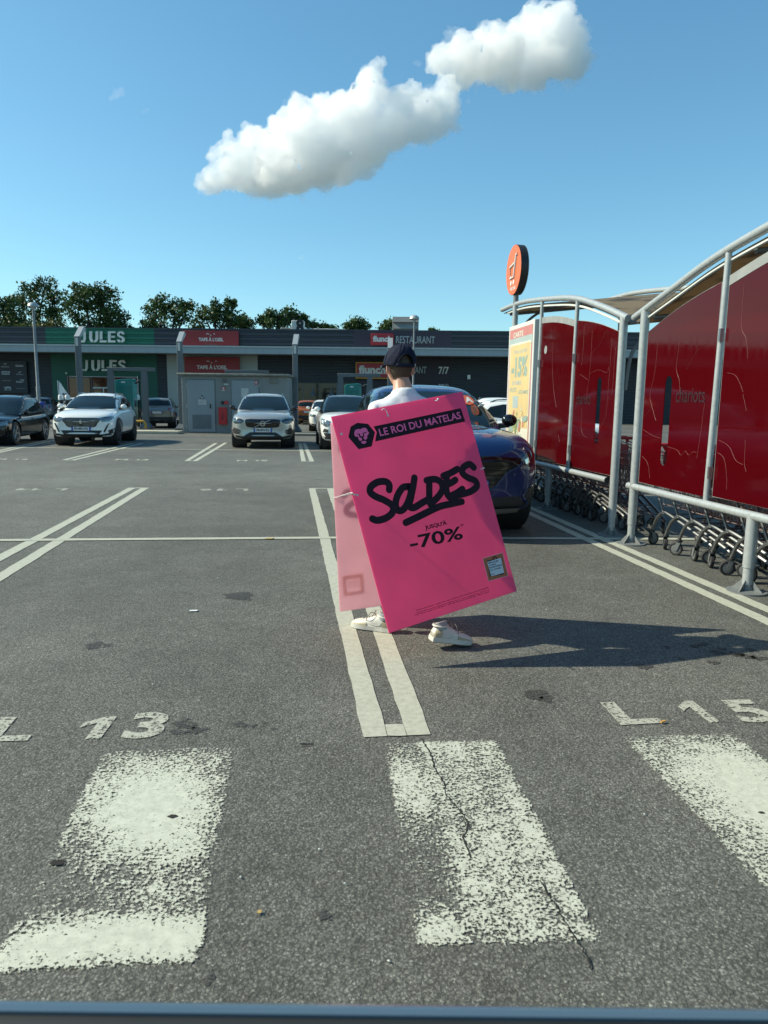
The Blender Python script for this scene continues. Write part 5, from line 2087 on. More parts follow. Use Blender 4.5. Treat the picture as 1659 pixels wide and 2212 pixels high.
def glass_red():
    m, n, l, b = nodes('red translucent panel')
    b.inputs['Base Color'].default_value = (.11, .003, .007, 1)
    b.inputs['Roughness'].default_value = .04
    b.inputs['Specular IOR Level'].default_value = .6
    tc = n.new('ShaderNodeTexCoord')
    nz = n.new('ShaderNodeTexNoise')
    nz.inputs['Scale'].default_value, nz.inputs['Detail'].default_value = 3.5, 6
    mp = n.new('ShaderNodeMapping')
    mp.inputs['Scale'].default_value = (6, 6, .5)
    l.new(tc.outputs['Object'], mp.inputs[0])
    l.new(mp.outputs[0], nz.inputs['Vector'])
    mr = n.new('ShaderNodeMapRange')
    mr.inputs[1].default_value, mr.inputs[2].default_value, mr.inputs[3].default_value, mr.inputs[4].default_value = .35, .8, .03, .12
    l.new(nz.outputs[0], mr.inputs[0])
    l.new(mr.outputs[0], b.inputs['Roughness'])
    tr = n.new('ShaderNodeBsdfTransparent')
    tr.inputs[0].default_value = (.55, .006, .012, 1)
    tl = n.new('ShaderNodeBsdfTranslucent')
    tl.inputs[0].default_value = (.50, .005, .009, 1)
    m1 = n.new('ShaderNodeMixShader')
    m1.inputs[0].default_value = .30
    l.new(b.outputs[0], m1.inputs[1])
    l.new(tl.outputs[0], m1.inputs[2])
    m2 = n.new('ShaderNodeMixShader')
    m2.inputs[0].default_value = .36
    l.new(m1.outputs[0], m2.inputs[1])
    l.new(tr.outputs[0], m2.inputs[2])
    l.new(m2.outputs[0], n['Material Output'].inputs[0])
    return m


def sheet_brown():
    m, n, l, b = nodes('aged roof sheet')
    tc = n.new('ShaderNodeTexCoord')
    w = n.new('ShaderNodeTexWave')
    w.inputs['Scale'].default_value = 14
    w.inputs['Distortion'].default_value = .4
    l.new(tc.outputs['Object'], w.inputs['Vector'])
    nz = n.new('ShaderNodeTexNoise')
    nz.inputs['Scale'].default_value, nz.inputs['Detail'].default_value = 3.2, 6
    l.new(tc.outputs['Object'], nz.inputs['Vector'])
    rp = n.new('ShaderNodeValToRGB')
    rp.color_ramp.elements[0].position, rp.color_ramp.elements[1].position = .50, .66
    rp.color_ramp.elements[0].color, rp.color_ramp.elements[1].color = (.36, .28, .17, 1), (.10, .08, .055, 1)
    l.new(nz.outputs[0], rp.inputs[0])
    l.new(rp.outputs[0], b.inputs['Base Color'])
    b.inputs['Roughness'].default_value = .5
    tl = n.new('ShaderNodeBsdfTranslucent')
    l.new(rp.outputs[0], tl.inputs[0])
    ms = n.new('ShaderNodeMixShader')
    ms.inputs[0].default_value = .5
    l.new(b.outputs[0], ms.inputs[1])
    l.new(tl.outputs[0], ms.inputs[2])
    bp = n.new('ShaderNodeBump')
    bp.inputs['Strength'].default_value = .3
    l.new(w.outputs[0], bp.inputs['Height'])
    l.new(bp.outputs[0], b.inputs['Normal'])
    l.new(ms.outputs[0], n['Material Output'].inputs[0])
    return m


M_['red_panel'] = glass_red()
M_['roof_sheet'] = sheet_brown()
M_['panel_text'] = mat('dark cut lettering', (.035, .012, .014), .3, 0, .3, 20)
M_['scratch'] = mat('scratch', (.26, .08, .075), .5, 0, .2, 20)
M_['frost'] = mat('frosted strip', (.26, .27, .26), .5, 0, .2, 8)
M_['trolley_steel'] = mat('trolley steel', (.20, .21, .21), .34, .85, .15, 20)  # darker than bare steel, the shade under the shelters is put into its colour
M_['trolley_wire'] = mat('trolley wire', (.24, .20, .20), .4, .7, .15, 20)
M_['galv_d'] = mat('weathered steel', (.17, .185, .185), .55, .2, .15, 10)


def arch_z(arch, s):
    for (s0, z0), (s1, z1) in zip(arch, arch[1:]):
        if s <= s1 or (s1, z1) == arch[-1]:
            return z0 + (z1 - z0) * (s - s0) / (s1 - s0)


class Shelter:
    def __init__(self, label, arch, posts, shorts, mulls, rail, s_org):
        self.o = SP(s_org, 0)
        self.root = thing('trolley_shelter', label, 'trolley shelter', self.o, 0, 'trolley shelters')
        self.arch = smooth_poly(arch, 6, False)
        g = M_['galv']
        mb = MB(); mb.tube([SP(s, z) for s, z in self.arch], .036, 12); self.add(mb, 'arch_tube', g)
        mb = MB(); mb.tube([SP(s, z - .085, .02) for s, z in self.arch[2:-1]], .014, 6); self.add(mb, 'edge_rail', M_['offwhite'])
        mb = MB(); mb.tube([SP(s, z + .18, 1.7) for s, z in self.arch], .036, 10); self.add(mb, 'arch_tube', g)
        # roof sheet between the two arches
        vs, fs = [], []
        n = len(self.arch)
        for (s, z) in self.arch:
            for d, dz in ((.03, 0), (1.68, .18)):
                vs += [SP(s, z + dz - .06, d), SP(s, z + dz - .05, d)]
        for i in range(n - 1):
            a, b = 4 * i, 4 * i + 4
            fs += [(a, a + 2, b + 2, b), (a + 1, b + 1, b + 3, a + 3), (a, b, b + 1, a + 1), (a + 2, a + 3, b + 3, b + 2)]
        fs += [(0, 1, 3, 2), (4 * n - 4, 4 * n - 2, 4 * n - 1, 4 * n - 3)]
        mb = MB(); mb.add(vs, fs); self.add(mb, 'roof_sheet', M_['roof_sheet'])
        s0, s1 = self.arch[0][0], self.arch[-1][0]
        for k in (.06, .36, .66, .95):
            s = s0 + (s1 - s0) * k
            z = arch_z(self.arch, s)
            mb = MB(); mb.tube([SP(s, z - .10, .05), SP(s, z + .08, 1.65)], .022, 6); self.add(mb, 'purlin', M_['galv_d'])
        for s in posts:
            z = arch_z(self.arch, s)
            mb = MB(); mb.tube([SP(s, .20), SP(s, z)], .043, 14); mb.tube([SP(s, .0), SP(s, .21)], .037, 14); self.add(mb, 'post', g)
            self.foot(s)
            mb = MB(); mb.tube(smooth_poly([tuple(SP(s, z - .75, .06)), tuple(SP(s, z - .35, .12)), tuple(SP(s, z - .10, .4)), tuple(SP(s, z - .0, .8))], 5, False), .02, 8); self.add(mb, 'bracket', M_['galv_d'])
            mb = MB(); mb.tube([SP(s, .0, 1.7), SP(s, z + .18, 1.7)], .04, 12); self.add(mb, 'post', g)
        for s in shorts:
            mb = MB(); mb.tube([SP(s, .19), SP(s, .6)], .045, 14); mb.tube([SP(s, .0), SP(s, .2)], .038, 14); self.add(mb, 'short_post', g)
            self.foot(s)
        for s in mulls:
            z = arch_z(self.arch, s)
            mb = MB(); mb.tube([SP(s - .02, .6), SP(s + .02, z)], .026, 10); self.add(mb, 'mullion', g)
            for zz in (.85, 1.95):
                mb = MB(); mb.box(SP(s + .035, zz, -.02), (.03, .03, .10)); self.add(mb, 'clip', M_['steel'])
        r0, r1 = rail
        mb = MB(); mb.tube([SP(r0, .585, -.01), SP(r1, .585, -.01)], .034, 12, caps=False); self.add(mb, 'bumper_rail', g)
        mb = MB(); self.add(MB().tube([SP(r0 + .002, .585, -.01), SP(r0 + .01, .585, -.01)], .033, 12), 'rail_end', M_['black']); mb.tube([SP(r1 - .012, .585, -.01), SP(r1 - .004, .585, -.01)], .031, 12); self.add(mb, 'rail_end', M_['black'])  # black discs stand for the darkness inside the open tube
        mb = MB(); mb.tube([SP(r0, .585, .95), SP(r1, .585, .95)], .034, 12); self.add(mb, 'bumper_rail', M_['galv_d'])

    def add(self, mb, name, m, smooth=40, parent=None, bevel=0):
        return mb.build(name, m, parent or self.root, smooth=smooth, off=self.o, bevel=bevel)

    def foot(self, s):
        mb = MB()
        mb.lathe([(0, 0.0), (.145, 0.0), (.145, .012), (.05, .02), (.04, .06)], 22, Matrix.Translation(SP(s, 0)))
        for k in range(4):
            a = k * pi / 2 + .6
            c = SP(s, 0)
            x, y = cos(a), sin(a)
            mb.add([c + Vector((x * .035, y * .035, .012)), c + Vector((x * .12, y * .12, .012)), c + Vector((x * .035, y * .035, .10)), c + Vector((x * .035 - y * .006, y * .035 + x * .006, .012)), c + Vector((x * .12 - y * .006, y * .12 + x * .006, .012)), c + Vector((x * .035 - y * .006, y * .035 + x * .006, .10))],
                   [(0, 1, 2), (3, 5, 4), (0, 3, 4, 1), (1, 4, 5, 2), (0, 2, 5, 3)])
        self.add(mb, 'base_plate', M_['galv_d'])

    def panel(self, s0, s1, z0, zt0, zt1, slot=None, text=None, strip=False, name='glass_panel'):
        """red pane with a slanting top, an upright slot and cut-out lettering"""
        def ztop(s):
            return zt0 + (zt1 - zt0) * (s - s0) / (s1 - s0) + .05 * sin(pi * (s - s0) / (s1 - s0)) * .6
        top = [(s0 + (s1 - s0) * i / 8, ztop(s0 + (s1 - s0) * i / 8)) for i in range(9)]
        outer = [(s0, z0), (s1, z0)] + list(reversed(top))
        pts = [Vector(p) for p in outer]
        n0 = len(pts)
        ed = [(i, (i + 1) % n0) for i in range(n0)]
        hole = []
        if slot:
            sc, sa, sb, w = slot
            hole = [(sc + w * cos(a), sb - w + w * sin(a)) for a in [pi * i / 8 for i in range(9)]] + [(sc - w * cos(a), sa + w - w * sin(a)) for a in [pi * i / 8 for i in range(9)]]
            b = len(pts)
            pts += [Vector(p) for p in hole]
            ed += [(b + i, b + (i + 1) % len(hole)) for i in range(len(hole))]
        v, e, f = geometry.delaunay_2d_cdt(pts, ed, [], 1, 1e-6)[:3]
        def inhole(q):
            if not hole: return False
            sc, sa, sb, w = slot
            return abs(q[0] - sc) < w * 1.001 and sa < q[1] < sb and not ((q[1] > sb - w and (q[0] - sc) ** 2 + (q[1] - sb + w) ** 2 > w * w * 1.001) or (q[1] < sa + w and (q[0] - sc) ** 2 + (q[1] - sa - w) ** 2 > w * w * 1.001))
        f = [t for t in f if not inhole(((sum(v[i][0] for i in t) / 3), (sum(v[i][1] for i in t) / 3)))]
        mb = MB()
        T = .006
        mb.add([SP(p[0], p[1], 0) for p in v] + [SP(p[0], p[1], T) for p in v], [tuple(t) for t in f] + [tuple(i + len(v) for i in reversed(t)) for t in f])
        o = self.add(mb, name, M_['red_panel'], 0)
        mb = MB()
        mb.tube([SP(s, z, .003) for s, z in outer], .005, 4, closed=True)
        self.add(mb, 'edge', M_['frost'], 40, o and self.root)
        if text:
            ts0, ts1, tz, th = text
            t = text_mb('chariots', ts1 - ts0, th, .0)
            q = MB()
            q.add([SP(ts0 + p[0], tz + p[1], -.004) for p in t.v], t.f)
            self.add(q, 'lettering', M_['panel_text'], 0)
        if strip:
            q = MB()
            vs = []
            for s, z in top:
                vs += [SP(s, z + .002, -.003), SP(s, z - .075, -.003)]
            q.add(vs, [(2 * i, 2 * i + 1, 2 * i + 3, 2 * i + 2) for i in range(len(top) - 1)])
            self.add(q, 'clear_strip', M_['frost'], 0)
        return o

    def scratch(self, pts, r=.0009):
        mb = MB()
        p = smooth_poly(pts, 5, False)
        mb.tube([SP(a + random.uniform(-.003, .003), z, -.002) for a, z in p], r, 4)
        self.add(mb, 'scratch', M_['scratch'])


sh1 = Shelter('far trolley shelter with an arched roof, poster frame and dark red panels', [(-4.30, 2.90), (-3.25, 2.88), (-1.93, 2.75), (-1.17, 2.64), (-.51, 2.47), (.14, 2.27)], (-3.6, .05), (-1.88,), (-2.44, -1.21), (-3.6, -.10), -1.9)
sh1.panel(-2.40, -1.24, .64, 2.56, 2.40, strip=True)
sh1.panel(-1.18, 0.0, .64, 2.39, 2.14, slot=(-.46, .95, 1.70, .055), text=(-1.08, -.66, 1.40, .13))
sh2 = Shelter('near trolley shelter rising out of the picture with big dark red panels', [(.28, 2.255), (.95, 2.42), (1.58, 2.57), (2.24, 2.67), (3.1, 2.77), (4.2, 2.82), (5.2, 2.76)], (.50, 4.9), (2.37, 3.6), (1.77, 3.2), (.40, 5.0), 2.4)
sh2.panel(.58, 1.73, .64, 2.09, 2.37, slot=(1.02, .84, 1.66, .06), text=(1.17, 1.62, 1.42, .13))
sh2.panel(1.83, 3.15, .66, 2.40, 2.60, strip=True)
sh2.panel(3.25, 4.8, .66, 2.62, 2.60)
for sh, lines in ((sh1, [[(-1.95, 2.2), (-1.93, 1.9), (-1.85, 1.6), (-1.72, 1.36)], [(-.72, 2.22), (-.72, 1.95), (-.74, 1.7), (-.8, 1.45)], [(-.72, 1.97), (-.5, 2.06), (-.36, 2.2)], [(-.75, 1.74), (-.5, 1.78), (-.28, 1.74), (-.24, 1.80)], [(-.2, 2.1), (-.22, 1.6), (-.24, 1.3), (-.3, 1.2), (-.42, 1.08)], [(-.95, 2.3), (-.96, 1.9), (-.99, 1.88)], [(-1.0, 1.75), (-.78, 1.68)], [(-.9, 1.35), (-.88, 1.1), (-.72, 1.02), (-.62, 1.12)], [(-1.6, 1.0), (-1.55, .92)], [(-.1, 2.0), (-.12, 1.5)]]),
                  (sh2, [[(.78, 2.0), (.76, 1.7), (.70, 1.50), (.74, 1.40), (.84, 1.25)], [(.62, 1.28), (.72, 1.36), (.75, 1.41)], [(.6, 1.16), (.8, 1.11), (.95, 1.09)], [(1.08, 1.02), (1.25, 1.0), (1.32, .96), (1.38, 1.0), (1.44, .97), (1.50, 1.0), (1.56, 1.0)], [(1.16, 1.95), (1.14, 1.72), (1.2, 1.62), (1.23, 1.5)], [(1.62, 1.42), (1.60, 1.2), (1.57, .95)], [(1.30, 1.7), (1.45, 1.85), (1.6, 1.92)], [(.62, .9), (.74, .84), (.8, .70)], [(2.02, 2.3), (2.03, 2.0), (2.1, 1.9), (2.14, 1.75)], [(1.90, 1.65), (2.02, 1.62), (2.12, 1.50)], [(1.86, 1.12), (2.0, 1.08), (2.1, .98), (2.2, .95)], [(1.86, 1.02), (1.95, .98), (2.0, .86), (2.02, .74)], [(2.12, 1.48), (2.15, 1.42), (2.18, 1.36)], [(2.2, 1.14), (2.21, .98), (2.24, .9)]])):
    for ln in lines:
        sh.scratch(ln)
mb = MB(); mb.lathe([(0, 0), (.055, 0), (.055, .002)], 18, frame(SP(-2.20, 2.12, -.004), (U2.x, U2.y, 0), (0, 0, 1)))
mb.build('sticker', M_['frost'], sh1.root, off=sh1.o)

# poster in its frame on the far shelter
p0, p1, pz0, pz1 = -3.68, -2.53, .62, 2.56
po = SP((p0 + p1) / 2, pz0, -.04)
pst = thing('poster_case', 'sun-bleached yellow sale poster in a pale metal case on the far shelter', 'poster', po, math.atan2(U2.y, U2.x))
w, h = (p1 - p0), pz1 - pz0
mb = MB(); mb.span((-w / 2, -.02, 0), (w / 2, .05, h)); mb.build('case', M_['offwhite'], pst, bevel=.008)
PB = lambda x0, z0, x1, z1, y=-.022: [(-w / 2 + w * x0, h * z0), (-w / 2 + w * x1, h * z0), (-w / 2 + w * x1, h * z1), (-w / 2 + w * x0, h * z1)]


def pprint(name, poly, y, m, par=None):
    q = MB()
    q.add([(a, y, b) for a, b in poly], [tuple(range(len(poly)))])
    return q.build(name, m, par or pst, smooth=0)


PM = lambda n, c, **k: mat(n, c, .45, 0, .10, 2.2, **k)
M_.update(po_red=PM('poster red', (.50, .20, .18)), po_yel=PM('poster yellow', (.60, .46, .22)), po_white=PM('poster white', (.60, .60, .50)), po_teal=PM('poster teal', (.27, .36, .31)), po_blue=PM('poster blue', (.36, .43, .42)), po_green=PM('poster green', (.22, .27, .12)), po_pink=PM('poster coral', (.50, .20, .14)), po_lime=PM('poster lime', (.45, .44, .15)))
pprint('print', PB(.05, .03, .95, .97), -.0225, M_['po_red'])
pprint('band', PB(.05, .84, .95, .90), -.0235, M_['po_blue'])
pprint('print_border', PB(.08, .04, .92, .86), -.0245, M_['po_white'])
pprint('yellow_field', PB(.11, .22, .89, .845), -.0255, M_['po_yel'])


def ptext(s, x0, z0, x1, z1, m, bold=.02, y=-.0265):
    t = text_mb(s, w * (x1 - x0), h * (z1 - z0), bold)
    move(t, Matrix.Translation((-w / 2 + w * x0, y, h * z0)) @ RX)
    t.build('lettering', m, pst, smooth=0)


ptext('CARTE', .2, .905, .6, .945, M_['po_white'], .03, -.024)
ptext('TOUS LES JOURS', .25, .775, .78, .805, M_['po_blue'])
ptext('-15%', .18, .60, .82, .755, M_['po_teal'], .05)
ptext('DE REMISE', .24, .545, .60, .575, M_['po_blue'])
ptext('FRUITS', .14, .49, .42, .525, M_['po_teal'])
ptext('LÉGUMES', .50, .475, .88, .51, M_['po_teal'])
pprint('square', PB(.28, .37, .50, .46), -.0265, M_['po_blue'])
rr = random.Random(4)
for i in range(26):
    cx, cz = rr.uniform(.16, .84), rr.uniform(.20, .34)
    a, b_ = rr.uniform(.05, .12), rr.uniform(.02, .045)
    tt = rr.uniform(0, pi)
    pl = [(-w / 2 + w * min(.9, max(.1, cx + a * cos(k) * cos(tt) - b_ * sin(k) * sin(tt))), h * (cz + .6 * (a * cos(k) * sin(tt) + b_ * sin(k) * cos(tt)))) for k in [2 * pi * j / 14 for j in range(14)]]
    pprint('vegetable_print', pl, -.0275 - .0002 * i, M_[rr.choice(['po_green', 'po_pink', 'po_lime', 'po_teal', 'po_yel', 'po_white', 'po_green'])])
for i in range(4):
    pprint('small_print', PB(.16, .165 - .022 * i, .16 + rr.uniform(.5, .68), .172 - .022 * i), -.0265, M_['po_blue'])

# round trolley sign above the far shelter
c = SP(-3.6, 3.22, 0)
sg = thing('round_sign', 'round orange trolley sign on a pole above the far shelter roof', 'sign', SP(-3.6, 2.88))
Rr = P(1118, 531, c.y).z
R_ = (P(1118, 530, c.y).z - P(1118, 637, c.y).z) / 2
cz = (P(1118, 530, c.y).z + P(1118, 637, c.y).z) / 2
c = SP(-3.6, cz, 0)
Mx = frame(c, (U2.x, U2.y, 0), (0, 0, 1))        # local z looks back at the bays
if Mx.col[2][:3][0] > 0:
    Mx = frame(c, (-U2.x, -U2.y, 0), (0, 0, 1))
off = Vector(sg.location)
mb = MB(); mb.lathe([(0, -.06), (R_, -.06), (R_ + .004, .05), (0, .05)], 48, Mx); mb.build('housing', M_['black'], sg, off=off)
mb = MB(); mb.lathe([(0, .056), (R_, .056), (R_, .051)], 48, Mx); mb.build('face', mat('orange sign face', (.72, .15, .045), .4, 0, .05, 2), sg, off=off)
mb = MB(); mb.lathe([(0, -.066), (R_, -.066), (R_, -.061)], 48, Mx); mb.build('back_face', mat('grey sign back', (.3, .31, .28), .5), sg, off=off)
mb = MB(); mb.tube([SP(-3.6, 2.86), SP(-3.6, cz - R_ + .03)], .04, 12); mb.build('pole', M_['galv_d'], sg, off=off)
# the reading direction: sign's own right is towards the far end when seen from the bays
mb = MB()
k = R_
Lx = (Mx.to_3x3() @ Vector((1, 0, 0)))
def sq(x, y): return Mx @ Vector((x * k, y * k, .060))
for pts, r in (([(.52, .56), (.40, .56), (.34, .40), (.14, -.30), (-.34, -.30), (-.40, .16), (.22, .26)], .05),):
    v = MB()
    v.tube([sq(*p) for p in pts], k * .055, 6)
    mb.add(v.v, v.f)
for x in (-.24, .10):
    mb.lathe([(0, .062), (k * .10, .062), (k * .10, .057)], 14, Mx @ Matrix.Translation((x * k, -.50 * k, 0)))
mb.build('symbol', M_['letter'], sg, off=off)
t = text_mb('chariots', k * .72, k * .17, .02)
move(t, Mx @ Matrix.Translation((-.36 * k, -.80 * k, .0575)))
t.build('lettering', M_['letter'], sg, smooth=0, off=off)

# ------------------------------------------------------------------ shopping trolleys nested in two rows
def make_trolley():
    r = thing('shopping_trolley', 'x', 'trolley')
    g = M_['trolley_steel']
    for sy in (-1, 1):
        mb = MB()
        mb.tube(smooth_poly([(.98, sy * .17, .155), (.90, sy * .18, .19), (.34, sy * .235, .345), (.24, sy * .245, .345), (.16, sy * .26, .28), (.10, sy * .27, .155)], 4, False), .0165, 8)
        mb.tube([(.26, sy * .245, .34), (.10, sy * .27, .62), (.0, sy * .275, .98)], .013, 8)
        mb.build('chassis_tube', g, r)
    for x, y, z in ((.30, .235, .34), (.60, .205, .265), (.86, .18, .20)):
        mb = MB()
        mb.tube([(x, -y, z), (x, y, z)], .007, 5)
        mb.build('cross_bar', g, r)
    mb = MB()
    w = .0028
    rear, front = lambda z: .02 + .10 * (1 - (z - .42) / .54), lambda z: .80 + .18 * (z - .42) / .54
    wr, wf = lambda z: .20 + .075 * (z - .42) / .54, lambda z: .15 + .045 * (z - .42) / .54
    for i in range(8):
        z = .42 + .54 * i / 7
        zf = z - .10 * (i / 7)
        t = w * (2.0 if i in (0, 7) else 1)
        mb.tube([(rear(z), -wr(z), z), (front(z), -wf(z), zf), (front(z), wf(z), zf), (rear(z), wr(z), z)], t, 4)
    for k in range(17):
        f = k / 16
        for sy in (-1, 1):
            q = []
            for z in (.42, .96):
                zf = z - .10 * (z > .5)
                q.append((rear(z) + (front(z) - rear(z)) * f, sy * (wr(z) + (wf(z) - wr(z)) * f), z + (zf - z) * f))
            mb.tube(q, w, 4)
    for k in range(7):
        f = -1 + 2 * k / 6
        mb.tube([(rear(.42), f * wr(.42), .42), (front(.42), f * wf(.42), .42), (front(.96), f * wf(.96), .86)], w, 4)
        mb.tube([(rear(.42), f * wr(.42), .42), (rear(.96), f * wr(.96), .96)], w, 4)
    mb.build('basket', M_['trolley_wire'], r, smooth=60)
    mb = MB()
    for k in range(7):
        y = -.16 + .32 * k / 6
        mb.tube([(.30, y, .30), (.84, y * .8, .20)], w, 4)
    for x in (.36, .5, .64, .78):
        z = .30 - (x - .30) * .185
        mb.tube([(x, -.17, z), (x, .17, z)], w, 4)
    mb.build('lower_tray', M_['trolley_wire'], r, smooth=60)
    mb = MB()
    mb.tube([(-.03, -.29, 1.0), (-.03, .29, 1.0)], .018, 10)
    for sy in (-1, 1):
        mb.tube([(-.03, sy * .28, 1.0), (.03, sy * .275, .95)], .018, 8)
    mb.build('handle', M_['red'], r)
    mb = MB(); mb.box((-.02, .0, 1.01), (.05, .12, .035)); mb.build('coin_lock', M_['red'], r, bevel=.006)
    mb = MB(); mb.box((.05, 0, .80), (.014, .34, .26), Matrix.Rotation(-.15, 3, 'Y')); mb.build('seat_flap', M_['red'], r, bevel=.005)
    for (x, y, a) in ((.98, .17, .5), (.98, -.17, -.7), (.10, .27, .25), (.10, -.27, .9)):
        c = bpy.data.objects.new('caster', None); link(c); c.parent = r
        c.location = (x, y, 0); c.rotation_euler = (0, 0, a)
        mb = MB()
        mb.lathe([(.010, .155), (.030, .15), (.032, .135), (.022, .128), (0, .128)], 14)
        mb.build('swivel', M_['black'], c)
        mb = MB()
        for sy in (-1, 1):
            mb.prism([(-.018, .132), (.022, .132), (-.012, .045), (-.038, .05)], .003, Matrix(((1, 0, 0, 0), (0, 0, 1, sy * .021 - .0015), (0, 1, 0, 0), (0, 0, 0, 1))))
        mb.build('fork', M_['galv_d'], c)
        Wm = Matrix.Translation((-.025, 0, .062)) @ Matrix.Rotation(pi / 2, 4, 'X')
        mb = MB()
        mb.lathe([(.044, -.015), (.056, -.016), (.062, -.010), (.062, .010), (.056, .016), (.044, .015)], 22, Wm)
        mb.build('wheel', M_['rubber'], c)
        mb = MB()
        mb.lathe([(0, -.013), (.012, -.017), (.045, -.012), (.045, .012), (.012, .017), (0, .013)], 18, Wm)
        mb.build('wheel_hub', M_['grey_plastic'], c)
    return r


tro = make_trolley()
ang = math.atan2(U2.y, U2.x)
first = True
rr = random.Random(9)
for row, s_start, n, step in ((1, -.98, 14, -.245), (2, .46, 12, .262)):
    for i in range(n):
        t = tro if first else copy_tree(tro)
        first = False
        t.location = SP(s_start + step * i, 0, .46 + rr.uniform(-.01, .01))
        t.rotation_euler = (0, 0, ang + rr.uniform(-.012, .012))
        for c in kids(t):
            if c.name.startswith('caster'):
                c.rotation_euler = (0, 0, rr.uniform(-1.3, 1.3))
        if row == 1:
            lab = 'nested shopping trolley at the near end of the row under the far shelter' if i == 0 else 'nested shopping trolley in the middle of the row under the far shelter'
            t['group'] = 'trolleys under the far shelter'
        else:
            lab = ('shopping trolley with its red handle showing in the gap between the shelters', 'second shopping trolley from the gap in the near shelter row')[i] if i < 2 else 'nested shopping trolley with bright bent legs under the near shelter'
            t['group'] = 'trolleys under the near shelter'
        t['label'] = lab

# ------------------------------------------------------------------ the man in the sandwich boards
_c = [(1329.6, 1670.5), (1841.7, 1561.3), (2067.9, 2369.3), (1553.2, 2530.4)]      # printed face, photo pixels


def homography(src, dst):
    A = []
    for (x, y), (u, v) in zip(src, dst):
        A += [[x, y, 1, 0, 0, 0, -u * x, -u * y], [0, 0, 0, x, y, 1, -v * x, -v * y]]
    h = np.linalg.solve(np.array(A, float), np.array([q for d in dst for q in d], float))
    return np.append(h, 1).reshape(3, 3)


BW, BH = .82, 1.19
HM = homography(_c, [(0, BH), (BW, BH), (BW, 0), (0, 0)])


def bd(x, y):
    p = HM @ np.array([x, y, 1.0])
    return (p[0] / p[2], p[1] / p[2])


b6 = lambda x, y: bd(1300 + x * .51988, 1500 + y * .51989)
b3 = lambda x, y: bd(1250 + x * .48222, 1200 + y * .48222)
b1 = lambda x, y: bd(1150 + x * .21097, 1500 + y * .21097)


def board_mat(name, base, tl, f):
    m, n, l, b = nodes(name)
    b.inputs['Roughness'].default_value = .42
    tc = n.new('ShaderNodeTexCoord')
    nz = n.new('ShaderNodeTexNoise')
    nz.inputs['Scale'].default_value, nz.inputs['Detail'].default_value = 4, 4
    l.new(tc.outputs['Object'], nz.inputs['Vector'])
    mr = n.new('ShaderNodeMapRange')
    mr.inputs[1].default_value, mr.inputs[2].default_value, mr.inputs[3].default_value, mr.inputs[4].default_value = .3, .7, .95, 1.05
    l.new(nz.outputs[0], mr.inputs[0])
    for col, tgt in ((base, b.inputs['Base Color']), (tl, None)):
        sc = n.new('ShaderNodeVectorMath')
        sc.operation = 'SCALE'
        sc.inputs[0].default_value = col
        l.new(mr.outputs[0], sc.inputs['Scale'])
        if tgt is not None:
            l.new(sc.outputs[0], tgt)
        else:
            t = n.new('ShaderNodeBsdfTranslucent')
            l.new(sc.outputs[0], t.inputs[0])
    ms = n.new('ShaderNodeMixShader')
    ms.inputs[0].default_value = f
    l.new(b.outputs[0], ms.inputs[1])
    l.new(t.outputs[0], ms.inputs[2])
    wv = n.new('ShaderNodeTexWave')
    wv.inputs['Scale'].default_value = 60
    l.new(tc.outputs['Object'], wv.inputs['Vector'])
    bp = n.new('ShaderNodeBump')
    bp.inputs['Strength'].default_value, bp.inputs['Distance'].default_value = .06, .002
    l.new(wv.outputs[0], bp.inputs['Height'])
    l.new(bp.outputs[0], b.inputs['Normal'])
    l.new(ms.outputs[0], n['Material Output'].inputs[0])
    return m


M_.update(
    board_pink=board_mat('pink board print', (.95, .115, .32), (1.0, .30, .48), .55),
    board_white=board_mat('pale board back', (.84, .58, .62), (1.0, .70, .74), .60),
    board_ink=mat('board ink', (.022, .011, .018), .6, 0, .15, 30, spec=.15),
    ghost_ink=board_mat('ink seen through the board', (.10, .07, .09), (.45, .25, .32), .5),
    ghost_label=board_mat('label seen through the board', (.40, .22, .14), (.80, .45, .30), .5),
    ghost_paper=board_mat('paper seen through the board', (.5, .45, .45), (.9, .8, .75), .5),
    pink_ink=mat('pink lettering', (.95, .13, .34), .5, 0, .05, 10),
    award_orange=mat('award orange', (.36, .105, .035), .5, 0, .06, 10),
    award_white=mat('award white', (.52, .58, .62), .5, 0, .05, 10),
    string=mat('white string', (.66, .62, .62), .8, 0, .1, 40),
)


def seg_stroke(mb, pts, r, y):
    """flat brush stroke with round ends"""
    p = [Vector(q) for q in smooth_poly(pts, 7, False)]
    n = len(p)
    L, R = [], []
    for i in range(n):
        t = (p[min(i + 1, n - 1)] - p[max(i - 1, 0)]).normalized()
        s = Vector((-t.y, t.x)) * r
        L.append(p[i] + s); R.append(p[i] - s)
    vs = [(a.x, y, a.y) for a in L] + [(a.x, y, a.y) for a in R]
    mb.add(vs, [(i, i + 1, n + i + 1, n + i) for i in range(n - 1)])
    for e in (p[0], p[-1]):
        mb.add([(e.x + r * cos(2 * pi * k / 16), y - .00002, e.y + r * sin(2 * pi * k / 16)) for k in range(16)], [tuple(range(16))])


def flat(name, polys, y, m, par):
    mb = MB()
    for i, poly in enumerate(polys):
        v, f = fill(poly, .5)
        mb.add([(p[0], y - .00004 * i, p[1]) for p in v], f)
    return mb.build(name, m, par, smooth=0)


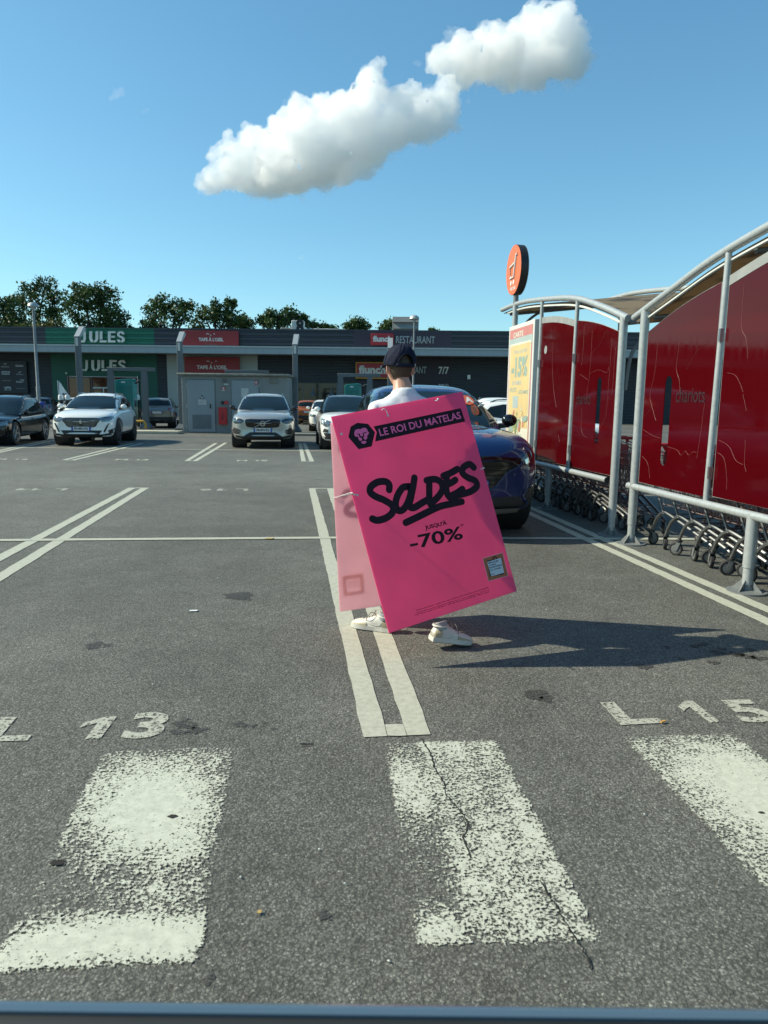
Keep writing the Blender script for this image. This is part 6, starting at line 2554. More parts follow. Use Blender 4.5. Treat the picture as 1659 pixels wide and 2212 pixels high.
def quad_text(name, s, bl, br, tl, y, m, par, bold=.02, shear=0.0):
    """lettering squared up on the board between its photographed corners"""
    bl, br, tl = Vector(bl), Vector(br), Vector(tl)
    t = text_mb(s, (br - bl).length, None, bold, shear)
    h = abs((tl - bl).y) if abs((tl - bl).y) > 1e-4 else t.h
    t2 = text_mb(s, (br - bl).length, h, bold, shear)
    a = math.atan2((br - bl).y, (br - bl).x)
    move(t2, Matrix.Translation((bl.x, y, bl.y)) @ RX @ Matrix.Rotation(a, 4, 'Z'))
    return t2.build(name, m, par, smooth=0)


def print_board(par, ink, pink, y=-.0045, aw=None, ao=None, ghost=False):
    aw, ao = aw or M_['award_white'], ao or M_['award_orange']
    logo = [b3(*p) for p in ((372, 1022), (458, 1030), (513, 1098), (487, 1213), (382, 1238), (300, 1140), (318, 1055))]
    flat('logo', [logo], y, ink, par)
    face = [(1268, 1085), (1285, 1050), (1330, 1030), (1385, 1030), (1435, 1005), (1480, 1010), (1502, 1032), (1508, 1062), (1540, 1100), (1520, 1132), (1504, 1150), (1503, 1205), (1472, 1230), (1440, 1212), (1437, 1192), (1420, 1185), (1412, 1230), (1398, 1252), (1362, 1248), (1340, 1210), (1338, 1172), (1290, 1175), (1268, 1140)]
    flat('logo_face', [[b1(*p) for p in face]], y - .0003, pink, par)
    T = [(1298, 1120), (1366, 1118), (1384, 1166), (1430, 1160), (1418, 1108), (1490, 1078), (1492, 1094), (1440, 1120), (1452, 1170), (1424, 1190), (1416, 1240), (1404, 1196), (1362, 1188), (1350, 1138)]
    flat('logo_lines', [[b1(*p) for p in T]], y - .0006, ink, par)
    flat('logo_chin', [[b1(*p) for p in smooth_poly([(1394, 1272), (1430, 1252), (1482, 1254), (1484, 1284), (1440, 1306), (1404, 1294)], 3)]], y - .0003, pink, par)
    flat('banner_print', [[b3(*p) for p in ((502, 1050), (1214, 887), (1252, 997), (514, 1173), (528, 1097))]], y, ink, par)
    quad_text('lettering', 'LE ROI DU MATELAS', b3(556, 1130), b3(1222, 974), b3(545, 1068), y - .0004, pink, par, .018)
    mb = MB()
    r = .0195
    for i, st in enumerate(([(486, 878), (486, 838), (456, 815), (400, 820), (350, 855), (345, 897), (385, 930), (450, 958), (510, 1000), (512, 1050), (465, 1092), (400, 1112), (360, 1100)],
                            [(640, 852), (588, 862), (548, 925), (535, 990), (552, 1035), (590, 1030), (625, 980), (650, 900), (640, 852)],
                            [(677, 785), (668, 850), (652, 930), (640, 1000), (672, 1015), (740, 975), (795, 945)],
                            [(770, 805), (830, 795), (878, 818), (892, 870), (868, 918), (830, 960), (800, 990)], [(790, 812), (790, 880), (792, 960), (800, 990)],
                            [(898, 770), (955, 745), (1005, 716)], [(928, 762), (918, 830), (926, 900), (945, 925), (1000, 902), (1045, 870)], [(925, 838), (970, 815), (990, 800)],
                            [(1132, 702), (1100, 678), (1055, 700), (1042, 742), (1084, 780), (1144, 806), (1156, 850), (1110, 888), (1050, 908), (945, 935)],
                            [(612, 1130), (720, 1078), (860, 1010), (960, 985), (1040, 968)])):
        q = MB()
        seg_stroke(q, [b6(*p) for p in st], r, y - .0001 * i)
        mb.add(q.v, q.f)
    mb.build('brush_lettering', ink, par, smooth=0)
    quad_text('lettering', "JUSQU'À", b6(764, 1194), b6(930, 1154), b6(760, 1146), y, ink, par, .034)
    quad_text('lettering', '-70%', b6(652, 1342), b6(1056, 1258), b6(640, 1236), y, ink, par, .022)
    quad_text('lettering', '*', b6(1036, 1172), b6(1060, 1166), b6(1032, 1142), y, ink, par, .03)
    A = [b6(*p) for p in ((1205, 1412), (1362, 1367), (1407, 1549), (1252, 1592))]
    if ghost:      # only the label's own frame darkens the light that comes through
        Bq = [b6(*p) for p in ((1240, 1440), (1348, 1408), (1374, 1526), (1272, 1554))]
        flat('award_label', [[A[i], A[(i + 1) % 4], Bq[(i + 1) % 4], Bq[i]] for i in range(4)], y, ao, par)
        for i in range(4):
            flat('award_lettering', [[b6(1252 + 5 * i, 1452 + 18 * i), b6(1340 + 5 * i, 1430 + 18 * i), b6(1341 + 5 * i, 1437 + 18 * i), b6(1253 + 5 * i, 1459 + 18 * i)]], y, ao, par)
        return
    flat('award_border', [A], y, aw, par)
    cx, cy = sum(p[0] for p in A) / 4, sum(p[1] for p in A) / 4
    flat('award_label', [[(cx + (p[0] - cx) * .975, cy + (p[1] - cy) * .975) for p in A]], y - .0003, ao, par)
    flat('award_shadow', [[b6(*p) for p in ((1240, 1430), (1352, 1408), (1372, 1538), (1262, 1556))]], y - .0006, ink, par)
    mb = MB()
    seg_stroke(mb, [b6(*p) for p in ((1285, 1424), (1290, 1404), (1302, 1400), (1316, 1412), (1318, 1420))], .003, y - .0006)
    mb.build('award_handle', ink, par, smooth=0)
    flat('award_bag', [[b6(*p) for p in ((1240, 1440), (1348, 1408), (1374, 1526), (1272, 1554))]], y - .0009, aw, par)
    for i, s in enumerate(('MEILLEURE', 'CHAÎNE', 'DE MAGASINS', "DE L'ANNÉE")):
        w = (.0, .80, .57, 1.0, .86)[i + 1]
        x0, y0 = 1250 + i * 4.4, 1456 + i * 18.5
        quad_text('award_lettering', s, b6(x0, y0), b6(x0 + 100 * w, y0 - 25 * w), b6(x0 - 2, y0 - 12), y - .0012, ink, par, .03)
    quad_text('award_lettering', '2026', b6(1272, 1546), b6(1300, 1539), b6(1270, 1536), y - .0012, ao, par, .03)
    for i, s in enumerate(('*Remises selon affichage en magasin, offre valable du 25/06 au 21/07. Dans la limite des stocks disponibles', '**Étude réalisée en France par Qualimétrie pour Meilleure Chaîne du 27 mars au 07 juillet 2025 sur 1 864 743 votes.', 'CPO SAS au capital de 7 643 902 € - RCS Lille métropole 410 082 282 - 59810 Lesquin')):
        x0, y0 = 692 - i * 3 + (8 if i == 1 else 0), 1818 + i * 18
        quad_text('small_print', s, b6(x0, y0), b6(x0 + 560 + i * 6, y0 - 172 - i * 1), b6(x0 - 2, y0 - 12), y, ink, par, .01)


def board(M, name, label, mface, mcore, back):
    o = thing('sandwich_board', label, 'advertising board', M.to_translation(), 0, 'pair of sandwich boards')
    L = Matrix.Translation(-M.to_translation()) @ M
    mb = MB()
    mb.span((0, -.0035, 0), (BW, .0035, BH))
    p = mb.build('panel', mcore, o, M=L, smooth=0)
    return o, L


def board_matrix(TL, TR, BL):
    TL, TR, BL = Vector(TL), Vector(TR), Vector(BL)
    x = (TR - TL).normalized()
    z = (TL - BL).normalized()
    y = z.cross(x).normalized()
    z = x.cross(y)
    return Matrix(((x.x, y.x, z.x, BL.x), (x.y, y.y, z.y, BL.y), (x.z, y.z, z.z, BL.z), (0, 0, 0, 1)))


# rear board: its plane fitted to the four printed corners for a board of 0.8 x 1.2 m
MR = board_matrix((-.289, 3.825, 1.306), (.442, 4.166, 1.452), (.034, 3.616, .180))
rb, LR = board(MR, 'sandwich_board', 'bright pink sale board with brush lettering hanging on the capped man\'s back', M_['board_pink'], M_['board_pink'], False)
before = set(COL.objects)
print_board(rb, M_['board_ink'], M_['pink_ink'])
for o in [x for x in COL.objects if x not in before and x.parent == rb]:
    o.data.transform(LR)
# front board: printed on the far side, its pale back towards us
tl, bl = P(713, 898, 4.23), P(734, 1321, 4.34)
xd = Vector((.94, .28, .14)).normalized()
zd = (tl - bl).normalized()
xd = (xd - zd * xd.dot(zd)).normalized()
MF = board_matrix(bl + zd * BH, bl + zd * BH + xd * BW, bl)
fb, LF = board(MF, 'sandwich_board', 'pale pink back of the second sale board worn on the man\'s chest', M_['board_white'], M_['board_white'], True)
before = set(COL.objects)
print_board(fb, M_['ghost_ink'], M_['board_pink'], aw=M_['ghost_paper'], ao=M_['ghost_label'], ghost=True)
flip = LF @ Matrix.Translation((BW, 0, 0)) @ Matrix.Rotation(pi, 4, 'Z')
for o in [x for x in COL.objects if x not in before and x.parent == fb]:
    o.data.transform(flip)


# strings: shoulder loops and side ties
def string(label, pts, r=.0022):
    pts = [Vector(p) for p in pts]
    o = thing('string', label, 'string', pts[0])
    mb = MB()
    mb.tube(smooth_poly([tuple(p) for p in pts], 6, False), r, 6)
    mb.build('cord', M_['string'], o, off=pts[0])
    mb = MB()
    mb.ball(pts[-1], r * 2.4, 10, 6)
    mb.build('knot', M_['string'], o, off=pts[0])


RB = lambda x, y, d=-.006: MR @ Vector((*(lambda q: (q[0], d, q[1]))(b6(x, y)),))
FBp = lambda u, v, d=-.006: MF @ Vector((u, d, v))
string('loose white string end hooked through the top of the pink board', [RB(428, 275), RB(436, 266, -.012), RB(452, 270, -.014), RB(466, 290, -.012), RB(474, 316, -.010)], .0028)
string('short white string knot near the top right corner of the pink board', [RB(832, 192), RB(840, 196, -.012), RB(852, 183, -.010)], .0028)
e0, e1 = FBp(0.004, BH * .618), RB(250, 920)
string('white tie string joining the two boards along their edges', [FBp(.035, BH * .622), e0 + Vector((-.004, -.01, .004)), RB(205, 912, -.008), RB(198, 908, -.01), e1])
string('second strand of the white tie string between the boards', [FBp(.05, BH * .630), FBp(.0, BH * .622, -.02), RB(190, 905, -.02), RB(215, 918, -.01), RB(225, 920)], .0018)
string('white tie string end at the far edge of the pink board', [RB(1184, 718), RB(1196, 712, -.012), RB(1208, 706, -.006)], .0025)
for x, y in ((130, 457), (248, 920)):
    mb = MB(); mb.lathe([(0, 0), (.007, 0), (.007, .001)], 14, Matrix.Translation(RB(x, y, -.0048)) @ (MR.to_3x3() @ Matrix.Rotation(pi / 2, 3, 'X')).to_4x4())
    mb.build('eyelet', M_['string'], rb, off=rb.location)

# ------------------------------------------------------------------ body
MAN = Vector((.116, 4.20, 0))
r_, f_ = Vector((.94, .34, 0)), Vector((-.34, .94, 0))
man = thing('person', 'man in a navy cap and white T-shirt walking away between two pink boards', 'person', MAN)


def B(a, b, z):
    return r_ * a + f_ * b + Vector((0, 0, z))


ANK_R, ANK_L = Vector((.312, 3.925, .185)) - MAN, Vector((.030, 4.19, .13)) - MAN
J = dict(pelvis=(B(0, -.01, .93), .135, .10), waist=(B(0, 0, 1.07), .125, .09), chest=(B(0, .01, 1.25), .145, .10), top=(B(0, .005, 1.365), .082, .068), neck0=(B(0, .006, 1.435), .060, .060), neck1=(B(-.008, .050, 1.505), .051, .051), head0=(B(-.010, .075, 1.57), .05, .05),
         shR=(B(.165, 0, 1.345), .060, .060), elR=(B(.235, .0, 1.10), .043, .043), wrR=(B(.225, .19, .99), .030, .030),
         shL=(B(-.165, 0, 1.338), .060, .060), elL=(B(-.235, .0, 1.10), .043, .043), wrL=(B(-.215, .19, .99), .030, .030),
         hipR=(B(.09, -.01, .86), .092, .092), hipL=(B(-.09, -.01, .86), .092, .092))
kR = (J['hipR'][0] * .48 + ANK_R * .52) + f_ * .05
kL = (J['hipL'][0] * .48 + ANK_L * .52) + f_ * .06
J.update(kneeR=(kR, .058, .058), kneeL=(kL, .058, .058), calfR=(kR * .7 + ANK_R * .3 - f_ * .02, .056, .056), calfL=(kL * .7 + ANK_L * .3 - f_ * .02, .056, .056), ankR=(ANK_R, .036, .036), ankL=(ANK_L, .036, .036))
EDG = [('pelvis', 'waist'), ('waist', 'chest'), ('chest', 'top'), ('top', 'neck0'), ('neck0', 'neck1'), ('neck1', 'head0'), ('top', 'shR'), ('shR', 'elR'), ('elR', 'wrR'), ('top', 'shL'), ('shL', 'elL'), ('elL', 'wrL'),
       ('pelvis', 'hipR'), ('hipR', 'kneeR'), ('kneeR', 'calfR'), ('calfR', 'ankR'), ('pelvis', 'hipL'), ('hipL', 'kneeL'), ('kneeL', 'calfL'), ('calfL', 'ankL')]


def skin(name, joints, edges, root, grow=0.0, sub=2):
    keys = list(joints)
    me = bpy.data.meshes.new(name)
    me.from_pydata([tuple(joints[k][0]) for k in keys], [(keys.index(a), keys.index(b)) for a, b in edges], [])
    o = obj(name, me)
    o.modifiers.new('skin', 'SKIN')
    for i, k in enumerate(keys):
        d = me.skin_vertices[0].data[i]
        d.radius = (joints[k][1] + grow, joints[k][2] + grow)
        d.use_root = k == root
    s = o.modifiers.new('sub', 'SUBSURF')
    s.levels = s.render_levels = sub
    return applied(o)


body = skin('body', J, EDG, 'pelvis')
# head: a rounded skull with jaw, chin, nose and brow
HC = MAN * 0 + B(-.012, .070, 1.590)
fw = (f_ + Vector((0, 0, -.16))).normalized()
HX = Matrix(((r_.x, fw.x, 0, HC.x), (r_.y, fw.y, 0, HC.y), (0, fw.z, 1, HC.z), (0, 0, 0, 1)))


def head_pt(th, ph):
    """th 0 (crown) .. pi (under the chin), ph 0 = forward"""
    z = cos(th)
    s = sin(th)
    x, y = s * sin(ph), s * cos(ph)
    X, Y, Z = x * .073, y * .094, z * .115
    if z < 0:
        X *= 1 - .26 * (-z) ** 1.3
        if y > 0: Y *= 1 - .06 * (-z)
        else: Y *= 1 - .36 * (-z)
    if y > .0:
        fr = y * y
        Y -= .008 * fr * (1 - abs(z))
        nose = exp(-((x / .16) ** 2)) * exp(-(((z + .22) / .20) ** 2)) * max(0, y)
        Y += .026 * nose
        Y += .010 * exp(-((x / .35) ** 2)) * exp(-(((z + .86) / .16) ** 2)) * max(0, y + .2)
        Y += .006 * exp(-((x / .3) ** 2)) * exp(-(((z + .55) / .07) ** 2)) * max(0, y)
        Y -= .009 * exp(-(((abs(x) - .42) / .18) ** 2)) * exp(-(((z - .02) / .13) ** 2)) * max(0, y)
        Y += .005 * exp(-(((z - .2) / .09) ** 2)) * max(0, y)
    return Vector((X, Y, Z))


def head_grid(nu, nv, t0=0.0, t1=pi, p0=0.0, p1=2 * pi, off=0.0, keep=None):
    mb = MB()
    idx = {}
    vs = []
    for i in range(nv + 1):
        for k in range(nu + 1):
            p = head_pt(t0 + (t1 - t0) * i / nv, p0 + (p1 - p0) * k / nu)
            if off:
                p = p * (1 + off / .09)
            vs.append(HX @ p)
    fs = []
    for i in range(nv):
        for k in range(nu):
            if keep and not keep(t0 + (t1 - t0) * (i + .5) / nv, p0 + (p1 - p0) * (k + .5) / nu):
                continue
            a = i * (nu + 1) + k
            fs.append((a, a + nu + 1, a + nu + 2, a + 1))
    mb.add(vs, fs)
    return mb


extra = head_grid(48, 32, .02, pi - .02)
for sg in (-1, 1):        # ears
    Ex = HX @ Matrix.Translation((sg * .077, -.008, -.020)) @ Matrix.Rotation(sg * .42, 4, 'Z') @ Matrix.Rotation(-.12, 4, 'X')
    e = MB()
    e.ball((0, 0, .004), (.0085, .019, .031), 16, 10)
    e.tube([(sg * .004, .012 * cos(a) * 1.35 - .001, .004 + .030 * sin(a)) for a in [radians(-60 + 300 * k / 14) for k in range(15)]], .0055, 6)
    move(e, Ex)
    extra.add(e.v, e.f)
# hands, loosely curled
for sg, wr in ((1, J['wrR'][0]), (-1, J['wrL'][0])):
    d = (f_ * .62 + Vector((0, 0, -.78))).normalized()
    side = r_ * sg
    fwd = d.cross(side).normalized() * sg
    q = MB()
    q.tube([wr - d * .01, wr + d * .03, wr + d * .07, wr + d * .095], [.027, .031, .033, .028], 10)
    for k, (L, s) in enumerate(((.070, -1.5), (.078, -.5), (.073, .5), (.058, 1.5))):
        o0 = wr + d * .085 + fwd * s * .017
        c = side * -1
        q.tube([o0, o0 + d * L * .42 + c * .004, o0 + d * L * .75 + c * .020, o0 + d * L * .86 + c * .036], [.0095, .009, .0085, .007], 8)
    o0 = wr + d * .03 + fwd * -.026
    q.tube([o0, o0 + d * .028 - fwd * .018, o0 + d * .055 - fwd * .022 - side * .008], [.012, .0105, .008], 8)
    extra.add(q.v, q.f)
bm = bmesh.new()
bm.from_mesh(body.data)
tmp = extra.mesh('x')
bm.from_mesh(tmp)
bm.to_mesh(body.data)
bm.free()
rm = body.modifiers.new('remesh', 'REMESH')
rm.mode, rm.voxel_size = 'VOXEL', .0055
sm = body.modifiers.new('smooth', 'SMOOTH')
sm.factor, sm.iterations = .5, 4
applied(body)
body.data.materials.clear()
M_['skin'] = mat('skin', (.52, .29, .20), .5, 0, .06, 14, .06, 260, sss=.18)
body.data.materials.append(M_['skin'])
finish(body.data, 180)
body.parent = man
M_.update(
    shirt=mat('white cotton', (.66, .68, .70), .85, 0, .04, 10, .25, 30),
    shorts=mat('navy cloth', (.022, .026, .045), .85, 0, .1, 20, .1, 90),
    cap=mat('navy cap cotton', (.010, .014, .032), .85, 0, .22, 16, .35, 55, spec=.2),
    sock=mat('grey sock', (.30, .33, .34), .9, 0, .08, 60, .2, 200),
    shoe_w=mat('white shoe leather', (.56, .56, .50), .5, 0, .08, 14),
    shoe_b=mat('beige shoe leather', (.34, .31, .20), .55, 0, .08, 14),
    sole=mat('shoe sole', (.55, .54, .48), .6, 0, .1, 30),
    sole_d=mat('outsole', (.17, .14, .10), .7, 0, .15, 30),
    lace=mat('grey lace', (.20, .18, .17), .8, 0, .1, 30),
)
# eyes, mouth and brows of the face turned away from us
for sg in (-1, 1):
    mb = MB(); mb.ball((0, 0, 0), .0115, 14, 8); move(mb, HX @ Matrix.Translation((sg * .031, .073, .004))); mb.build('eye', M_['white'], man)
    mb = MB(); mb.tube([HX @ Vector((sg * .015, .088, .026)), HX @ Vector((sg * .034, .085, .030)), HX @ Vector((sg * .052, .068, .024))], .004, 6); mb.build('eyebrow', M_['bark'], man)
mb = MB(); mb.tube([HX @ Vector((-.022, .082, -.064)), HX @ Vector((0, .090, -.066)), HX @ Vector((.022, .082, -.064))], [.002, .0045, .002], 6); mb.build('mouth', mat('lips', (.36, .14, .12), .5), man)


# hair: short at the back and sides, fading out down the neck
def hair_mat():
    m, n, l, b = nodes('short brown hair')
    b.inputs['Base Color'].default_value = (.060, .042, .026, 1)
    b.inputs['Roughness'].default_value = .7
    at = n.new('ShaderNodeAttribute')
    at.attribute_name = 'fade'
    tc = n.new('ShaderNodeTexCoord')
    nz = n.new('ShaderNodeTexNoise')
    nz.inputs['Scale'].default_value, nz.inputs['Detail'].default_value = 520, 2
    l.new(tc.outputs['Object'], nz.inputs['Vector'])
    mr = n.new('ShaderNodeMapRange')
    mr.inputs[1].default_value, mr.inputs[2].default_value, mr.inputs[3].default_value, mr.inputs[4].default_value = .3, .7, .2, -.2
    l.new(nz.outputs[0], mr.inputs[0])
    ad = n.new('ShaderNodeMath')
    ad.use_clamp = True
    l.new(at.outputs['Fac'], ad.inputs[0])
    l.new(mr.outputs[0], ad.inputs[1])
    tr = n.new('ShaderNodeBsdfTransparent')
    ms = n.new('ShaderNodeMixShader')
    l.new(ad.outputs[0], ms.inputs[0])
    l.new(tr.outputs[0], ms.inputs[1])
    l.new(b.outputs[0], ms.inputs[2])
    l.new(ms.outputs[0], n['Material Output'].inputs[0])
    return m


def hair_amount(th, ph):
    ph = (ph + pi) % (2 * pi) - pi
    a = abs(ph)                                     # pi = back of the head
    z = cos(th)
    if a < radians(62): return 0.0
    lim = -.86 if a > radians(118) else (-.86 + (-.10 + .86) * min(1, (radians(118) - a) / radians(22)))
    if a < radians(80): lim = -.18
    return max(0.0, min(.985, (z - lim) / .42))


hb = head_grid(72, 44, .5, 2.42, 0, 2 * pi, .0032)
hm = hb.mesh('hair')
fa = hm.attributes.new('fade', 'FLOAT', 'POINT')
fa.data.foreach_set('value', [hair_amount(.5 + 1.92 * (i // 73) / 44, 2 * pi * (i % 73) / 72) for i in range(len(hm.vertices))])
obj('hair', hm, hair_mat(), man, 60)

# clothes
sh = {k: J[k] for k in ('pelvis', 'waist', 'chest', 'top')}
sh['pelvis'] = (B(0, 0, .88), .150, .115)
sh['waist'] = (J['waist'][0], .150, .112)
sh['chest'] = (J['chest'][0], .165, .118)
sh['top'] = (B(0, .0, 1.374), .114, .092)
sh['col'] = (B(0, .012, 1.435), .072, .072)
sh['colt'] = (B(-.002, .020, 1.474), .066, .066)
for s_ in 'RL':
    sh['sh' + s_] = (J['sh' + s_][0], .072, .072)
    sh['slv' + s_] = (J['sh' + s_][0].lerp(J['el' + s_][0], .75), .072, .072)
shirt = skin('t_shirt', sh, [('pelvis', 'waist'), ('waist', 'chest'), ('chest', 'top'), ('top', 'col'), ('col', 'colt'), ('top', 'shR'), ('shR', 'slvR'), ('top', 'shL'), ('shL', 'slvL')], 'pelvis', 0, 3)
tx = bpy.data.textures.new('folds', 'CLOUDS')
tx.noise_scale, tx.noise_depth = .07, 3
dm = shirt.modifiers.new('folds', 'DISPLACE')
dm.texture, dm.strength, dm.mid_level = tx, .030, .5
applied(shirt)
shirt.data.materials.clear(); shirt.data.materials.append(M_['shirt'])
finish(shirt.data, 180)
shirt.parent = man
mb = MB()
mb.tube([B(.063 * cos(a), .018 + .063 * sin(a), 1.438 - .014 * sin(a)) for a in [2 * pi * k / 28 for k in range(28)]], .0055, 8, closed=True)
mb.build('collar', M_['shirt'], shirt)
st = {'pelvis': (J['pelvis'][0], .150, .115), 'hipR': (J['hipR'][0], .112, .112), 'hipL': (J['hipL'][0], .112, .112), 'kR': (J['hipR'][0].lerp(J['kneeR'][0], .85), .098, .098), 'kL': (J['hipL'][0].lerp(J['kneeL'][0], .85), .098, .098)}
so_ = skin('shorts', st, [('pelvis', 'hipR'), ('hipR', 'kR'), ('pelvis', 'hipL'), ('hipL', 'kL')], 'pelvis', 0, 2)
so_.data.materials.clear(); so_.data.materials.append(M_['shorts']); finish(so_.data, 180); so_.parent = man

# cap
CXm = HX @ Matrix.Translation((0, -.006, .022)) @ Matrix.Rotation(radians(13), 4, 'X')
mb = MB()
NU, NV = 64, 22
vs, fs = [], []
rx, ry, rz = .0915, .108, .108
for i in range(NV + 1):
    t = .03 + (pi / 2 - .03 + .12) * i / NV
    for k in range(NU):
        a = 2 * pi * k / NU          # 0 = forward
        rad = 1 + .010 * cos(6 * a) * sin(t) ** 2 * 0
        s_, c_ = max(0, sin(t)) ** .92, cos(t)
        wr = .0014 * sin(23 * a + 5 * t) * sin(9 * t + 2 * a) + .0012 * sin(11 * a - 7 * t)
        vs.append(CXm @ Vector(((rx + wr) * s_ * sin(a), (ry + wr) * s_ * cos(a) - .004 * c_, (rz + wr) * (c_ if c_ > 0 else c_ * .9))))
for i in range(NV):
    for k in range(NU):
        a = 2 * pi * (k + .5) / NU
        t = .03 + (pi / 2 + .09) * (i + .5) / NV
        da = abs((a - pi + pi) % (2 * pi) - pi)
        da = abs(a - pi)
        h = (pi / 2 + .02) - t
        if (da / .50) ** 2 + (h / .56) ** 2 < 1 and h > -.02 or (da < .50 and h <= -.02 and h > -.03):
            continue                                  # the open arch at the back
        if da < .50 and h < .06:
            continue
        l_ = (k + 1) % NU
        fs.append((i * NU + k, (i + 1) * NU + k, (i + 1) * NU + l_, i * NU + l_))
mb.add(vs, fs)
cap = mb.build('cap', M_['cap'], man, smooth=80)
sd = cap.modifiers.new('thick', 'SOLIDIFY'); sd.thickness, sd.offset = .003, 1
CP = lambda a, t, o=0: CXm @ Vector(((rx + o) * sin(t) ** .92 * sin(a), (ry + o) * sin(t) ** .92 * cos(a) - .004 * cos(t), (rz + o) * (cos(t) if cos(t) > 0 else cos(t) * .9)))
mb = MB()
arc = [CP(pi + .50 * cos(b), pi / 2 + .02 - .56 * sin(b), .004) for b in [pi * k / 18 for k in range(19)]]
mb.tube(arc, .0032, 6)
mb.build('cap_binding', M_['cap'], cap)
mb = MB()
vs = []
for k in range(15):
    a = pi - .62 + 1.24 * k / 14
    p0, p1 = CP(a, pi / 2 - .02, .005), CP(a, pi / 2 + .17, .005)
    vs += [p0, p1]
mb.add(vs, [(2 * k, 2 * k + 2, 2 * k + 3, 2 * k + 1) for k in range(14)])
sp = mb.build('cap_strap', M_['cap'], cap)
sd = sp.modifiers.new('thick', 'SOLIDIFY'); sd.thickness = .0025
mb = MB(); q = CP(pi - .62, pi / 2 + .07, .009); mb.box(q, (.006, .012, .022), CXm.to_3x3()); mb.build('cap_buckle', M_['steel'], cap)
for k in range(6):
    a = pi / 6 + k * pi / 3
    if abs(a - pi) < .4: continue
    for o_ in (-.02, .02):
        mb = MB(); mb.tube([CP(a + o_ * (.3 + t), t, .0038) for t in [.06 + (pi / 2 - .02) * j / 14 for j in range(15)]], .0010, 5); mb.build('stitching', M_['cap'], cap)
mb = MB(); mb.ball(CXm @ Vector((0, -.004, rz + .003)), (.009, .009, .005), 12, 8); mb.build('cap_button', M_['cap'], cap)
mb = MB()
vs = []
NB = 16
for k in range(NB + 1):
    u = -1 + 2 * k / NB
    a = u * 1.02
    base = Vector(((rx + .001) * sin(a), (ry + .001) * cos(a), -.006))
    ext_ = .068 * (1 - abs(u) ** 2.6)
    for j in range(5):
        v = j / 4
        vs.append(CXm @ (base + Vector((.10 * sin(a) * v * .25, ext_ * v, -.022 * v * v - .026 * u * u * v + .004))))
mb.add(vs, [(k * 5 + j, (k + 1) * 5 + j, (k + 1) * 5 + j + 1, k * 5 + j + 1) for k in range(NB) for j in range(4)])
br = mb.build('cap_brim', M_['cap'], cap, smooth=60)
sd = br.modifiers.new('thick', 'SOLIDIFY'); sd.thickness = .004


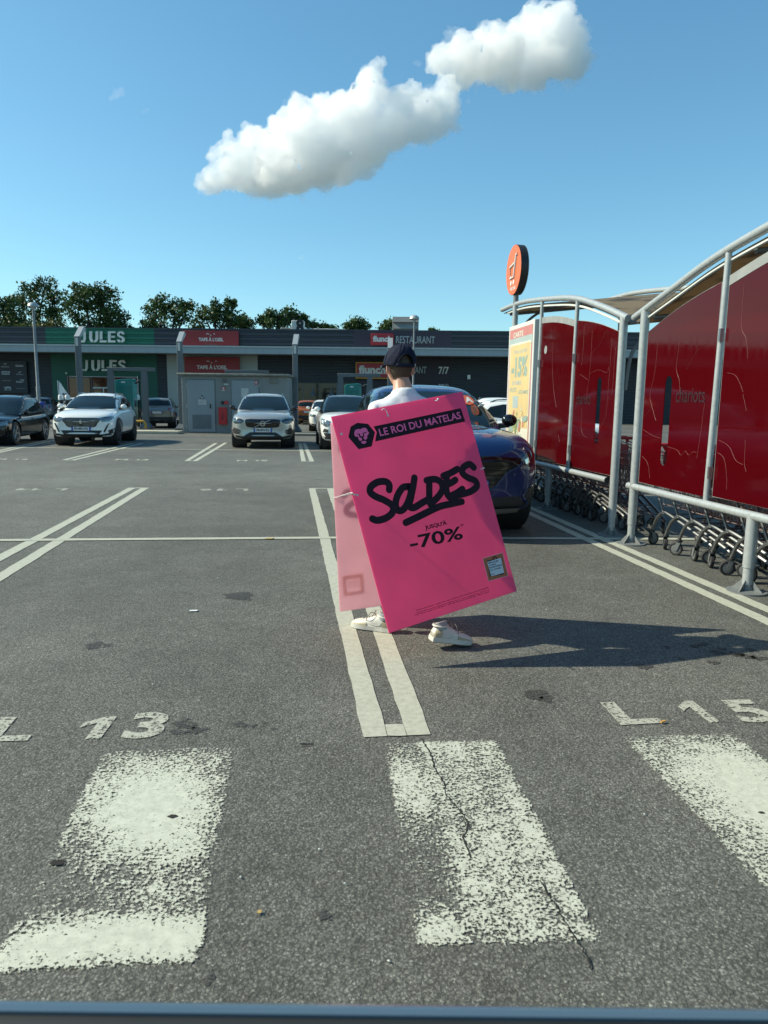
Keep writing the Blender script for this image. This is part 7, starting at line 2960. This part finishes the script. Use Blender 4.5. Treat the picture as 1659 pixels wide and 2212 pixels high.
# shoes and socks
def shoe(heel, toe, ankle, swoosh_side):
    heel, toe = Vector(heel) - MAN, Vector(toe) - MAN
    ax = (toe - heel)
    L = ax.length
    ax.normalize()
    sd_ = ax.cross(Vector((0, 0, 1))).normalized()
    up = sd_.cross(ax).normalized()
    Mx = Matrix(((sd_.x, ax.x, up.x, heel.x), (sd_.y, ax.y, up.y, heel.y), (sd_.z, ax.z, up.z, heel.z), (0, 0, 0, 1)))
    #        y     halfw  top
    sec = [(.0, .026, .062), (.012, .032, .085), (.05, .036, .096), (.09, .037, .100), (.12, .040, .088), (.16, .045, .072), (.20, .048, .060), (.24, .045, .052), (.265, .034, .044), (.28, .016, .034)]
    sc = L / .28
    def loft(name, z0f, shrink, m, par, rng=None, zt=None):
        q = MB()
        vs = []
        n = 14
        s_ = sec if rng is None else sec[rng[0]:rng[1]]
        for (y, w, t) in s_:
            top = t if zt is None else zt(y, t)
            for k in range(n):
                a = pi * k / (n - 1)
                x = -w * cos(a) * shrink * (1.0 if k in (0, n - 1) else 1.02)
                z = z0f + (top - z0f) * max(0, sin(a)) ** .62
                vs.append(Mx @ Vector((x, y * sc, z)))
        m_ = len(s_)
        fs = [(i * n + k, i * n + k + 1, (i + 1) * n + k + 1, (i + 1) * n + k) for i in range(m_ - 1) for k in range(n - 1)]
        fs += [tuple(range(n)), tuple(reversed(range((m_ - 1) * n, m_ * n)))]
        fs += [(i * n, (i + 1) * n, (i + 1) * n + n - 1, i * n + n - 1) for i in range(m_ - 1)]
        q.add(vs, fs)
        return q.build(name, m, par, smooth=60)
    up_ = loft('shoe', .024, .98, M_['shoe_w'], man)
    # cup sole
    q = MB()
    out = [(-w * 1.08, y) for y, w, t in sec] + [(w * 1.08, y) for y, w, t in reversed(sec)]
    out = smooth_poly([(x, (y - .14) * 1.04 + .14) for x, y in out], 2)
    q.prism([(x, y * sc) for x, y in out], .026, Mx @ Matrix.Translation((0, 0, .004)))
    q.build('sole', M_['sole'], up_, smooth=50)
    q = MB(); q.prism([(x * .96, (y - .14) * .98 * sc + .14 * sc) for x, y in out], .004, Mx)
    q.build('outsole', M_['sole_d'], up_, smooth=50)
    # beige heel counter, toe band and eyestay
    loft('heel_counter', .030, 1.09, M_['shoe_b'], up_, (0, 3), lambda y, t: t - .008)
    loft('toe_band', .028, 1.07, M_['shoe_b'], up_, (5, 9), lambda y, t: t - .010)
    def swoosh(sg):
        pts = [(.055, .060), (.075, .042), (.10, .040), (.14, .052), (.19, .078), (.14, .062), (.105, .054), (.085, .056)]
        pts = [(.060, .066), (.058, .050), (.070, .038), (.095, .036), (.135, .046), (.185, .066), (.130, .055), (.095, .050), (.075, .054)]
        q = MB()
        vs = []
        for y, z in pts:
            w = np.interp(y, [s[0] for s in sec], [s[1] for s in sec])
            t = np.interp(y, [s[0] for s in sec], [s[2] for s in sec])
            a = math.asin(min(1, max(0, (z - .024) / (t - .024))) ** (1 / .62))
            vs.append(Mx @ Vector((sg * (w * cos(a) * 1.0 + .0035), y * sc, z)))
        q.add(vs, [tuple(range(len(vs)))])
        q.build('side_logo', M_['shoe_w'] if sg > 0 else M_['shoe_w'], up_, smooth=0)
    for sg in (-1, 1):
        swoosh(sg)
    q = MB()
    for k in range(5):
        y = .115 + k * .020
        w = np.interp(y, [s[0] for s in sec], [s[1] for s in sec]) * .55
        t = np.interp(y, [s[0] for s in sec], [s[2] for s in sec])
        q.tube([Mx @ Vector((-w, y * sc, t - .012)), Mx @ Vector((0, (y + .004) * sc, t + .004)), Mx @ Vector((w, y * sc, t - .012))], .0028, 5)
    for sg in (-1, 1):
        q.tube(smooth_poly([tuple(Mx @ Vector((0, .115 * sc, .098))), tuple(Mx @ Vector((sg * .03, .13 * sc, .115))), tuple(Mx @ Vector((sg * .045, .15 * sc, .085))), tuple(Mx @ Vector((sg * .035, .165 * sc, .06)))], 5, False), .0024, 5)
    q.build('lace', M_['lace'], up_)
    # padded opening and sock
    c = Mx @ Vector((0, .048 * sc, .094))
    q = MB()
    q.tube([c + (sd_ * cos(a) * .036 + ax * sin(a) * .044) + Vector((0, 0, .004 * sin(a))) for a in [2 * pi * k / 20 for k in range(20)]], .006, 8, closed=True)
    q.build('ankle_padding', M_['shoe_w'], up_)
    q = MB()
    dirn = (ankle - c)
    q.tube([c - Vector((0, 0, .02)), c + dirn * .08, c + dirn * .22, c + dirn * .28], [.039, .040, .043, .041], 16)
    q.build('sock', M_['sock'], man)


shoe((.275, 3.885, .050), (.508, 3.965, .006), ANK_R, 1)
shoe((.055, 4.165, .004), (-.185, 4.285, .004), ANK_L, -1)

# ------------------------------------------------------------------ the sill of the car we look out of
M_['sill_paint'] = mat('blue grey sill paint with sky reflection', (.10, .155, .20), .22, .3, .05, 3, coat=1)  # blue grey paint with the sky's reflection put into its colour
M_['seal'] = mat('rubber window seal', (.012, .015, .016), .55, 0, .15, 20)
a, b_ = P(0, 2158, .48), P(1659, 2177, .48)
sl_ = thing('car_door', 'blue grey car door sill with a dark rubber seal along the bottom edge', 'car door', (0, .48, 0))
vs = []
prof = [(-.0095, -.0012), (-.005, .0004), (.0, -.001), (.008, -.012), (.016, -.04), (.028, -.20), (.03, -.40), (.02, -.62), (.0, -.64), (-.009, -.30)]
X0, X1 = -1.5, 1.5
z_at = lambda x: a.z + (b_.z - a.z) * (x - a.x) / (b_.x - a.x)
n = 12
mb = MB()
for i in range(n + 1):
    x = X0 + (X1 - X0) * i / n
    for (y, z) in prof:
        vs.append((x, y, z_at(x) + z))
m_ = len(prof)
mb.add(vs, [(i * m_ + k, i * m_ + (k + 1) % m_, (i + 1) * m_ + (k + 1) % m_, (i + 1) * m_ + k) for i in range(n) for k in range(m_)] + [tuple(range(m_)), tuple(reversed(range(n * m_, n * m_ + m_)))])
mb.build('door_skin', M_['sill_paint'], sl_, smooth=50)
mb = MB()
vs = []
prof = [(-.0100, -.004), (-.018, -.004), (-.05, -.012), (-.09, -.03), (-.10, -.09), (-.09, -.3), (-.012, -.3)]
m_ = len(prof)
for i in range(n + 1):
    x = X0 + (X1 - X0) * i / n
    for (y, z) in prof:
        vs.append((x, y, z_at(x) + z))
mb.add(vs, [(i * m_ + k, i * m_ + (k + 1) % m_, (i + 1) * m_ + (k + 1) % m_, (i + 1) * m_ + k) for i in range(n) for k in range(m_)] + [tuple(range(m_)), tuple(reversed(range(n * m_, n * m_ + m_)))])
mb.build('window_seal', M_['seal'], sl_, smooth=50)
